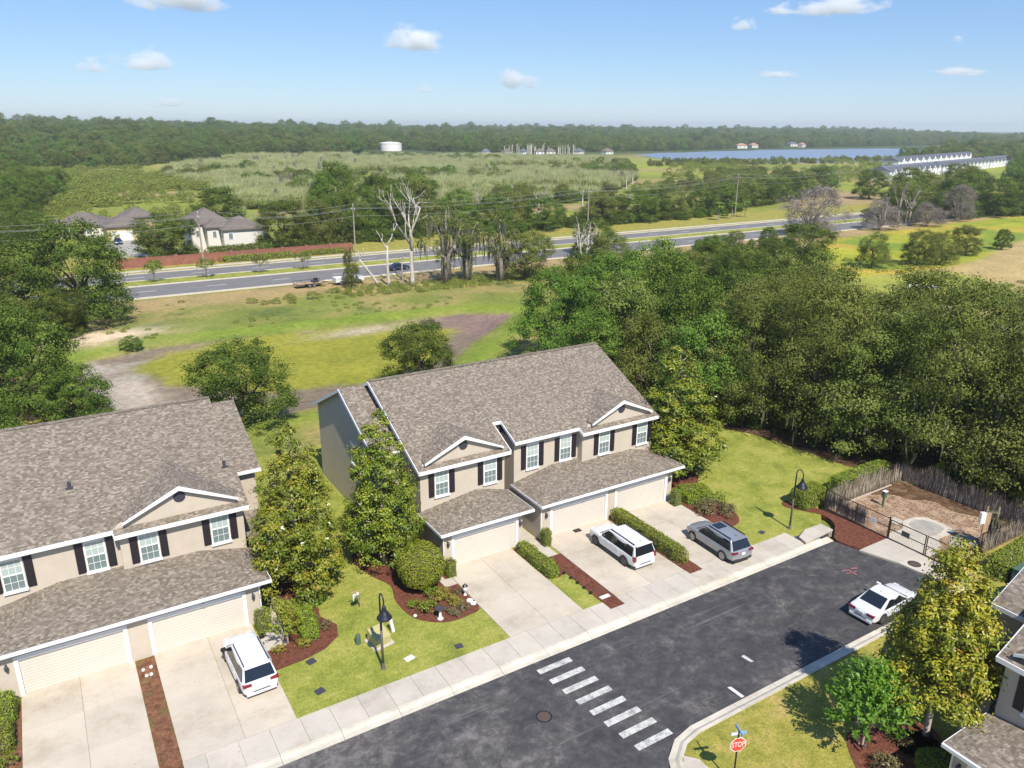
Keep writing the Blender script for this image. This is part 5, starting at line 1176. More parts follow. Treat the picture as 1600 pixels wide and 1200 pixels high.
M['taillight'] = plain('tail_light', (0.21, 0.012, 0.022), 0.15, spec=0.8); M['chrome'] = plain('chrome', (0.7, 0.7, 0.7), 0.15, 0.9); M['clad'] = plain('black_cladding', (0.03, 0.03, 0.032), 0.6)
M['lens'] = plain('lamp_lens', (0.75, 0.76, 0.78), 0.1, spec=0.8); M['plate'] = plain('number_plate', (0.75, 0.74, 0.70), 0.5)

def loft(st, nrm_mirror=True):
    """st: list of rings (each a list of (x,y,z) for the right half, bottom centre to top centre); returns closed mirrored MB"""
    mb = MB(); k = len(st[0]); full = []
    for r_ in st:
        full.append(r_+[(x, -y, z) for x, y, z in r_[-2:0:-1]])
    n = len(full[0]); mb.v = [p for r_ in full for p in r_]
    for i in range(len(st)-1):
        for j in range(n): mb.f.append((i*n+j, (i+1)*n+j, (i+1)*n+(j+1) % n, i*n+(j+1) % n))
    mb.f.append(tuple(range(n))); mb.f.append(tuple(range((len(st)-1)*n+n-1, (len(st)-1)*n-1, -1))); mb.m = [0]*len(mb.f); return mb
def subd(o, lv=2):
    m = o.modifiers.new('smooth', 'SUBSURF'); m.levels = 1; m.render_levels = lv; return o
def wheel(P, x, y, r, rimmat, spokes=5):
    sg = 1 if y > 0 else -1
    w_ = MB(); n = 20; prof = [(r*0.66, 0.10), (r*0.93, 0.115), (r, 0.07), (r, -0.07), (r*0.93, -0.115), (r*0.66, -0.10)]
    for q, (rr, yy) in enumerate(prof): w_.v += [(x+rr*math.cos(2*math.pi*i/n), y+yy*sg, r+rr*math.sin(2*math.pi*i/n)) for i in range(n)]
    for q in range(len(prof)-1):
        for i in range(n): w_.f.append((q*n+i, q*n+(i+1) % n, (q+1)*n+(i+1) % n, (q+1)*n+i))
    w_.m = [0]*len(w_.f); W = w_.build('wheel', M['tyre'], P, smooth=True, uv=False)
    h = MB(); yo = y+sg*0.095
    def disc(rr, y0):
        a = len(h.v); h.v += [(x+rr*math.cos(2*math.pi*i/n), y0, r+rr*math.sin(2*math.pi*i/n)) for i in range(n)]; h.f.append(tuple(range(a, a+n))); h.m.append(1)
    disc(r*0.67, y+sg*0.05); disc(r*0.67, y-sg*0.09)
    for i in range(spokes):
        a = 2*math.pi*i/spokes; c_, s_ = math.cos(a), math.sin(a)
        h.beam((x+0.03*c_, yo, r+0.03*s_), (x+r*0.66*c_, yo-sg*0.02, r+r*0.66*s_), 0.075, 0.03, 0, up=(0, 1, 0))
    for i in range(n):
        a, b_ = 2*math.pi*i/n, 2*math.pi*(i+1)/n; h.beam((x+r*0.64*math.cos(a), yo, r+r*0.64*math.sin(a)), (x+r*0.64*math.cos(b_), yo, r+r*0.64*math.sin(b_)), 0.05, 0.04, 0, up=(0, 1, 0))
    h.build('rim', [rimmat, M['tyre']], W, uv=False)

def car(label, loc, hd, Ld, Wd, Ht, style, paint, rimmat, cat='car', name='parked_car', group=None, sunroof=False, clad=False, lod=2):
    """origin on the ground under the middle; nose towards local +x"""
    P = thing(name, label, cat, loc, hd, group); l = Ld/2; w_ = Wd/2
    suv = style != 'sedan'
    belt = Ht*0.60 if suv else Ht*0.63; hood = Ht*0.585 if suv else Ht*0.60; zb = 0.26 if suv else 0.2
    if style == 'suv':      x_r, x_rr, x_rf, x_w = -l*0.93, -l*0.78, l*0.19, l*0.56
    elif style == 'boxy':   x_r, x_rr, x_rf, x_w = -l*0.965, -l*0.87, l*0.18, l*0.52
    else:                   x_r, x_rr, x_rf, x_w = -l*0.68, -l*0.30, l*0.13, l*0.50
    def ring(x, ww, b, s, t): return [(x, 0, b), (x, ww*0.86, b), (x, ww*0.985, b+0.12), (x, ww, b+(s-b)*0.55), (x, ww*0.985, s-0.05), (x, ww*0.90, t-0.01), (x, ww*0.5, t+0.02), (x, 0, t+0.03)]
    tail = belt if suv else belt*0.98
    st = [ring(-l, w_*0.82, zb+0.14, 0.62*belt+0.1, 0.66*belt+0.06), ring(-l+0.05, w_*0.93, zb+0.05, tail-0.10, tail-0.06), ring(-l+0.28, w_*0.985, zb, tail-0.01, tail), ring(-l*0.5, w_, zb, belt-0.02, belt), ring(0, w_, zb, belt-0.02, belt), ring(x_w-0.05, w_, zb, belt-0.04, belt-0.03),
          ring(x_w+0.18, w_*0.99, zb, hood-0.02, hood), ring(l*0.82, w_*0.95, zb, hood-0.09, hood-0.06), ring(l-0.1, w_*0.87, zb+0.05, hood-0.26, hood-0.19), ring(l, w_*0.74, zb+0.12, hood-0.44, hood-0.36)]
    subd(loft(st).build('body', paint, P, smooth=True, uv=False), lod)
    # cabin: body-coloured roof on pillars, glass set into it
    wb, wt = w_*0.93, w_*0.76; rz_ = Ht-0.05
    def cab(x, wl, zt): return [(x, 0, belt-0.12), (x, wb*0.98, belt-0.12), (x, wl, zt-0.07), (x, wl*0.86, zt), (x, 0, zt+(0.025 if suv else 0.012))]
    e = 0.12
    cs = [[(x_r, 0, belt-0.12), (x_r, wb, belt-0.12), (x_r, wb, belt-0.05), (x_r, wb*0.86, belt-0.03), (x_r, 0, belt-0.02)], cab(x_rr, wt, rz_-0.03), cab((x_rr+x_rf)/2, wt*1.02, rz_+0.015), cab(x_rf, wt, rz_-0.01), [(x_w, 0, belt-0.12), (x_w, wb, belt-0.12), (x_w, wb, belt-0.07), (x_w, wb*0.86, belt-0.05), (x_w, 0, belt-0.04)]]
    MBc = loft(cs); cabin = MBc.build('cabin', paint, P, smooth=False, bevel=0.05 if suv else 0, uv=False)
    def gl(name, pts, off, mat=None):
        v = [Vector(p) for p in pts]; n = (v[1]-v[0]).cross(v[2]-v[0]).normalized(); c = sum(v, Vector())/len(v)
        if n.dot(c-Vector((0, 0, Ht*0.6))) < 0: n = -n
        a = [p+n*off for p in v]; b_ = [p-n*0.05 for p in v]; k = len(v); mb = MB().add(a+b_, [tuple(range(k)), tuple(range(2*k-1, k-1, -1))]+[(i, (i+1) % k, (i+1) % k+k, i+k) for i in range(k)])
        return mb.build(name, mat or M['carglass'], P, uv=False)
    def lerp(a, b_, t): return tuple(a[i]+(b_[i]-a[i])*t for i in range(3))
    zt = rz_-0.08
    for sg in (-1, 1):
        B = lambda x: (x, sg*wb*1.0, belt-0.04)
        T = lambda x: (x, sg*wt*1.0, zt-0.03)
        lo_f, lo_r = x_w-0.22, x_r+(0.24 if style != 'sedan' else 0.30); hi_f, hi_r = x_rf-0.02, x_rr+(0.06 if style != 'sedan' else 0.02)
        cuts = [0, 0.40, 0.72, 1.0] if suv else [0, 0.5, 1.0]
        for i in range(len(cuts)-1):
            a0, a1 = cuts[i]+(0.004 if i else 0), cuts[i+1]-(0.004 if i < len(cuts)-2 else 0)
            gl('side_window', [B(lo_f+(lo_r-lo_f)*a0), B(lo_f+(lo_r-lo_f)*a1), T(hi_f+(hi_r-hi_f)*a1), T(hi_f+(hi_r-hi_f)*a0)], 0.012)
        # doors
        for (xa, xb) in ((x_w-0.25, x_w-1.32), (x_w-1.34, x_w-2.36)):
            d = MB().box(min(xa, xb), max(xa, xb), sg*w_*1.0-0.012, sg*w_*1.0+0.012, zb+0.16, belt-0.10).build('door', paint, P, bevel=0.01, uv=False)
            MB().box(xb+0.08, xb+0.26, sg*w_+(-0.02 if sg < 0 else 0.0)-0.012, sg*w_+0.02+0.012, belt-0.22, belt-0.18).build('handle', M['chrome'] if clad else paint, d, uv=False)
        m_ = MB().box(x_w-0.42, x_w-0.24, min(sg*w_*0.94, sg*(w_+0.22)), max(sg*w_*0.94, sg*(w_+0.22)), belt-0.02, belt+0.14); m_.build('mirror', M['dark'] if style == 'suv' and not sunroof else paint, P, bevel=0.03, uv=False)
        # wheel arches and wheels
        r = Ht*0.205 if suv else 0.335
        for x in (-l*0.60, l*0.62):
            n = 16; a = MB()
            pts = [(x+(r+0.06)*math.cos(t), (r+0.06)*math.sin(t)+r) for t in np.linspace(-0.12, math.pi+0.12, n)]
            y0, y1 = sg*w_*0.9, sg*(w_+0.006)
            a.v = [(px, y0, pz) for px, pz in pts]+[(px, y1, pz) for px, pz in pts]; a.f = [tuple(range(n, 2*n)) if sg < 0 else tuple(range(2*n-1, n-1, -1))]+[(i, i+1, i+1+n, i+n) for i in range(n-1)]; a.m = [0]*len(a.f)
            a.build('wheel_arch', M['clad'], P, uv=False); wheel(P, x, sg*(w_-0.085), r, rimmat, 7 if clad else 5)
        if clad or suv: MB().box(-l*0.44, l*0.46, min(sg*(w_-0.1), sg*(w_+0.002)), max(sg*(w_-0.1), sg*(w_+0.002)), zb-0.03, zb+0.09).build('sill_trim', M['clad'], P, uv=False)
        # lamps
        if style == 'boxy': tl = MB().box(-l-0.005, -l+0.24, sg*w_*0.84-0.07*1, sg*w_*0.84+0.12, belt-0.34, belt+0.02)
        elif style == 'suv': tl = MB().box(-l+0.0, -l+0.26, sg*w_*0.72-0.24, sg*w_*0.72+0.22, belt-0.21, belt-0.07)
        else: tl = MB().box(-l-0.01, -l+0.3, sg*w_*0.66-0.24, sg*w_*0.66+0.24, belt-0.25, belt-0.10)
        tl.build('tail_light', M['taillight'], P, bevel=0.03, uv=False)
        MB().box(l-0.42, l-0.10, sg*w_*0.63-0.17, sg*w_*0.63+0.17, hood-0.34, hood-0.17).build('headlight', M['lens'], P, bevel=0.03, uv=False)
        if suv: MB().beam((x_rr+0.1, sg*wt*0.87, Ht+0.0), (x_rf-0.15, sg*wt*0.87, Ht+0.0), 0.045, 0.06).build('roof_rail', M['dark'], P, uv=False)
    gl('windscreen', [(x_w-0.03, -wb*0.9, belt-0.0), (x_w-0.03, wb*0.9, belt-0.0), (x_rf+0.06, wt*0.88, rz_-0.07), (x_rf+0.06, -wt*0.88, rz_-0.07)], 0.02)
    if suv: gl('rear_window', [(x_r+0.005, -wb*0.86, belt+0.0), (x_r+0.005, wb*0.86, belt+0.0), (x_rr-0.035, wt*0.9, rz_-0.10), (x_rr-0.035, -wt*0.9, rz_-0.10)], 0.025)
    else: gl('rear_window', [(x_r+0.10, -wb*0.82, belt+0.02), (x_r+0.10, wb*0.82, belt+0.02), (x_rr-0.03, wt*0.88, rz_-0.06), (x_rr-0.03, -wt*0.88, rz_-0.06)], 0.025)
    MB().box(-l-0.03, -l+0.1, -w_*0.8, w_*0.8, zb+0.02, zb+0.2).build('rear_bumper', M['clad'] if clad else paint, P, bevel=0.03, uv=False)
    MB().box(-l-0.022, -l+0.02, -w_*0.45, w_*0.45, zb+0.21, zb+0.25).build('bumper_strip', M['chrome'] if clad else M['clad'], P, uv=False)
    MB().box(-l-0.025, -l+0.03, -0.17, 0.17, belt*0.66, belt*0.66+0.16).build('number_plate', M['plate'], P, uv=False)
    MB().add([(x_rr+0.25, -0.03, Ht-0.02), (x_rr+0.25, 0.03, Ht-0.02), (x_rr+0.42, 0, Ht-0.02), (x_rr+0.24, 0, Ht+0.10)], [(0, 1, 3), (1, 2, 3), (2, 0, 3), (0, 2, 1)]).build('aerial', paint, P, uv=False)
    if suv: MB().box(x_rr-0.17, x_rr+0.05, -wt*0.9, wt*0.9, rz_-0.03, rz_+0.015).build('spoiler', paint, P, bevel=0.02, uv=False)
    if sunroof: MB().box(x_rf-0.85, x_rf-0.15, -wt*0.52, wt*0.52, Ht-0.03, Ht+0.006).build('sunroof', M['carglass'], P, uv=False)
    return P
Z_D, Z_S = 0.05, -0.10
car('white rounded suv with dark rear window and black roof rails on the left driveway', (6.38, 37.75, Z_D), R(91.5), 4.95, 1.96, 1.72, 'suv', M['whitecar'], M['rimdark'])
car('large boxy white suv parked beside the long hedge', (31.98, 37.0, Z_D), R(89.5), 5.3, 2.05, 1.82, 'boxy', M['whitecar'], M['rimdark'])
car('silver suv with a dark sunroof on the rightmost driveway', (38.33, 33.9, Z_D), R(87), 5.0, 1.98, 1.75, 'suv', M['silvercar'], M['rim'], sunroof=True, clad=True)
car('white sedan parked at the kerb behind the yellow-green magnolia', (41.9, 23.22, Z_S), R(1.5), 4.9, 1.86, 1.45, 'sedan', M['whitecar'], M['rimdark'])
car('dark blue car on the driveway of the yellow house beyond the brick wall', (18.2, 220, 0.02), R(-92), 4.7, 1.85, 1.5, 'sedan', M['bluecar'], M['rim'], lod=1)
car('black car half hidden by trees in front of the white two-storey house', (30.5, 194, 0.02), R(10), 4.7, 1.85, 1.5, 'sedan', M['blackcar'], M['rim'], lod=1)
car('dark car under the trees beside the black one before the white house', (27.0, 196, 0.02), R(15), 4.7, 1.85, 1.5, 'sedan', M['blackcar'], M['rim'], lod=1)

# pickup and flatbed trailer on the verge of the main road
T = thing('pickup_truck', 'white pickup truck on the verge of the main road', 'pickup truck', (50.2, 141.2, 0.0), R(2))
mb = MB(); mb.box(-2.9, 2.85, -1.0, 1.0, 0.55, 1.1); mb.box(-2.9, -0.75, -1.0, -0.93, 1.1, 1.42).box(-2.9, -0.75, 0.93, 1.0, 1.1, 1.42).box(-2.9, -2.82, -0.93, 0.93, 1.1, 1.42); mb.box(0.95, 2.8, -0.95, 0.95, 1.1, 1.3)
mb.build('body', M['whitecar'], T, bevel=0.05, uv=False)
cb = MB().add([(-0.75, -0.97, 1.1), (1.25, -0.97, 1.1), (1.25, 0.97, 1.1), (-0.75, 0.97, 1.1), (-0.55, -0.78, 1.92), (0.55, -0.78, 1.92), (0.55, 0.78, 1.92), (-0.55, 0.78, 1.92)], [(0, 3, 2, 1), (4, 5, 6, 7), (0, 1, 5, 4), (1, 2, 6, 5), (2, 3, 7, 6), (3, 0, 4, 7)]); cb.build('cabin', M['whitecar'], T, bevel=0.05, uv=False)
for sg in (-1, 1):
    MB().add([(-0.6, sg*0.965, 1.2), (1.0, sg*0.965, 1.2), (0.52, sg*0.82, 1.82), (-0.48, sg*0.82, 1.82), (-0.6, sg*0.90, 1.2), (1.0, sg*0.90, 1.2), (0.52, sg*0.75, 1.82), (-0.48, sg*0.75, 1.82)], [(0, 1, 2, 3), (7, 6, 5, 4), (0, 4, 5, 1), (1, 5, 6, 2), (2, 6, 7, 3), (3, 7, 4, 0)]).build('side_window', M['carglass'], T, uv=False)
    for x in (-1.75, 1.9): wheel(T, x, sg*0.92, 0.42, M['rim'])
T = thing('flatbed_trailer', 'low flatbed trailer with wooden deck hitched behind the white pickup', 'trailer', (43.0, 141.9, 0.0), R(2))
MB().box(-3.0, 2.2, -1.05, 1.05, 0.62, 0.72).build('frame', M['dark'], T, uv=False)
M['plank'] = plain('deck_plank', (0.42, 0.28, 0.17), 0.85, var=0.2, scale=3)
for i in range(8): MB().box(-2.95, 2.15, -1.0+i*0.25, -0.77+i*0.25, 0.722, 0.77).build('plank', M['plank'], T, uv=False)
t_ = MB()
for sg in (-1, 1):
    t_.beam((-3, sg*1.04, 1.15), (2.2, sg*1.04, 1.15), 0.06, 0.06)
    for x in (-3, -1.3, 0.5, 2.2): t_.beam((x, sg*1.04, 0.72), (x, sg*1.04, 1.15), 0.05, 0.05)
t_.beam((2.2, 0.6, 0.66), (3.5, 0, 0.6), 0.08, 0.08).beam((2.2, -0.6, 0.66), (3.5, 0, 0.6), 0.08, 0.08); t_.build('rail', M['dark'], T, uv=False)
for sg in (-1, 1):
    for x in (-0.5, 0.35): wheel(T, x, sg*0.98, 0.34, M['rim'])
mo = thing('mower', 'machine with handlebars standing on the flatbed trailer', 'mower', (43.9, 141.9, 0.78), R(5))
MB().box(-0.6, 0.6, -0.5, 0.5, 0.1, 0.4).build('deck', M['vent'], mo, bevel=0.05, uv=False); MB().box(-0.2, 0.5, -0.3, 0.3, 0.4, 0.75).build('engine', M['dark'], mo, bevel=0.05, uv=False)
MB().beam((-0.5, -0.4, 0.3), (-1.0, -0.4, 1.0), 0.05, 0.05).beam((-0.5, 0.4, 0.3), (-1.0, 0.4, 1.0), 0.05, 0.05).beam((-1.0, -0.4, 1.0), (-1.0, 0.4, 1.0), 0.05, 0.05).build('handlebar', M['chrome'], mo, uv=False)
car('dark car passing behind the bleached trees on the main road', (64.5, 150.2, 0.03), R(2), 4.8, 1.85, 1.5, 'sedan', M['bluecar'], M['rim'], name='car', lod=1)
# ------------------------------------------------------------------ street lamps
M['lampmetal'] = plain('lamp_metal', (0.022, 0.026, 0.034), 0.4, 0.3)
M['polepaint'] = plain('pole_paint', (0.12, 0.105, 0.095), 0.6, var=0.15, scale=4)
def street_lamp(x, y, label):
    P = thing('street_lamp', label, 'street lamp', (x, y, 0), 0, 'street lamps along the kerb')
    MB().lathe([(0.14, 0), (0.14, 0.05), (0.1, 0.12), (0.085, 0.4)], 12).build('base', M['polepaint'], P, smooth=False, uv=False)
    MB().tube([(0, 0, 0.3), (0, 0, 3.2)], [0.075, 0.065], 12).build('pole', M['polepaint'], P, smooth=True, uv=False)
    a = [(0, -0.29+0.29*math.cos(t), 4.6+0.36*math.sin(t)) for t in np.linspace(0, math.pi, 13)]
    MB().tube([(0, 0, 3.18), (0, 0, 4.2)]+a+[(0, -0.58, 4.35)], [0.06, 0.05]+[0.04]*13+[0.035], 10).build('arm', M['lampmetal'], P, smooth=True, uv=False)
    MB().lathe([(0.04, 4.42), (0.10, 4.36), (0.13, 4.22), (0.13, 4.12), (0.2, 4.04), (0.27, 3.92), (0.33, 3.8), (0.41, 3.70), (0.42, 3.66), (0.39, 3.66), (0.3, 3.78), (0.15, 3.98), (0.05, 4.05)], 20, (0, -0.58, 0)).build('shade', M['lampmetal'], P, smooth=True, uv=False)
    MB().lathe([(0.03, 3.98), (0.12, 3.9), (0.13, 3.8), (0.06, 3.72)], 12, (0, -0.58, 0)).build('bulb', M['lens'], P, smooth=True, uv=False)
street_lamp(12.75, 34.1, 'black hooded street lamp standing on the lawn before the tan utility box')
street_lamp(45.05, 33.05, 'black hooded street lamp beside the clipped square hedge near the storm inlet')

# ------------------------------------------------------------------ stop sign with street name blade
M['signred'] = plain('sign_red', (0.62, 0.075, 0.045), 0.4, var=0.05); M['signwhite'] = plain('sign_white', (0.78, 0.76, 0.72), 0.5); M['signblue'] = plain('sign_blue', (0.22, 0.36, 0.58), 0.4)
P = thing('stop_sign', 'red stop sign with a blue street name blade on the grass corner', 'stop sign', (23.38, 18.35, 0), R(-20))
MB().tube([(0, 0, 0), (0, 0, 3.05)], 0.04, 8).build('post', M['lampmetal'], P, uv=False)
def octo(r, y0, y1, z):
    v = [(r*math.cos(R(22.5+45*i)), y0, z+r*math.sin(R(22.5+45*i))) for i in range(8)]+[(r*math.cos(R(22.5+45*i)), y1, z+r*math.sin(R(22.5+45*i))) for i in range(8)]
    return MB().add(v, [tuple(range(8)), tuple(range(15, 7, -1))]+[(i, i+8, (i+1) % 8+8, (i+1) % 8) for i in range(8)])
octo(0.41, -0.055, -0.045, 2.3).build('sign_border', M['signwhite'], P, uv=False); octo(0.372, -0.060, -0.050, 2.3).build('sign_face', M['signred'], P, uv=False)
def text(body, size, loc, mat, parent, name='lettering', rot=(R(90), 0, 0), ext=0.004):
    cu = bpy.data.curves.new(name, 'FONT'); cu.body = body; cu.size = size; cu.align_x = 'CENTER'; cu.align_y = 'CENTER'; cu.extrude = ext
    cu.materials.append(mat); tmp = bpy.data.objects.new('tmp', cu); COL.objects.link(tmp); dg = bpy.context.evaluated_depsgraph_get(); dg.update()
    me = bpy.data.meshes.new_from_object(tmp.evaluated_get(dg)); bpy.data.objects.remove(tmp)
    o = bpy.data.objects.new(name, me); link(o, parent); o.location = loc; o.rotation_euler = rot; return o
tx = text('STOP', 0.36, (0, -0.064, 2.3), M['signwhite'], P); tx.scale = (0.74, 1.1, 1)
MB().box(-0.38, 0.38, -0.012, 0.012, 2.80, 2.98).build('name_blade', M['signblue'], P, bevel=0.004, uv=False); MB().box(-0.02, 0.02, -0.34, 0.34, 2.99, 3.13).build('name_blade', M['signblue'], P, bevel=0.004, uv=False)
MB().box(-0.36, 0.16, -0.0145, -0.0125, 2.825, 2.955).build('blade_panel', M['signwhite'], P, uv=False)

# ------------------------------------------------------------------ hedges, clipped shrubs and garden plants
def hedge(label, x0, x1, y0, y1, h, mat, n, size=0.12, name='hedge', cat='hedge', group=None, rz=0.0, seed=1, rnd=0.25):
    g = np.random.default_rng(seed); cx, cy = (x0+x1)/2, (y0+y1)/2; hx, hy = (x1-x0)/2, (y1-y0)/2
    P = thing(name, label, cat, (cx, cy, 0), rz, group)
    MB().box(-hx*0.86, hx*0.86, -hy*0.86, hy*0.86, 0, h*0.88).build('stem', M['bark'], P, uv=False)  # added dark core box, keeps the leaf shell from being see-through
    A = [4*hx*hy, 2*hx*h*1.0, 2*hx*h, 2*hy*h, 2*hy*h]; k = g.choice(5, n, p=np.array(A)/sum(A)); u, v = g.uniform(-1, 1, n), g.uniform(-1, 1, n)
    Pp = np.zeros((n, 3)); Nn = np.zeros((n, 3))
    for i, (ax, sg) in enumerate([(2, 1), (1, -1), (1, 1), (0, -1), (0, 1)]):
        m_ = k == i
        if ax == 2: Pp[m_] = np.stack([u[m_]*hx, v[m_]*hy, np.full(m_.sum(), h)], 1)
        elif ax == 1: Pp[m_] = np.stack([u[m_]*hx, np.full(m_.sum(), sg*hy), (v[m_]*0.5+0.5)*h], 1)
        else: Pp[m_] = np.stack([np.full(m_.sum(), sg*hx), v[m_]*hy, (u[m_]*0.5+0.5)*h], 1)
        Nn[m_, ax] = sg
    bmp_ = (fbm(Pp[:, 0]*3+cx, Pp[:, 1]*3+Pp[:, 2]*2+cy, 0.9, 3)-0.5)*rnd*0.9
    # soften the corners
    q = Pp/np.array([hx, hy, h]); q[:, 2] = q[:, 2]*2-1; rr = np.abs(q)**5; f = np.maximum(rr.sum(1), 1)**(-0.16); Pp[:, :2] *= f[:, None]; Pp[:, 2] = (np.where(q[:, 2] > 0, q[:, 2]*f, q[:, 2])+1)/2*h
    Pp += Nn*bmp_[:, None]+g.normal(size=(n, 3))*size*0.35
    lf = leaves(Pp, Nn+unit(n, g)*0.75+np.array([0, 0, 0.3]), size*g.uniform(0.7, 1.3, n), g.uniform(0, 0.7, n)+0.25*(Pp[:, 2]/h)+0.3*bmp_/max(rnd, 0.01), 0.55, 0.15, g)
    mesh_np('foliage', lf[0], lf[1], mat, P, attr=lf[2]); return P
hedge('narrow hedge along the right edge of the left single driveway', 25.62, 26.5, 36.6, 41.0, 0.75, M['hedge'], 4200, 0.11, seed=2)
hedge('long hedge between the boxy white suv and the silver suv', 34.3, 35.25, 33.4, 41.4, 0.95, M['hedge'], 8000, 0.11, seed=3)
hedge('clipped square hedge behind the street lamp at the dog park corner', 48.2, 51.0, 34.3, 35.9, 1.5, M['hedge'], 7000, 0.11, seed=4, rz=R(2))
hedge('low flat-topped hedge outside the reed screen of the dog park', 52.6, 60, 34.6, 35.7, 1.5, M['hedge'], 7000, 0.12, seed=5)
hedge('bright hedge outside the dog park at the right edge of the picture', 51.0, 60, 20.8, 22.3, 1.25, M['hedge'], 9000, 0.12, seed=6, rz=R(3))
hedge('rounded green hedge in the curved bed, nearest the crape myrtle', 9.75, 10.75, 38.4, 41.2, 0.8, M['hedge'], 3600, 0.11, seed=7, rz=R(-8))
hedge('rounded green hedge at the back of the curved bed under the broad magnolia', 10.2, 12.2, 41.6, 42.7, 0.8, M['hedge'], 3000, 0.11, seed=8, rz=R(25))
hedge('low green hedge by the concrete path of the rightmost house', 41.5, 44.0, 39.2, 42.0, 0.6, M['hedge'], 4200, 0.12, seed=9, rz=R(-25))
hedge('hedge running along the mulch bed at the bottom right corner', 31.0, 34.6, 12.6, 14.0, 0.85, M['hedge'], 6000, 0.10, seed=10, rz=R(-38))
for x, y, w_, h, lb in [(8.0, 41.0, 0.85, 1.4, 'square clipped shrub at the right pier of the left garages'), (20.25, 40.5, 0.62, 1.25, 'small clipped shrub at the left pier of the single garage'), (27.98, 40.55, 0.62, 1.3, 'small clipped shrub at the corner of the double garage by the alley'), (40.35, 40.4, 0.68, 1.35, 'small clipped shrub at the far right pier of the garages')]:
    hedge(lb, x-w_/2, x+w_/2, y-w_/2, y+w_/2, h, M['hedge'], 1300, 0.09, 'clipped_shrub', 'shrub', 'clipped shrubs at the garage piers', seed=int(x*10), rnd=0.12)
hedge('clipped green bush at the left frame edge beside the garage', -5.9, -4.6, 39.8, 41.2, 1.15, M['hedge'], 2600, 0.11, 'clipped_shrub', 'shrub', seed=21)
hedge('shaded green bush by the left driveway at the frame edge', -6.6, -4.7, 37.6, 39.2, 1.1, M['hedge'], 2800, 0.11, 'clipped_shrub', 'shrub', seed=22)
# ball topiary
g = np.random.default_rng(8); P = thing('topiary', 'large clipped ball topiary in the mulch bed left of the single garage', 'topiary', (17.95, 40.2, 0))
d = unit(11000, g); d = d[d[:, 2] > -0.86]; bb = fbm(d[:, 0]*4+9, d[:, 1]*4+d[:, 2]*3, 1.2, 3)-0.5
p = d*(1.5+0.22*bb[:, None])+np.array([0, 0, 1.72])+g.normal(size=d.shape)*0.03
lf = leaves(p, d+unit(len(d), g)*0.85+np.array([0, 0, 0.2]), 0.12*g.uniform(0.7, 1.3, len(d)), g.uniform(0, 0.75, len(d))+0.5*bb+0.08, 0.5, 0.15, g)
mesh_np('foliage', lf[0], lf[1], M['topiary'], P, attr=lf[2])
bm_ = bmesh.new(); bmesh.ops.create_icosphere(bm_, subdivisions=3, radius=1.36); me = bpy.data.meshes.new('heart'); bm_.to_mesh(me); bm_.free(); me.materials.append(M['bark']); o = link(bpy.data.objects.new('heart', me), P); o.location = (0, 0, 1.72)
MB().tube([(0, 0, -0.05), (0.05, 0, 0.5)], [0.12, 0.1], 8).tube([(0.25, 0.05, -0.05), (0.12, 0, 0.6)], [0.05, 0.05], 6).build('trunk', M['greywood'], P, uv=False)
# crape myrtles
def myrtle(label, x, y, h, w_, mat, seed, n=150, stems=6, sz=0.17):
    g = np.random.default_rng(seed); P = thing('crape_myrtle', label, 'crape myrtle', (x, y, 0), 0, 'crape myrtles'); mb = MB(); V = []; base = h*0.28
    pts, dirs = [], []
    for i in range(n):
        a = g.uniform(0, 6.28); el = g.uniform(0.1, 1.5); t_ = Vector((math.cos(a)*math.cos(el)*w_/2, math.sin(a)*math.cos(el)*w_/2, base+(h-base)*(0.12+0.88*math.sin(el))))*1.0
        s_ = Vector((t_.x*0.25, t_.y*0.25, base+(t_.z-base)*0.3)); m_ = 26
        for j in range(m_):
            f = g.uniform(0.15, 1)**0.8; q = s_.lerp(t_, f); pts.append((q.x+g.normal()*0.05, q.y+g.normal()*0.05, q.z+g.normal()*0.05)); dirs.append(((t_-s_).normalized()))
    pts = np.array(pts); dr = np.array([tuple(v) for v in dirs]); rad = pts*np.array([1, 1, 0.6]); rad[:, 2] -= base*0.6
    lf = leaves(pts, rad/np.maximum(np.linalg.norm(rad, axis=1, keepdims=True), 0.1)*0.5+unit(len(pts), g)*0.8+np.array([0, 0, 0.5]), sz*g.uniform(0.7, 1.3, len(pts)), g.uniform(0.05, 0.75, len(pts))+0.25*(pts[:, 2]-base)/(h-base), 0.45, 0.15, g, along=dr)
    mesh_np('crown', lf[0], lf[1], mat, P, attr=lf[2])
    for i in range(stems):
        a = 6.28*i/stems+0.3; mb.tube([(0.12*math.cos(a), 0.12*math.sin(a), -0.05), (w_*0.07*math.cos(a), w_*0.07*math.sin(a), base), (w_*0.22*math.cos(a), w_*0.22*math.sin(a), base+(h-base)*0.5)], [0.045, 0.035, 0.015], 6)
    mb.build('trunk', M['palebark'], P, uv=False); return P
myrtle('bright green crape myrtle in front of the yellow-green magnolia at the bottom right', 30.5, 16.7, 4.9, 4.4, M['myrtle'], 3, 230, 3, 0.21)
myrtle('small multi-stemmed crape myrtle beside the left white suv', 8.75, 39.1, 2.9, 2.5, M['topiary'], 4, 110, 7, 0.12)
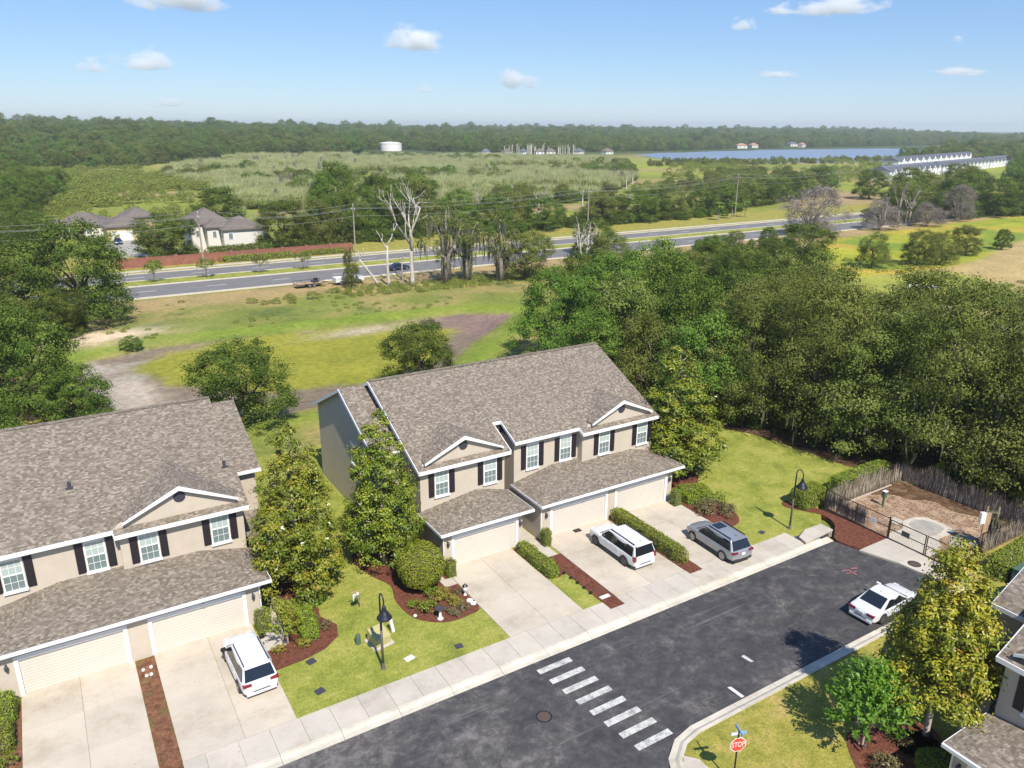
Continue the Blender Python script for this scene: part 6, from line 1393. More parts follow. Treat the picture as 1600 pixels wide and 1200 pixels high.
# small planting
for kd, mt in (('yshrub', 'yellow'), ('dshrub', 'dryleaf'), ('hshrub', 'hedge')):
    NV[kd] = 1; g = np.random.default_rng(len(kd)+ord(kd[0])); T0 = bpy.data.objects.new('shrub', None); link(T0)
    lb = [(0, 0, 0.25, 0.35, 0.35, 0.25)]+[(0.28*math.cos(i*1.05), 0.28*math.sin(i*1.05), 0.22+0.05*(i % 3), 0.2, 0.2, 0.2) for i in range(6)]
    lf, c, d = lobed(lb, 90, 9, 0.10, g, clump=0.08, shell=(0.6, 1.15), low=-0.2); mesh_np('foliage', lf[0], lf[1], M[mt], T0, attr=lf[2]); MB().tube([(0, 0, 0), (0, 0, 0.25)], [0.03, 0.02], 5).build('stem', M['bark'], T0, uv=False)
    PROTO[(kd, 0)] = (T0, 1.0, 0.6); UNUSED.add((kd, 0))
def plants(kd, spots, label, group, cat='garden plant'):
    for i, (x, y, w_, h) in enumerate(spots): tree(kd, x, y, h, w_, label if isinstance(label, str) else label[i], cat, group, name='garden_plant', z=0.02)
plants('yshrub', [(18.3, 38.4, 1.0, 0.7), (18.8, 38.8, 0.9, 0.6), (18.9, 37.9, 0.9, 0.55), (19.0, 37.3, 0.9, 0.5)], ['yellow croton beside the ball topiary, nearest it', 'yellow croton at the end of the concrete path', 'yellow croton in the middle of the front bed', 'yellow croton nearest the lawn in the front bed'], 'yellow crotons in the front bed')
plants('dshrub', [(19.2, 36.7, 0.8, 0.4), (18.4, 36.8, 0.8, 0.4), (19.6, 38.3, 0.7, 0.4), (17.9, 37.3, 0.7, 0.4), (18.5, 36.4, 0.7, 0.35)], ['straggly dry plant right of the birdbath','straggly dry plant behind the birdbath','straggly dry plant below the lantern ornament','straggly dry plant left of the birdbath','straggly dry plant nearest the lawn'], 'straggly plants in the front bed')
plants('hshrub', [(17.1, 37.6, 1.2, 0.9), (16.6, 38.5, 0.9, 0.5), (18.0, 38.9, 0.9, 0.8)], ['rounded bright bush at the lawn edge of the front bed', 'small leafy plant in the shade of the ball topiary', 'leafy bush between ball topiary and croton'], 'green bushes of the front bed')
plants('yshrub', [(9.6, 38.3, 0.9, 0.5), (8.2, 38.5, 0.8, 0.45)], ['yellowish ground plant at the foot of the small crape myrtle', 'yellowish plant beside the left white suv'], 'yellow plants in the curved bed')
plants('dshrub', [(10.9, 40.2, 0.7, 0.5), (11.2, 39.3, 0.8, 0.5), (9.6, 44.6, 0.9, 0.5), (9.4, 43.3, 0.8, 0.4), (10.0, 42.6, 0.8, 0.5)], ['grey dry plant right of the curved hedge','grey dry plant at the outer bend of the curved bed','dry plant by the path, farthest back','dry plant by the path, in the middle','dry plant by the path, nearest the curved hedge'], 'dry plants in the curved bed')
plants('hshrub', [(26.6, 38.2, 0.9, 0.55), (26.5, 37.6, 0.6, 0.4)], ['small round green bush beside the narrow hedge', 'little green plant next to the small round bush'], 'small plants in the driveway strip')
plants('dshrub', [(41.3, 38.0, 1.6, 0.8), (42.6, 37.0, 1.5, 0.8), (42.0, 38.6, 1.6, 0.9), (43.2, 37.6, 1.2, 0.7)], ['reddish straggly shrub touching the driveway of the silver suv','reddish straggly shrub just behind the silver suv','reddish straggly shrub in the middle of the right bed','reddish straggly shrub nearest the lawn in the right bed'], 'straggly shrubs beside the silver suv')
plants('hshrub', [(42.4, 40.0, 1.8, 0.9), (43.6, 39.0, 1.5, 0.8)], ['leafy shrub behind the straggly ones, nearer the house', 'leafy shrub behind the straggly ones, nearer the lawn'], 'leafy shrubs of the right bed')
plants('dshrub', [(29.5, 14.7, 1.5, 1.0), (30.2, 15.3, 1.2, 0.8), (32.3, 15.9, 1.2, 0.7), (28.9, 14.2, 1.1, 0.8)], ['dry flowering shrub left of the bright crape myrtle','dry flowering shrub just before the bright crape myrtle','dry shrub right of the bright crape myrtle','small dry shrub at the bottom frame edge'], 'shrubs at the foot of the crape myrtle')
plants('hshrub', [(-5.0, 36.6, 1.0, 0.8), (-5.6, 35.2, 0.9, 0.5), (16.4, 44.6, 0.8, 0.5), (19.3, 44.2, 1.1, 0.7)], ['light green bush at the edge of the left driveway', 'pale ground plant at the bottom left frame edge', 'low plant at the foot of the tall magnolia', 'dark plant by the wall right of the tall magnolia'], 'low green plants by the walls')
# turf strip beside the narrow hedge with dark edging stones
for i, (x, y) in enumerate([(26.85, 37.4), (26.9, 36.7), (26.95, 36.0), (26.98, 35.3), (27.0, 34.6), (27.0, 33.9)]):
    tag(MB().lathe([(0.03, 0), (0.04, 0.12), (0.12, 0.13), (0.1, 0.2), (0.02, 0.24)], 8, (0, 0, 0)).build('garden_light', M['dark'], loc=(x, y, 0.0), uv=False), 'small black path light in the strip between driveways, ' + ['nearest the house', 'second from the house', 'third from the house', 'third from the pavement', 'second from the pavement', 'nearest the pavement'][i], 'path light', 'path lights in the driveway strip')

# ------------------------------------------------------------------ small things on the lawns
M['tanbox'] = plain('tan_box', (0.42, 0.37, 0.16), 0.6, var=0.08, scale=4); M['greenbox'] = plain('green_box', (0.07, 0.125, 0.085), 0.55, var=0.1, scale=4)
P = thing('utility_box', 'tan electrical box on a concrete pad behind the left street lamp', 'utility box', (13.45, 36.4, 0), R(8))
MB().box(-0.65, 0.65, -0.65, 0.65, -0.05, 0.07).build('pad', M['walk'], P, uv=False)
mb = MB().add([(-0.5, -0.5, 0.07), (0.5, -0.5, 0.07), (0.5, 0.5, 0.07), (-0.5, 0.5, 0.07), (-0.5, -0.5, 0.62), (0.5, -0.5, 0.62), (0.5, 0.5, 0.85), (-0.5, 0.5, 0.85)], [(0, 3, 2, 1), (4, 5, 6, 7), (0, 1, 5, 4), (1, 2, 6, 5), (2, 3, 7, 6), (3, 0, 4, 7)]); mb.build('cabinet', M['tanbox'], P, bevel=0.03, uv=False)
MB().box(-0.46, 0.46, -0.512, -0.5, 0.12, 0.56).build('door', M['tanbox'], P, uv=False)
tag(MB().lathe([(0.16, 0), (0.16, 0.5), (0.12, 0.62), (0.03, 0.66)], 10).build('cable_pedestal', M['greenbox'], loc=(12.35, 36.9, 0), uv=False), 'short green cable pedestal left of the tan electrical box', 'pedestal')
o = tag(MB().box(-0.1, 0.1, -0.07, 0.07, -0.03, 0.85).build('marker_post', M['signwhite'], loc=(14.55, 36.9, 0), bevel=0.02, uv=False), 'white marker post leaning beside the tan electrical box', 'marker post'); o.rotation_euler = (R(-8), R(-6), 0.4)
for x, y, w_, d_, m_, lb in [(14.35, 34.15, 0.55, 0.36, M['signwhite'], 'pale meter cover in the grass in front of the left street lamp'), (17.25, 33.65, 0.45, 0.4, M['vent'], 'dark valve cover in the grass near the left edge of the single driveway'), (9.15, 34.15, 0.5, 0.45, M['vent'], 'dark valve cover in the grass close to the pavement by the left white suv'), (9.5, 36.75, 0.5, 0.45, M['vent'], 'dark valve cover at the edge of the curved mulch bed'), (42.8, 33.75, 0.45, 0.4, M['vent'], 'dark valve cover in the grass right of the silver suv')]:
    o = tag(MB().box(-w_/2, w_/2, -d_/2, d_/2, -0.02, 0.03).box(-w_*0.4, w_*0.4, -d_*0.4, d_*0.4, 0.03, 0.038).build('valve_cover', m_, loc=(x, y, 0), uv=False), lb, 'valve cover', 'covers in the grass'); o.rotation_euler = (0, 0, R(random.uniform(-20, 20)))
def manhole(x, y, z, lb, mat):
    P = thing('manhole_cover', lb, 'manhole cover', (x, y, z)); MB().lathe([(0.43, -0.01), (0.43, 0.006), (0.36, 0.006), (0.36, 0.0)], 24).build('ring', M['dark'], P, uv=False)
    mb = MB().lathe([(0.355, -0.01), (0.355, 0.005)], 24)
    for i in range(-3, 4): mb.box(-math.sqrt(0.12-(i*0.09)**2), math.sqrt(0.12-(i*0.09)**2), i*0.09-0.012, i*0.09+0.012, 0.005, 0.011)
    mb.build('lid', mat, P, uv=False)
M['rust'] = plain('rusty_iron', (0.085, 0.06, 0.045), 0.7, var=0.3, scale=6)
manhole(18.4, 26.5, -0.1, 'round iron manhole cover in the street left of the crossing bars', M['rust']); manhole(48.4, 25.2, 0.035, 'brown manhole cover in the apron before the dog park gate', M['rust'])
P = thing('garden_sign', 'small wooden garden sign with a wreath on the left lawn', 'garden sign', (13.75, 40.2, 0), R(15))
mb = MB().beam((0, 0, 0), (0, 0, 1.25), 0.05, 0.05).beam((0, 0, 1.2), (-0.55, 0.12, 1.28), 0.04, 0.05); mb.build('post', M['plank'], P, uv=False)
MB().box(-0.5, -0.05, 0.0, 0.03, 0.72, 1.15).build('board', M['signwhite'], P, uv=False)
g = np.random.default_rng(5); lf = leaves(np.array([-0.27, -0.03, 0.85])+g.normal(size=(160, 3))*np.array([0.14, 0.05, 0.15]), unit(160, g), 0.1*g.uniform(0.6, 1.2, 160), g.uniform(0, 1, 160), 0.5, 0.1, g); mesh_np('wreath', lf[0], lf[1], M['oak'], P, attr=lf[2])
P = thing('birdbath', 'white birdbath at the lawn edge of the front bed', 'birdbath', (17.5, 36.55, 0.02))
MB().lathe([(0.2, 0), (0.2, 0.06), (0.09, 0.14), (0.07, 0.55), (0.1, 0.62)], 12).build('pedestal', M['signwhite'], P, smooth=True, uv=False); MB().lathe([(0.06, 0.62), (0.22, 0.68), (0.27, 0.76), (0.24, 0.75), (0.05, 0.7)], 16).build('bowl', M['vent'], P, smooth=True, uv=False)
P = thing('garden_ornament', 'white and black lantern ornament at the corner of the front bed', 'garden ornament', (20.0, 38.0, 0.02))
MB().lathe([(0.12, 0), (0.12, 0.05), (0.05, 0.1), (0.05, 0.3), (0.15, 0.34), (0.16, 0.6), (0.05, 0.7)], 10).build('body', M['signwhite'], P, smooth=True, uv=False); MB().lathe([(0.02, 0.66), (0.2, 0.66), (0.05, 0.82), (0.02, 0.86)], 8).build('cap', M['dark'], P, uv=False)
for x, y, r in [(19.95, 37.3, 0.22), (20.0, 36.9, 0.2), (19.2, 36.9, 0.1), (16.3, 37.6, 0.12), (10.55, 40.6, 0.13)]:
    k_ = {19.95: 'larger of two round white stones right of the front bed plants', 20.0: 'smaller white stone next to the large one by the single driveway', 19.2: 'little white stone among the straggly plants', 16.3: 'white stone at the left edge of the front bed', 10.55: 'white stone beside the curved hedge'}[x]
    tag(MB().lathe([(r, 0), (r, 0.05), (r*0.7, 0.09), (0.01, 0.1)], 10).build('stepping_stone', M['signwhite'], loc=(x, y, 0.02), smooth=True, uv=False), k_, 'stone', 'white stones on the mulch')
for x, y, k_ in [(1.35, 40.7, 'back left'), (1.75, 40.75, 'back right'), (1.45, 40.1, 'front left'), (1.68, 40.1, 'front right')]:
    tag(MB().lathe([(0.09, 0), (0.1, 0.08), (0.06, 0.14), (0.01, 0.16)], 8).build('stone', M['signwhite'], loc=(x, y, 0.05), smooth=True, uv=False), k_+' one of four small white stones between the left driveways', 'stone', 'white stones between the left driveways')
tag(MB().box(-0.3, 0.3, -0.2, 0.2, -0.02, 0.02).build('door_mat', M['shutter'], loc=(31.1, 41.0, 0.07), uv=False), 'dark mat on the driveway in front of the double garage', 'mat')
tag(MB().box(-0.36, 0.36, -0.14, 0.14, 0, 0.04).build('splash_block', M['signwhite'], loc=(27.55, 33.15, 0.052), uv=False), 'white splash block at the pavement end of the red mulch strip', 'splash block')
P = thing('barbecue', 'black covered barbecue in the alley between the garages', 'barbecue', (27.4, 43.6, 0.05)); MB().box(-0.28, 0.28, -0.22, 0.22, 0.1, 0.75).build('cart', M['dark'], P, bevel=0.03, uv=False); MB().lathe([(0.3, 0.75), (0.3, 0.85), (0.18, 1.0), (0.02, 1.02)], 12).build('lid', M['dark'], P, smooth=True, uv=False)
P = thing('utility_box', 'dark green utility box cut by the right frame edge', 'utility box', (52.0, 19.9, 0), 0); MB().box(-0.75, 0.75, -0.6, 0.6, 0, 0.12).build('pad', M['walk'], P, uv=False); MB().box(-0.65, 0.65, -0.52, 0.52, 0.12, 1.25).build('cabinet', M['greenbox'], P, bevel=0.03, uv=False); MB().box(-0.68, 0.68, -0.55, 0.55, 1.25, 1.31).build('lid', M['greenbox'], P, uv=False)

# ------------------------------------------------------------------ dog park
bed('park_ground', [(50.05, 23.7), (60.3, 23.5), (60.2, 33.75), (50.05, 33.75)], M['dirt'], 0.025, 0.4)
bed('mulch_bed', smooth_poly([(55.5, 33.55), (59.9, 33.6), (60.2, 24.2), (59.5, 24.0), (59.2, 26.5), (58.4, 28.2), (58.7, 30.0), (57.4, 31.2), (57.0, 32.4)]), M['litter'], 0.04)  # dark litter strip; also puts shade from trees into the ground colour
bed('park_pad', smooth_poly([(50.1, 25.3), (52.2, 25.5), (53.2, 26.3), (55.4, 26.4), (55.5, 28.8), (53.6, 29.3), (52.3, 28.6), (50.1, 28.5)], 3), M['walk'], 0.045); bed('park_pad', smooth_poly([(53.2, 24.2), (54.6, 24.2), (55.6, 25.4), (54.3, 26.0), (53.0, 25.3)]), M['oldcon'], 0.05); bed('park_pad', smooth_poly([(52.9, 26.9), (55.1, 27.0), (55.0, 28.6), (53.4, 28.8)], 3), M['oldcon'], 0.052)
bed('edge_timber', [(50.6, 33.35), (58.5, 33.55), (58.5, 33.68), (50.6, 33.5)], M['palebark'], 0.09)
def fence(label, pts, posts, reeds=None, name='wire_fence', h=1.7):
    P = thing(name, label, 'fence', (pts[0][0], pts[0][1], 0)); ox, oy = pts[0]
    a, b_ = Vector((0, 0, 0)), Vector((pts[1][0]-ox, pts[1][1]-oy, 0)); ln = (b_-a).length
    for i in range(posts+1):
        q = a.lerp(b_, i/posts); MB().tube([(q.x, q.y, -0.1), (q.x, q.y, h+0.02)], 0.04, 8).build('post', M['brownmetal'], P, uv=False)
    for z in (0.1, h*0.55, h-0.02): MB().beam((a.x, a.y, z), (b_.x, b_.y, z), 0.045, 0.045).build('rail', M['brownmetal'], P, uv=False)
    w_ = MB(); n = int(ln/0.12); 
    for i in range(1, n): q = a.lerp(b_, i/n); w_.beam((q.x, q.y, 0.1), (q.x, q.y, h-0.03), 0.006, 0.006)
    for z in np.arange(0.2, h-0.1, 0.12): w_.beam((a.x, a.y, z), (b_.x, b_.y, z), 0.006, 0.006)
    o = w_.build('wire_mesh', M['vent'], P, uv=False); o['kind'] = 'stuff'
    if reeds:
        g = np.random.default_rng(int(ox*7+oy)); d_, dens, f0, f1, hh = reeds; n = int(ln*(f1-f0)*dens); t_ = g.uniform(f0, f1, n)
        q = np.array(a)+(np.array(b_)-np.array(a))*t_[:, None]; nrm = np.array([-(b_-a).y, (b_-a).x, 0])/ln; q = q+nrm*(0.09+0.05*g.random(n))[:, None]*d_
        hts = hh*g.uniform(0.55, 1.12, n)*(0.75+0.5*vnoise(t_*ln, t_*0+ox, 1.3)); q[:, 2] = hts/2
        k = leaves(q, np.tile(nrm, (n, 1))+unit(n, g)*0.5*np.array([1, 1, 0.2]), hts, g.uniform(0, 1, n), 0.035, 0.02, g, along=np.tile(np.array([0, 0, 3.0]), (n, 1)))
        o = mesh_np('reed_screen', k[0], k[1], M['reed'], P, attr=k[2]); o['kind'] = 'stuff'
    return P
M['brownmetal'] = plain('brown_metal', (0.035, 0.022, 0.018), 0.5, 0.2)
fence('brown wire fence with a half bare reed screen at the front of the dog park', [(50, 28.35), (50, 33.75)], 2, (-1, 95, 0.36, 1.0, 1.55))
fence('reed covered fence along the left side of the dog park beside the hedge', [(50, 33.8), (60.2, 33.9)], 4, (-1, 110, 0.0, 1.0, 1.75))
fence('reed covered fence at the back of the dog park under the mossy oaks', [(60.25, 33.8), (60.35, 23.4)], 4, (-1, 110, 0, 1, 1.9))
fence('short reed covered fence on the right side of the dog park', [(60.2, 23.5), (53.6, 23.6)], 3, (1, 90, 0, 1.0, 1.5))
P = thing('double_gate', 'brown two-leaf wire gate of the dog park facing the street', 'gate', (50, 25.5, 0))
for y0, y1 in ((2.75, 0.06), (-0.06, -1.9)):
    lf_ = MB()
    for y in (y0, y1): lf_.beam((0, y, 0.1), (0, y, 1.62), 0.06, 0.06, up=(1, 0, 0))
    for z in (0.12, 0.85, 1.6): lf_.beam((0, y0, z), (0, y1, z), 0.05, 0.05)
    q = lf_.build('gate_leaf', M['brownmetal'], P, uv=False); w_ = MB()
    for y in np.arange(min(y0, y1)+0.12, max(y0, y1), 0.12): w_.beam((0, y, 0.12), (0, y, 1.6), 0.006, 0.006)
    for z in np.arange(0.24, 1.55, 0.12): w_.beam((0, y0, z), (0, y1, z), 0.006, 0.006)
    o = w_.build('wire_mesh', M['vent'], q, uv=False); o['kind'] = 'stuff'
for y in (2.83, -1.98): MB().tube([(0, y, -0.1), (0, y, 1.8)], 0.06, 8).build('gate_post', M['brownmetal'], P, uv=False)
tag(MB().box(-0.012, 0.012, -0.3, 0.3, -0.2, 0.2).build('notice_board', M['vent'], loc=(49.94, 27.0, 1.0), uv=False), 'grey notice board hung on the dog park gate', 'notice board', 'notice boards on the dog park fence')
tag(MB().box(-0.012, 0.012, -0.28, 0.28, -0.18, 0.18).build('notice_board', M['signwhite'], loc=(49.94, 29.6, 0.98), uv=False), 'pale notice board hung on the wire fence left of the gate', 'notice board', 'notice boards on the dog park fence')
P = thing('waste_station', 'dark green dog waste post standing on the bare dirt of the park', 'waste station', (54.5, 31.7, 0.02)); MB().box(-0.06, 0.06, -0.06, 0.06, 0, 1.2).build('post', M['greenbox'], P, uv=False); MB().box(-0.17, 0.17, -0.14, 0.14, 0.75, 1.25).build('bin', M['greenbox'], P, bevel=0.03, uv=False); MB().box(-0.22, 0.16, -0.2, 0.1, 1.27, 1.33).build('lid', M['signwhite'], P, uv=False)
tag(MB().box(-0.5, 0.5, -0.4, 0.4, -0.02, 0.05).lathe([(0.14, 0.05), (0.14, 0.07)], 12).build('drain_lid', M['walk'], loc=(53.0, 29.6, 0.02), uv=False), 'small square concrete lid by the post in the dog park', 'drain lid')
P = thing('tap', 'small green water tap on the concrete pad in the dog park', 'tap', (54.3, 25.5, 0.05)); MB().tube([(0, 0, 0), (0, 0, 0.5)], 0.06, 8).build('pipe', M['greenbox'], P, uv=False); MB().beam((0, 0, 0.45), (-0.25, 0, 0.4), 0.07, 0.07).build('spout', M['greenbox'], P, uv=False)
P = thing('park_stand', 'tall weathered stand with tan board and white box in the dog park corner', 'stand', (54.9, 24.05, 0), R(-35))
MB().box(-0.28, 0.12, -0.06, 0.06, 0.4, 2.75).build('board', M['plank'], P, uv=False); MB().box(-0.62, -0.26, -0.16, 0.14, 1.9, 2.75).build('box', M['signwhite'], P, bevel=0.02, uv=False)
mb = MB().beam((-0.1, 0, 2.75), (0.7, 0, 2.75), 0.06, 0.06).beam((-0.1, 0.3, 2.75), (0.7, 0.3, 2.75), 0.06, 0.06)
for i in range(6): mb.beam((-0.1+i*0.16, 0, 2.76), (-0.1+i*0.16, 0.3, 2.76), 0.04, 0.04)
mb.beam((-0.1, 0.15, 2.75), (-0.1, 0.15, 3.2), 0.07, 0.07).beam((0.7, 0.15, 2.75), (0.7, 0.15, 3.15), 0.07, 0.07).beam((0.55, 0, 0), (0.6, 0, 2.7), 0.09, 0.09).beam((-0.15, 0, 0), (-0.12, 0, 0.6), 0.1, 0.1); mb.build('frame', M['chrome'], P, uv=False)
g = np.random.default_rng(9); q = np.stack([g.uniform(0.2, 0.75, 130), g.normal(0, 0.14, 130), g.uniform(0.2, 2.3, 130)], 1); lf = leaves(q, unit(130, g)*np.array([1, 1, 0.1]), g.uniform(0.4, 1.1, 130), g.uniform(0.3, 1, 130), 0.2, 0.1, g, along=np.tile(np.array([0, 0, 2.0]), (130, 1))); mesh_np('hanging_moss', lf[0], lf[1], M['moss'], P, attr=lf[2])
MB().box(0.1, 0.5, -0.15, 0.18, 0.9, 1.9).build('bag', M['dark'], P, bevel=0.05, uv=False)

g = np.random.default_rng(44); q = np.stack([g.uniform(50.3, 60, 1500), g.uniform(23.8, 33.6, 1500), np.full(1500, 0.045)], 1); k_ = g.random(1500) < 0.25+0.075*(q[:, 0]-50); q = q[k_]
lf = leaves(q, np.array([0, 0, 1.0])+unit(len(q), g)*0.4, g.uniform(0.08, 0.22, len(q)), g.uniform(0, 0.8, len(q)), 0.5, 0.1, g); tag(mesh_np('fallen_leaves', lf[0], lf[1], M['dryleaf'], attr=lf[2]), kind='stuff')
# ------------------------------------------------------------------ power line, brick wall and houses along the main road
M['polewood'] = plain('pole_wood', (0.30, 0.26, 0.21), 0.9, var=0.2)
PL = [(-28, 176.5), (30.5, 176.5), (65, 176.7), (139, 183.5), (204.8, 188), (287, 209), (372, 232)]; PH = [11.2, 11.2, 11.2, 12, 14, 12.6, 12.6]
for i, (x, y) in enumerate(PL):
    P = thing('power_pole', ['wooden power pole left of the frame', 'wooden power pole before the white two-storey house', 'wooden power pole at the right end of the brick wall', 'power pole rising from the trees past the gnarled dead tree', 'tall leaning power pole beside the palms', 'power pole behind the wide bare grey tree', 'power pole farthest to the right'][i], 'power pole', (x, y, 0), 0, 'power poles along the main road')
    MB().tube([(0, 0, -0.2), (0, 0, PH[i])], [0.19, 0.13], 8).build('pole', M['polewood'], P, uv=False); MB().beam((0, -1.1, PH[i]-1.1), (0, 1.1, PH[i]-1.1), 0.12, 0.14).build('crossarm', M['polewood'], P, uv=False)
    for yy in (-1, 0, 1): MB().lathe([(0.05, 0), (0.09, 0.06), (0.05, 0.2)], 6, (0, yy, PH[i]-1.0 if yy else PH[i])).build('insulator', M['signwhite'], P, uv=False)
M['wire'] = plain('wire', (0.30, 0.30, 0.29), 0.5)
for k, (yy, dz) in enumerate([(-1, -0.85), (0, 0.15), (1, -0.85), (0, -2.6)]):
    for i in range(len(PL)-1):
        a = Vector((PL[i][0], PL[i][1]+yy, PH[i]+dz)); b_ = Vector((PL[i+1][0], PL[i+1][1]+yy, PH[i+1]+dz))
        o = MB().tube([a.lerp(b_, t)-Vector((0, 0, 1.1*4*t*(1-t))) for t in np.linspace(0, 1, 9)], 0.022, 4).build('power_line', M['wire'], uv=False)
        tag(o, ['outer lower', 'topmost', 'inner lower', 'lowest'][k]+' power line in the '+ORD[i]+' span from the left along the main road', 'power line', 'power lines along the main road')
P = thing('brick_wall', 'long red brick wall along the far side of the main road', 'wall', (14, 179.3, 0)); 
for i in range(9):
    MB().box(i*5.7+0.5, i*5.7+5.68, -0.1, 0.1, 0, 2.0).box(i*5.7+0.5, i*5.7+5.68, -0.14, 0.14, 2.0, 2.1).build('panel', M['brick'], P); MB().box(i*5.7-0.1, i*5.7+0.5, -0.28, 0.28, 0, 2.3).build('pillar', M['brick'], P)
hedge('small square hedge before the left end of the brick wall', 19.8, 22, 177.3, 178.4, 1.5, M['hedge'], 400, 0.35, group='hedges before the brick wall', seed=31)
hedge('long dark hedge before the brick wall, left of the power pole', 34, 51, 177.2, 178.3, 1.2, M['hedge'], 2400, 0.35, group='hedges before the brick wall', seed=32)
hedge('dark hedge before the brick wall, right of the power pole', 52, 63, 177.2, 178.3, 1.2, M['hedge'], 1600, 0.35, group='hedges before the brick wall', seed=33)
hedge('tall dark hedge below the white two-storey house', 33, 49, 186, 188, 2.3, M['oak'], 2600, 0.4, seed=34)
bed('driveway', [(14.5, 196), (22.5, 196), (22.5, 226), (14.5, 226)], M['oldcon'], 0.06)
M['farroof'] = plain('far_roof', (0.145, 0.118, 0.10), 0.9, var=0.15, scale=0.8); M['farwhite'] = plain('far_wall_white', (0.66, 0.62, 0.55), 0.9); M['faryellow'] = plain('far_wall_yellow', (0.62, 0.50, 0.27), 0.9); M['farblue'] = plain('far_roof_slate', (0.11, 0.12, 0.145), 0.85, var=0.15, scale=0.5); M['farclay'] = plain('far_roof_clay', (0.36, 0.20, 0.12), 0.85, var=0.1)
def hip(mb, x0, x1, y0, y1, z, rise, ov=0.5, m=1):
    x0 -= ov; x1 += ov; y0 -= ov; y1 += ov; d = min(x1-x0, y1-y0)/2
    if x1-x0 >= y1-y0: a, b_ = (x0+d, (y0+y1)/2, z+rise), (x1-d, (y0+y1)/2, z+rise)
    else: a, b_ = ((x0+x1)/2, y0+d, z+rise), ((x0+x1)/2, y1-d, z+rise)
    c = [(x0, y0, z), (x1, y0, z), (x1, y1, z), (x0, y1, z)]
    if x1-x0 >= y1-y0: f = [(0, 1, 5, 4), (1, 2, 5), (2, 3, 4, 5), (3, 0, 4), (3, 2, 1, 0)]
    else: f = [(0, 1, 4), (1, 2, 5, 4), (2, 3, 5), (3, 0, 4, 5), (3, 2, 1, 0)]
    mb.add(c+[a, b_], f); mb.box(x0, x1, y0, y1, z-0.22, z-0.01)
def far_house(label, loc, rz, blocks, wall, roof, wins, doors=(), group=None, name='house', cat='house'):
    P = thing(name, label, cat, (*loc, 0), rz, group)
    for (x0, x1, y0, y1, z, rise) in blocks:
        MB().box(x0, x1, y0, y1, 0, z-0.2).build('wall', wall, P); mb = MB(); hip(mb, x0, x1, y0, y1, z, rise); mb.build('roof', roof, P)
    for (x, y, z, w_, h, ax) in wins:
        f = MB(); 
        if ax == 'y': f.box(x-w_/2-0.1, x+w_/2+0.1, y-0.06, y+0.05, z-0.1, z+h+0.1)
        else: f.box(y-0.05, y+0.06, x-w_/2-0.1, x+w_/2+0.1, z-0.1, z+h+0.1)
        o = f.build('window', M['trim'], P); p_ = MB()
        if ax == 'y': p_.box(x-w_/2, x+w_/2, y-0.08, y+0.04, z, z+h)
        else: p_.box(y-0.04, y+0.08, x-w_/2, x+w_/2, z, z+h)
        p_.build('pane', M['glass'], o)
    for (x0, x1, y, h) in doors: MB().box(x0, x1, y-0.06, y+0.05, 0, h).build('garage_door', M['trim'], P)
    return P
far_house('white two-storey house with hipped brown roofs beyond the brick wall', (32, 196), R(0), [(0, 9, 0, 11, 6.6, 3.2), (6, 16, -6, 4, 5.6, 2.6), (3, 8, -3, 2, 6.0, 1.8)], M['farwhite'], M['farroof'], [(7.6, -6, 3.4, 0.9, 1.3, 'y'), (-2, 6.0, 3.4, 0.9, 1.3, 'x'), (-4.5, 6.0, 3.2, 0.8, 1.3, 'x'), (1.5, 0, 3.6, 0.9, 1.4, 'y'), (4.6, -3, 3.6, 0.8, 1.4, 'y'), (4, 0.0, 3.6, 0.9, 1.4, 'x')])
far_house('yellow house with a white garage door beyond the brick wall', (16.5, 226), R(0), [(0, 9.5, 0, 12, 3.6, 2.6), (5, 12, 4, 14, 5.5, 2.2)], M['faryellow'], M['farroof'], [(8.0, 0, 1.2, 1.0, 1.3, 'y')], [(1.0, 6.0, 0, 2.4)])
far_house('low house with a dark roof at the far left beyond the brick wall', (4.5, 238), R(-18), [(0, 13, 0, 11, 3.5, 2.8), (-2, 3, -2, 4, 3.4, 1.8)], M['farwhite'], M['farroof'], [(5, 0, 1.1, 1.2, 1.3, 'y'), (9, 0, 1.1, 1.2, 1.3, 'y')])
P = thing('water_tank', 'big white water tank at the far edge of the marsh', 'water tank', (360, 846, 0)); M['tank'] = plain('tank_white', (0.74, 0.70, 0.66), 0.7, var=0.03, scale=0.1)
MB().lathe([(12.2, -1), (12.2, 10.6)], 40).build('shell', M['tank'], P, smooth=False, uv=False); MB().lathe([(12.5, 10.6), (12.5, 10.9), (9, 11.7), (4, 12.3), (0.2, 12.5)], 40).build('dome', M['tank'], P, smooth=True, uv=False)
MB().beam((-12.4, -2.5, 0), (-12.4, -2.5, 11), 0.5, 0.5).build('ladder', M['chrome'], P, uv=False); MB().box(-22, -14, -8, -2, 0, 2.5).build('pump_house', M['tank'], P)
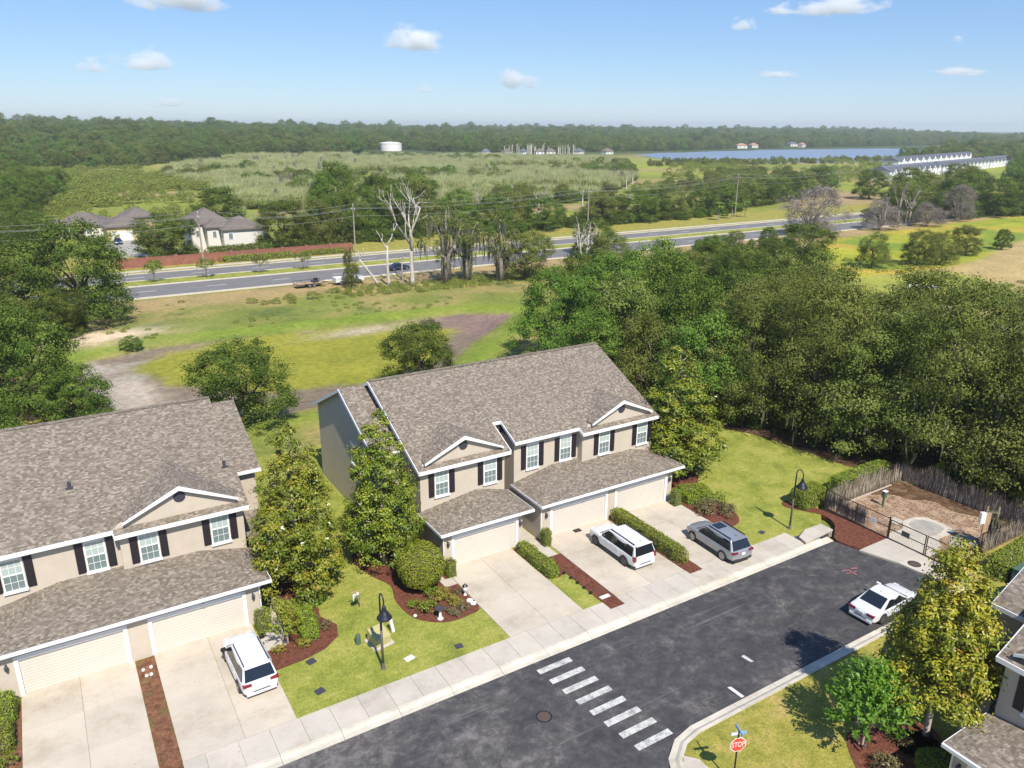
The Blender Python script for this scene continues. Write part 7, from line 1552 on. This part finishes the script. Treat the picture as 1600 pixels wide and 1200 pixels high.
# white townhouse rows at the far right
def far_row(label, p0, p1, n, h, dep):
    p0, p1 = Vector((*p0, 0)), Vector((*p1, 0)); ln = (p1-p0).length; P = thing('townhouse_row', label, 'townhouses', p0, math.atan2(p1.y-p0.y, p1.x-p0.x), 'white townhouse rows')
    MB().box(0, ln, 0, dep, -0.5, h).build('wall', M['farwhite2'], P); rf = MB()
    rf.add([(-0.6, -0.6, h-0.1), (ln+0.6, -0.6, h-0.1), (ln+0.6, dep/2, h+2.7), (-0.6, dep/2, h+2.7), (ln+0.6, dep+0.6, h-0.1), (-0.6, dep+0.6, h-0.1)], [(0, 1, 2, 3), (3, 2, 4, 5), (0, 3, 5), (1, 4, 2), (0, 5, 4, 1)]); rf.build('roof', M['farblue'], P)
    w_ = ln/n
    for i in range(n):
        c = (i+0.5)*w_; hw = w_*0.21; g_ = MB().add([(c-hw, -1.2, 0), (c+hw, -1.2, 0), (c+hw, -1.2, h), (c, -1.2, h+hw*0.8), (c-hw, -1.2, h), (c-hw, 0.1, 0), (c+hw, 0.1, 0), (c+hw, 0.1, h), (c, 3.2, h+hw*0.8), (c-hw, 0.1, h)], [(0, 1, 2, 3, 4), (0, 4, 9, 5), (1, 6, 7, 2), (2, 7, 8, 3), (4, 3, 8, 9)]); g_.build('gable_bay', M['farwhite2'], P)
        t_ = MB().slab([(c, -1.6, h+hw*0.8+0.25), (c, 4.2, h+hw*0.8+0.25), (c-hw-0.5, 1.0, h-0.25), (c-hw-0.5, -1.6, h-0.25)], 0.2).slab([(c, -1.6, h+hw*0.8+0.25), (c+hw+0.5, -1.6, h-0.25), (c+hw+0.5, 1.0, h-0.25), (c, 4.2, h+hw*0.8+0.25)], 0.2); t_.build('gable_roof', M['farblue'], P)
        for zz in (1.2, 4.2):
            o = MB().box(c-0.7, c+0.7, -1.27, -1.15, zz, zz+1.5).build('window', M['trim'], P); MB().box(c-0.6, c+0.6, -1.29, -1.16, zz+0.1, zz+1.4).build('pane', M['glass'], o)
            o = MB().box(c+w_*0.37-0.6, c+w_*0.37+0.6, -0.08, 0.05, zz, zz+1.5).build('window', M['trim'], P); MB().box(c+w_*0.37-0.5, c+w_*0.37+0.5, -0.1, 0.04, zz+0.1, zz+1.4).build('pane', M['glass'], o)
M['farwhite2'] = plain('far_wall_bright', (0.78, 0.78, 0.80), 0.85)
far_row('nearer row of white gabled townhouses among trees at the right edge', (436, 284), (530, 309), 9, 5.4, 12); far_row('second row of white gabled townhouses at the right edge', (537, 311), (650, 341), 11, 5.4, 12); far_row('third row of white gabled townhouses running out of the right frame edge', (657, 343), (900, 408), 22, 5.4, 12); far_row('farther row of white gabled townhouses behind the nearer ones', (580, 372), (1000, 492), 26, 5.6, 12)
for i, (x, y, s_, rf, lb) in enumerate([(938, 862, 16, 'farclay', 'house with a clay roof in the woods beyond the lake, left'), (1130, 925, 16, 'farblue', 'house with a blue roof in the woods beyond the lake'), (1100, 880, 12, 'farclay', 'small house on the far lake shore'), (1200, 625, 15, 'farclay', 'cream house with a clay roof in the trees right of the lake'), (1275, 655, 14, 'farclay', 'clay roofed house at the right frame edge beyond the lake'), (985, 880, 13, 'farclay', 'clay roofed house beside the left one beyond the lake'),
        (566, 716, 12, 'farroof', 'low white house at the lake end of the marsh'), (535, 728, 12, 'farblue', 'low house with a slate roof at the end of the marsh'), (505, 740, 10, 'farroof', 'small low house left of the marsh houses'), (425, 745, 8, 'farblue', 'little white house nearest the water tank'), (448, 740, 9, 'farroof', 'pale house in the line right of the water tank'), (468, 738, 9, 'farblue', 'white house in the middle of the line right of the water tank'), (488, 736, 9, 'farroof', 'last pale house of the line right of the water tank'), (560, 985, 12, 'farwhite2', 'bright white building high in the far woods')]):
    far_house(lb, (x, y), R(15*(i % 4)-20), [(-s_/2, s_/2, -s_/3, s_/3, 4.5 if i < 6 else 3.8, 3.0)], M['farwhite2'] if i > 8 else M['farwhite'], M[rf], [(-s_/4, -s_/3, 1.2, 1.5, 1.6, 'y'), (s_/4, -s_/3, 1.2, 1.5, 1.6, 'y')], group='houses round the lake and the marsh')
    if i in (0, 1, 5, 13, 3, 4): bpy.data.objects[-1]
tag(MB().box(-2.6, 2.6, -0.6, 0.6, 0, 0.5).build('culvert', M['signwhite'], loc=(143, 82.6, 0), uv=False, rz=R(-60)), 'white concrete culvert end in the tan field behind the belt', 'culvert')
HAZE = 0.00015
# ------------------------------------------------------------------ clouds and air
def cloudmat():
    m = bpy.data.materials.new('cloud_vapour'); m.use_nodes = True; t = m.node_tree; t.nodes.clear()
    o = N(t, 'ShaderNodeOutputMaterial'); v = N(t, 'ShaderNodeVolumePrincipled'); v.inputs['Color'].default_value = (1, 1, 1, 1); v.inputs['Anisotropy'].default_value = 0.0
    tc = N(t, 'ShaderNodeTexCoord').outputs['Object']; oi = N(t, 'ShaderNodeObjectInfo'); sh = N(t, 'ShaderNodeVectorMath', operation='ADD'); L(t, mapv(t, tc, (1.5, 1.5, 1.3)), sh.inputs[0]); cx = N(t, 'ShaderNodeCombineXYZ'); L(t, math_n(t, 'MULTIPLY', oi.outputs['Random'], 60.0), cx.inputs[0]); L(t, cx.outputs[0], sh.inputs[1])
    f = noise(t, sh.outputs[0], 1.0, 7, 0.62, 0.3); ln = N(t, 'ShaderNodeVectorMath', operation='LENGTH'); L(t, tc, ln.inputs[0]); sz = N(t, 'ShaderNodeSeparateXYZ'); L(t, tc, sz.inputs[0])
    k = math_n(t, 'SUBTRACT', math_n(t, 'MULTIPLY', math_n(t, 'SUBTRACT', f, 0.40), 3.2), math_n(t, 'POWER', ln.outputs['Value'], 2.0)); k = math_n(t, 'SUBTRACT', k, math_n(t, 'MAXIMUM', math_n(t, 'MULTIPLY', math_n(t, 'ADD', sz.outputs[2], 0.25), -2.2), 0.0))
    k = math_n(t, 'MAXIMUM', math_n(t, 'MULTIPLY', k, 0.022), 0.0); k = math_n(t, 'MINIMUM', k, 0.014)
    L(t, k, v.inputs['Density']); L(t, v.outputs[0], o.inputs['Volume']); return m
M['cloud'] = cloudmat()
def cloud(x, y, z, w_, h, lb, k=1.0):
    bm_ = bmesh.new(); bmesh.ops.create_icosphere(bm_, subdivisions=3, radius=1.0); me = bpy.data.meshes.new('cloud'); bm_.to_mesh(me); bm_.free(); me.materials.append(M['cloud'])
    o = link(bpy.data.objects.new('cloud', me)); o.location = (x, y, z); o.scale = (w_*0.95, w_*0.95, h*1.25); o.rotation_euler = (0, 0, x*0.37); tag(o, lb, 'cloud', 'small white clouds')
for c in [(1004, 7629, 538, 356, 140, 'small oval white cloud in the left of the sky, right of its smaller neighbour'), (671, 7818, 495, 194, 108, 'smallest white cloud at the left of the sky'), (1301, 7633, 1040, 640, 150, 'white cloud cut by the top of the frame at the left'), (3006, 6461, 709, 388, 162, 'white puff cloud left of the middle of the sky'),
          (3687, 5918, 396, 280, 129, 'white puff cloud low in the middle of the sky'), (6084, 4678, 1020, 520, 150, 'white cloud cut by the top of the frame at the right'), (5699, 4905, 981, 216, 75, 'thin cloud just left of the top right cloud'), (5390, 5049, 862, 183, 90, 'small faint cloud below the thin top right one'), (6898, 4074, 749, 90, 45, 'tiny cloud at the right of the sky'), (6863, 3994, 488, 330, 60, 'flat faint cloud low at the right of the sky'), (1175, 7389, 205, 377, 54, 'flat faint cloud just above the left woods'), (3033, 6294, 326, 129, 54, 'faint wisp low in the middle of the sky'), (5565, 4785, 465, 270, 50, 'flat faint wisp low at the right centre of the sky')]:
    cloud(*c)
hz = bpy.data.materials.new('air'); hz.use_nodes = True; t = hz.node_tree; t.nodes.clear()
o_ = N(t, 'ShaderNodeOutputMaterial'); v = N(t, 'ShaderNodeVolumePrincipled'); v.inputs['Color'].default_value = (0.90, 0.95, 1.0, 1); v.inputs['Density'].default_value = HAZE; v.inputs['Anisotropy'].default_value = 0.2; L(t, v.outputs[0], o_.inputs['Volume'])
if HAZE > 0:
    tag(MB().box(-6100, 9100, -3100, 11100, -2.5, 90).build('haze', hz, uv=False), kind='stuff')
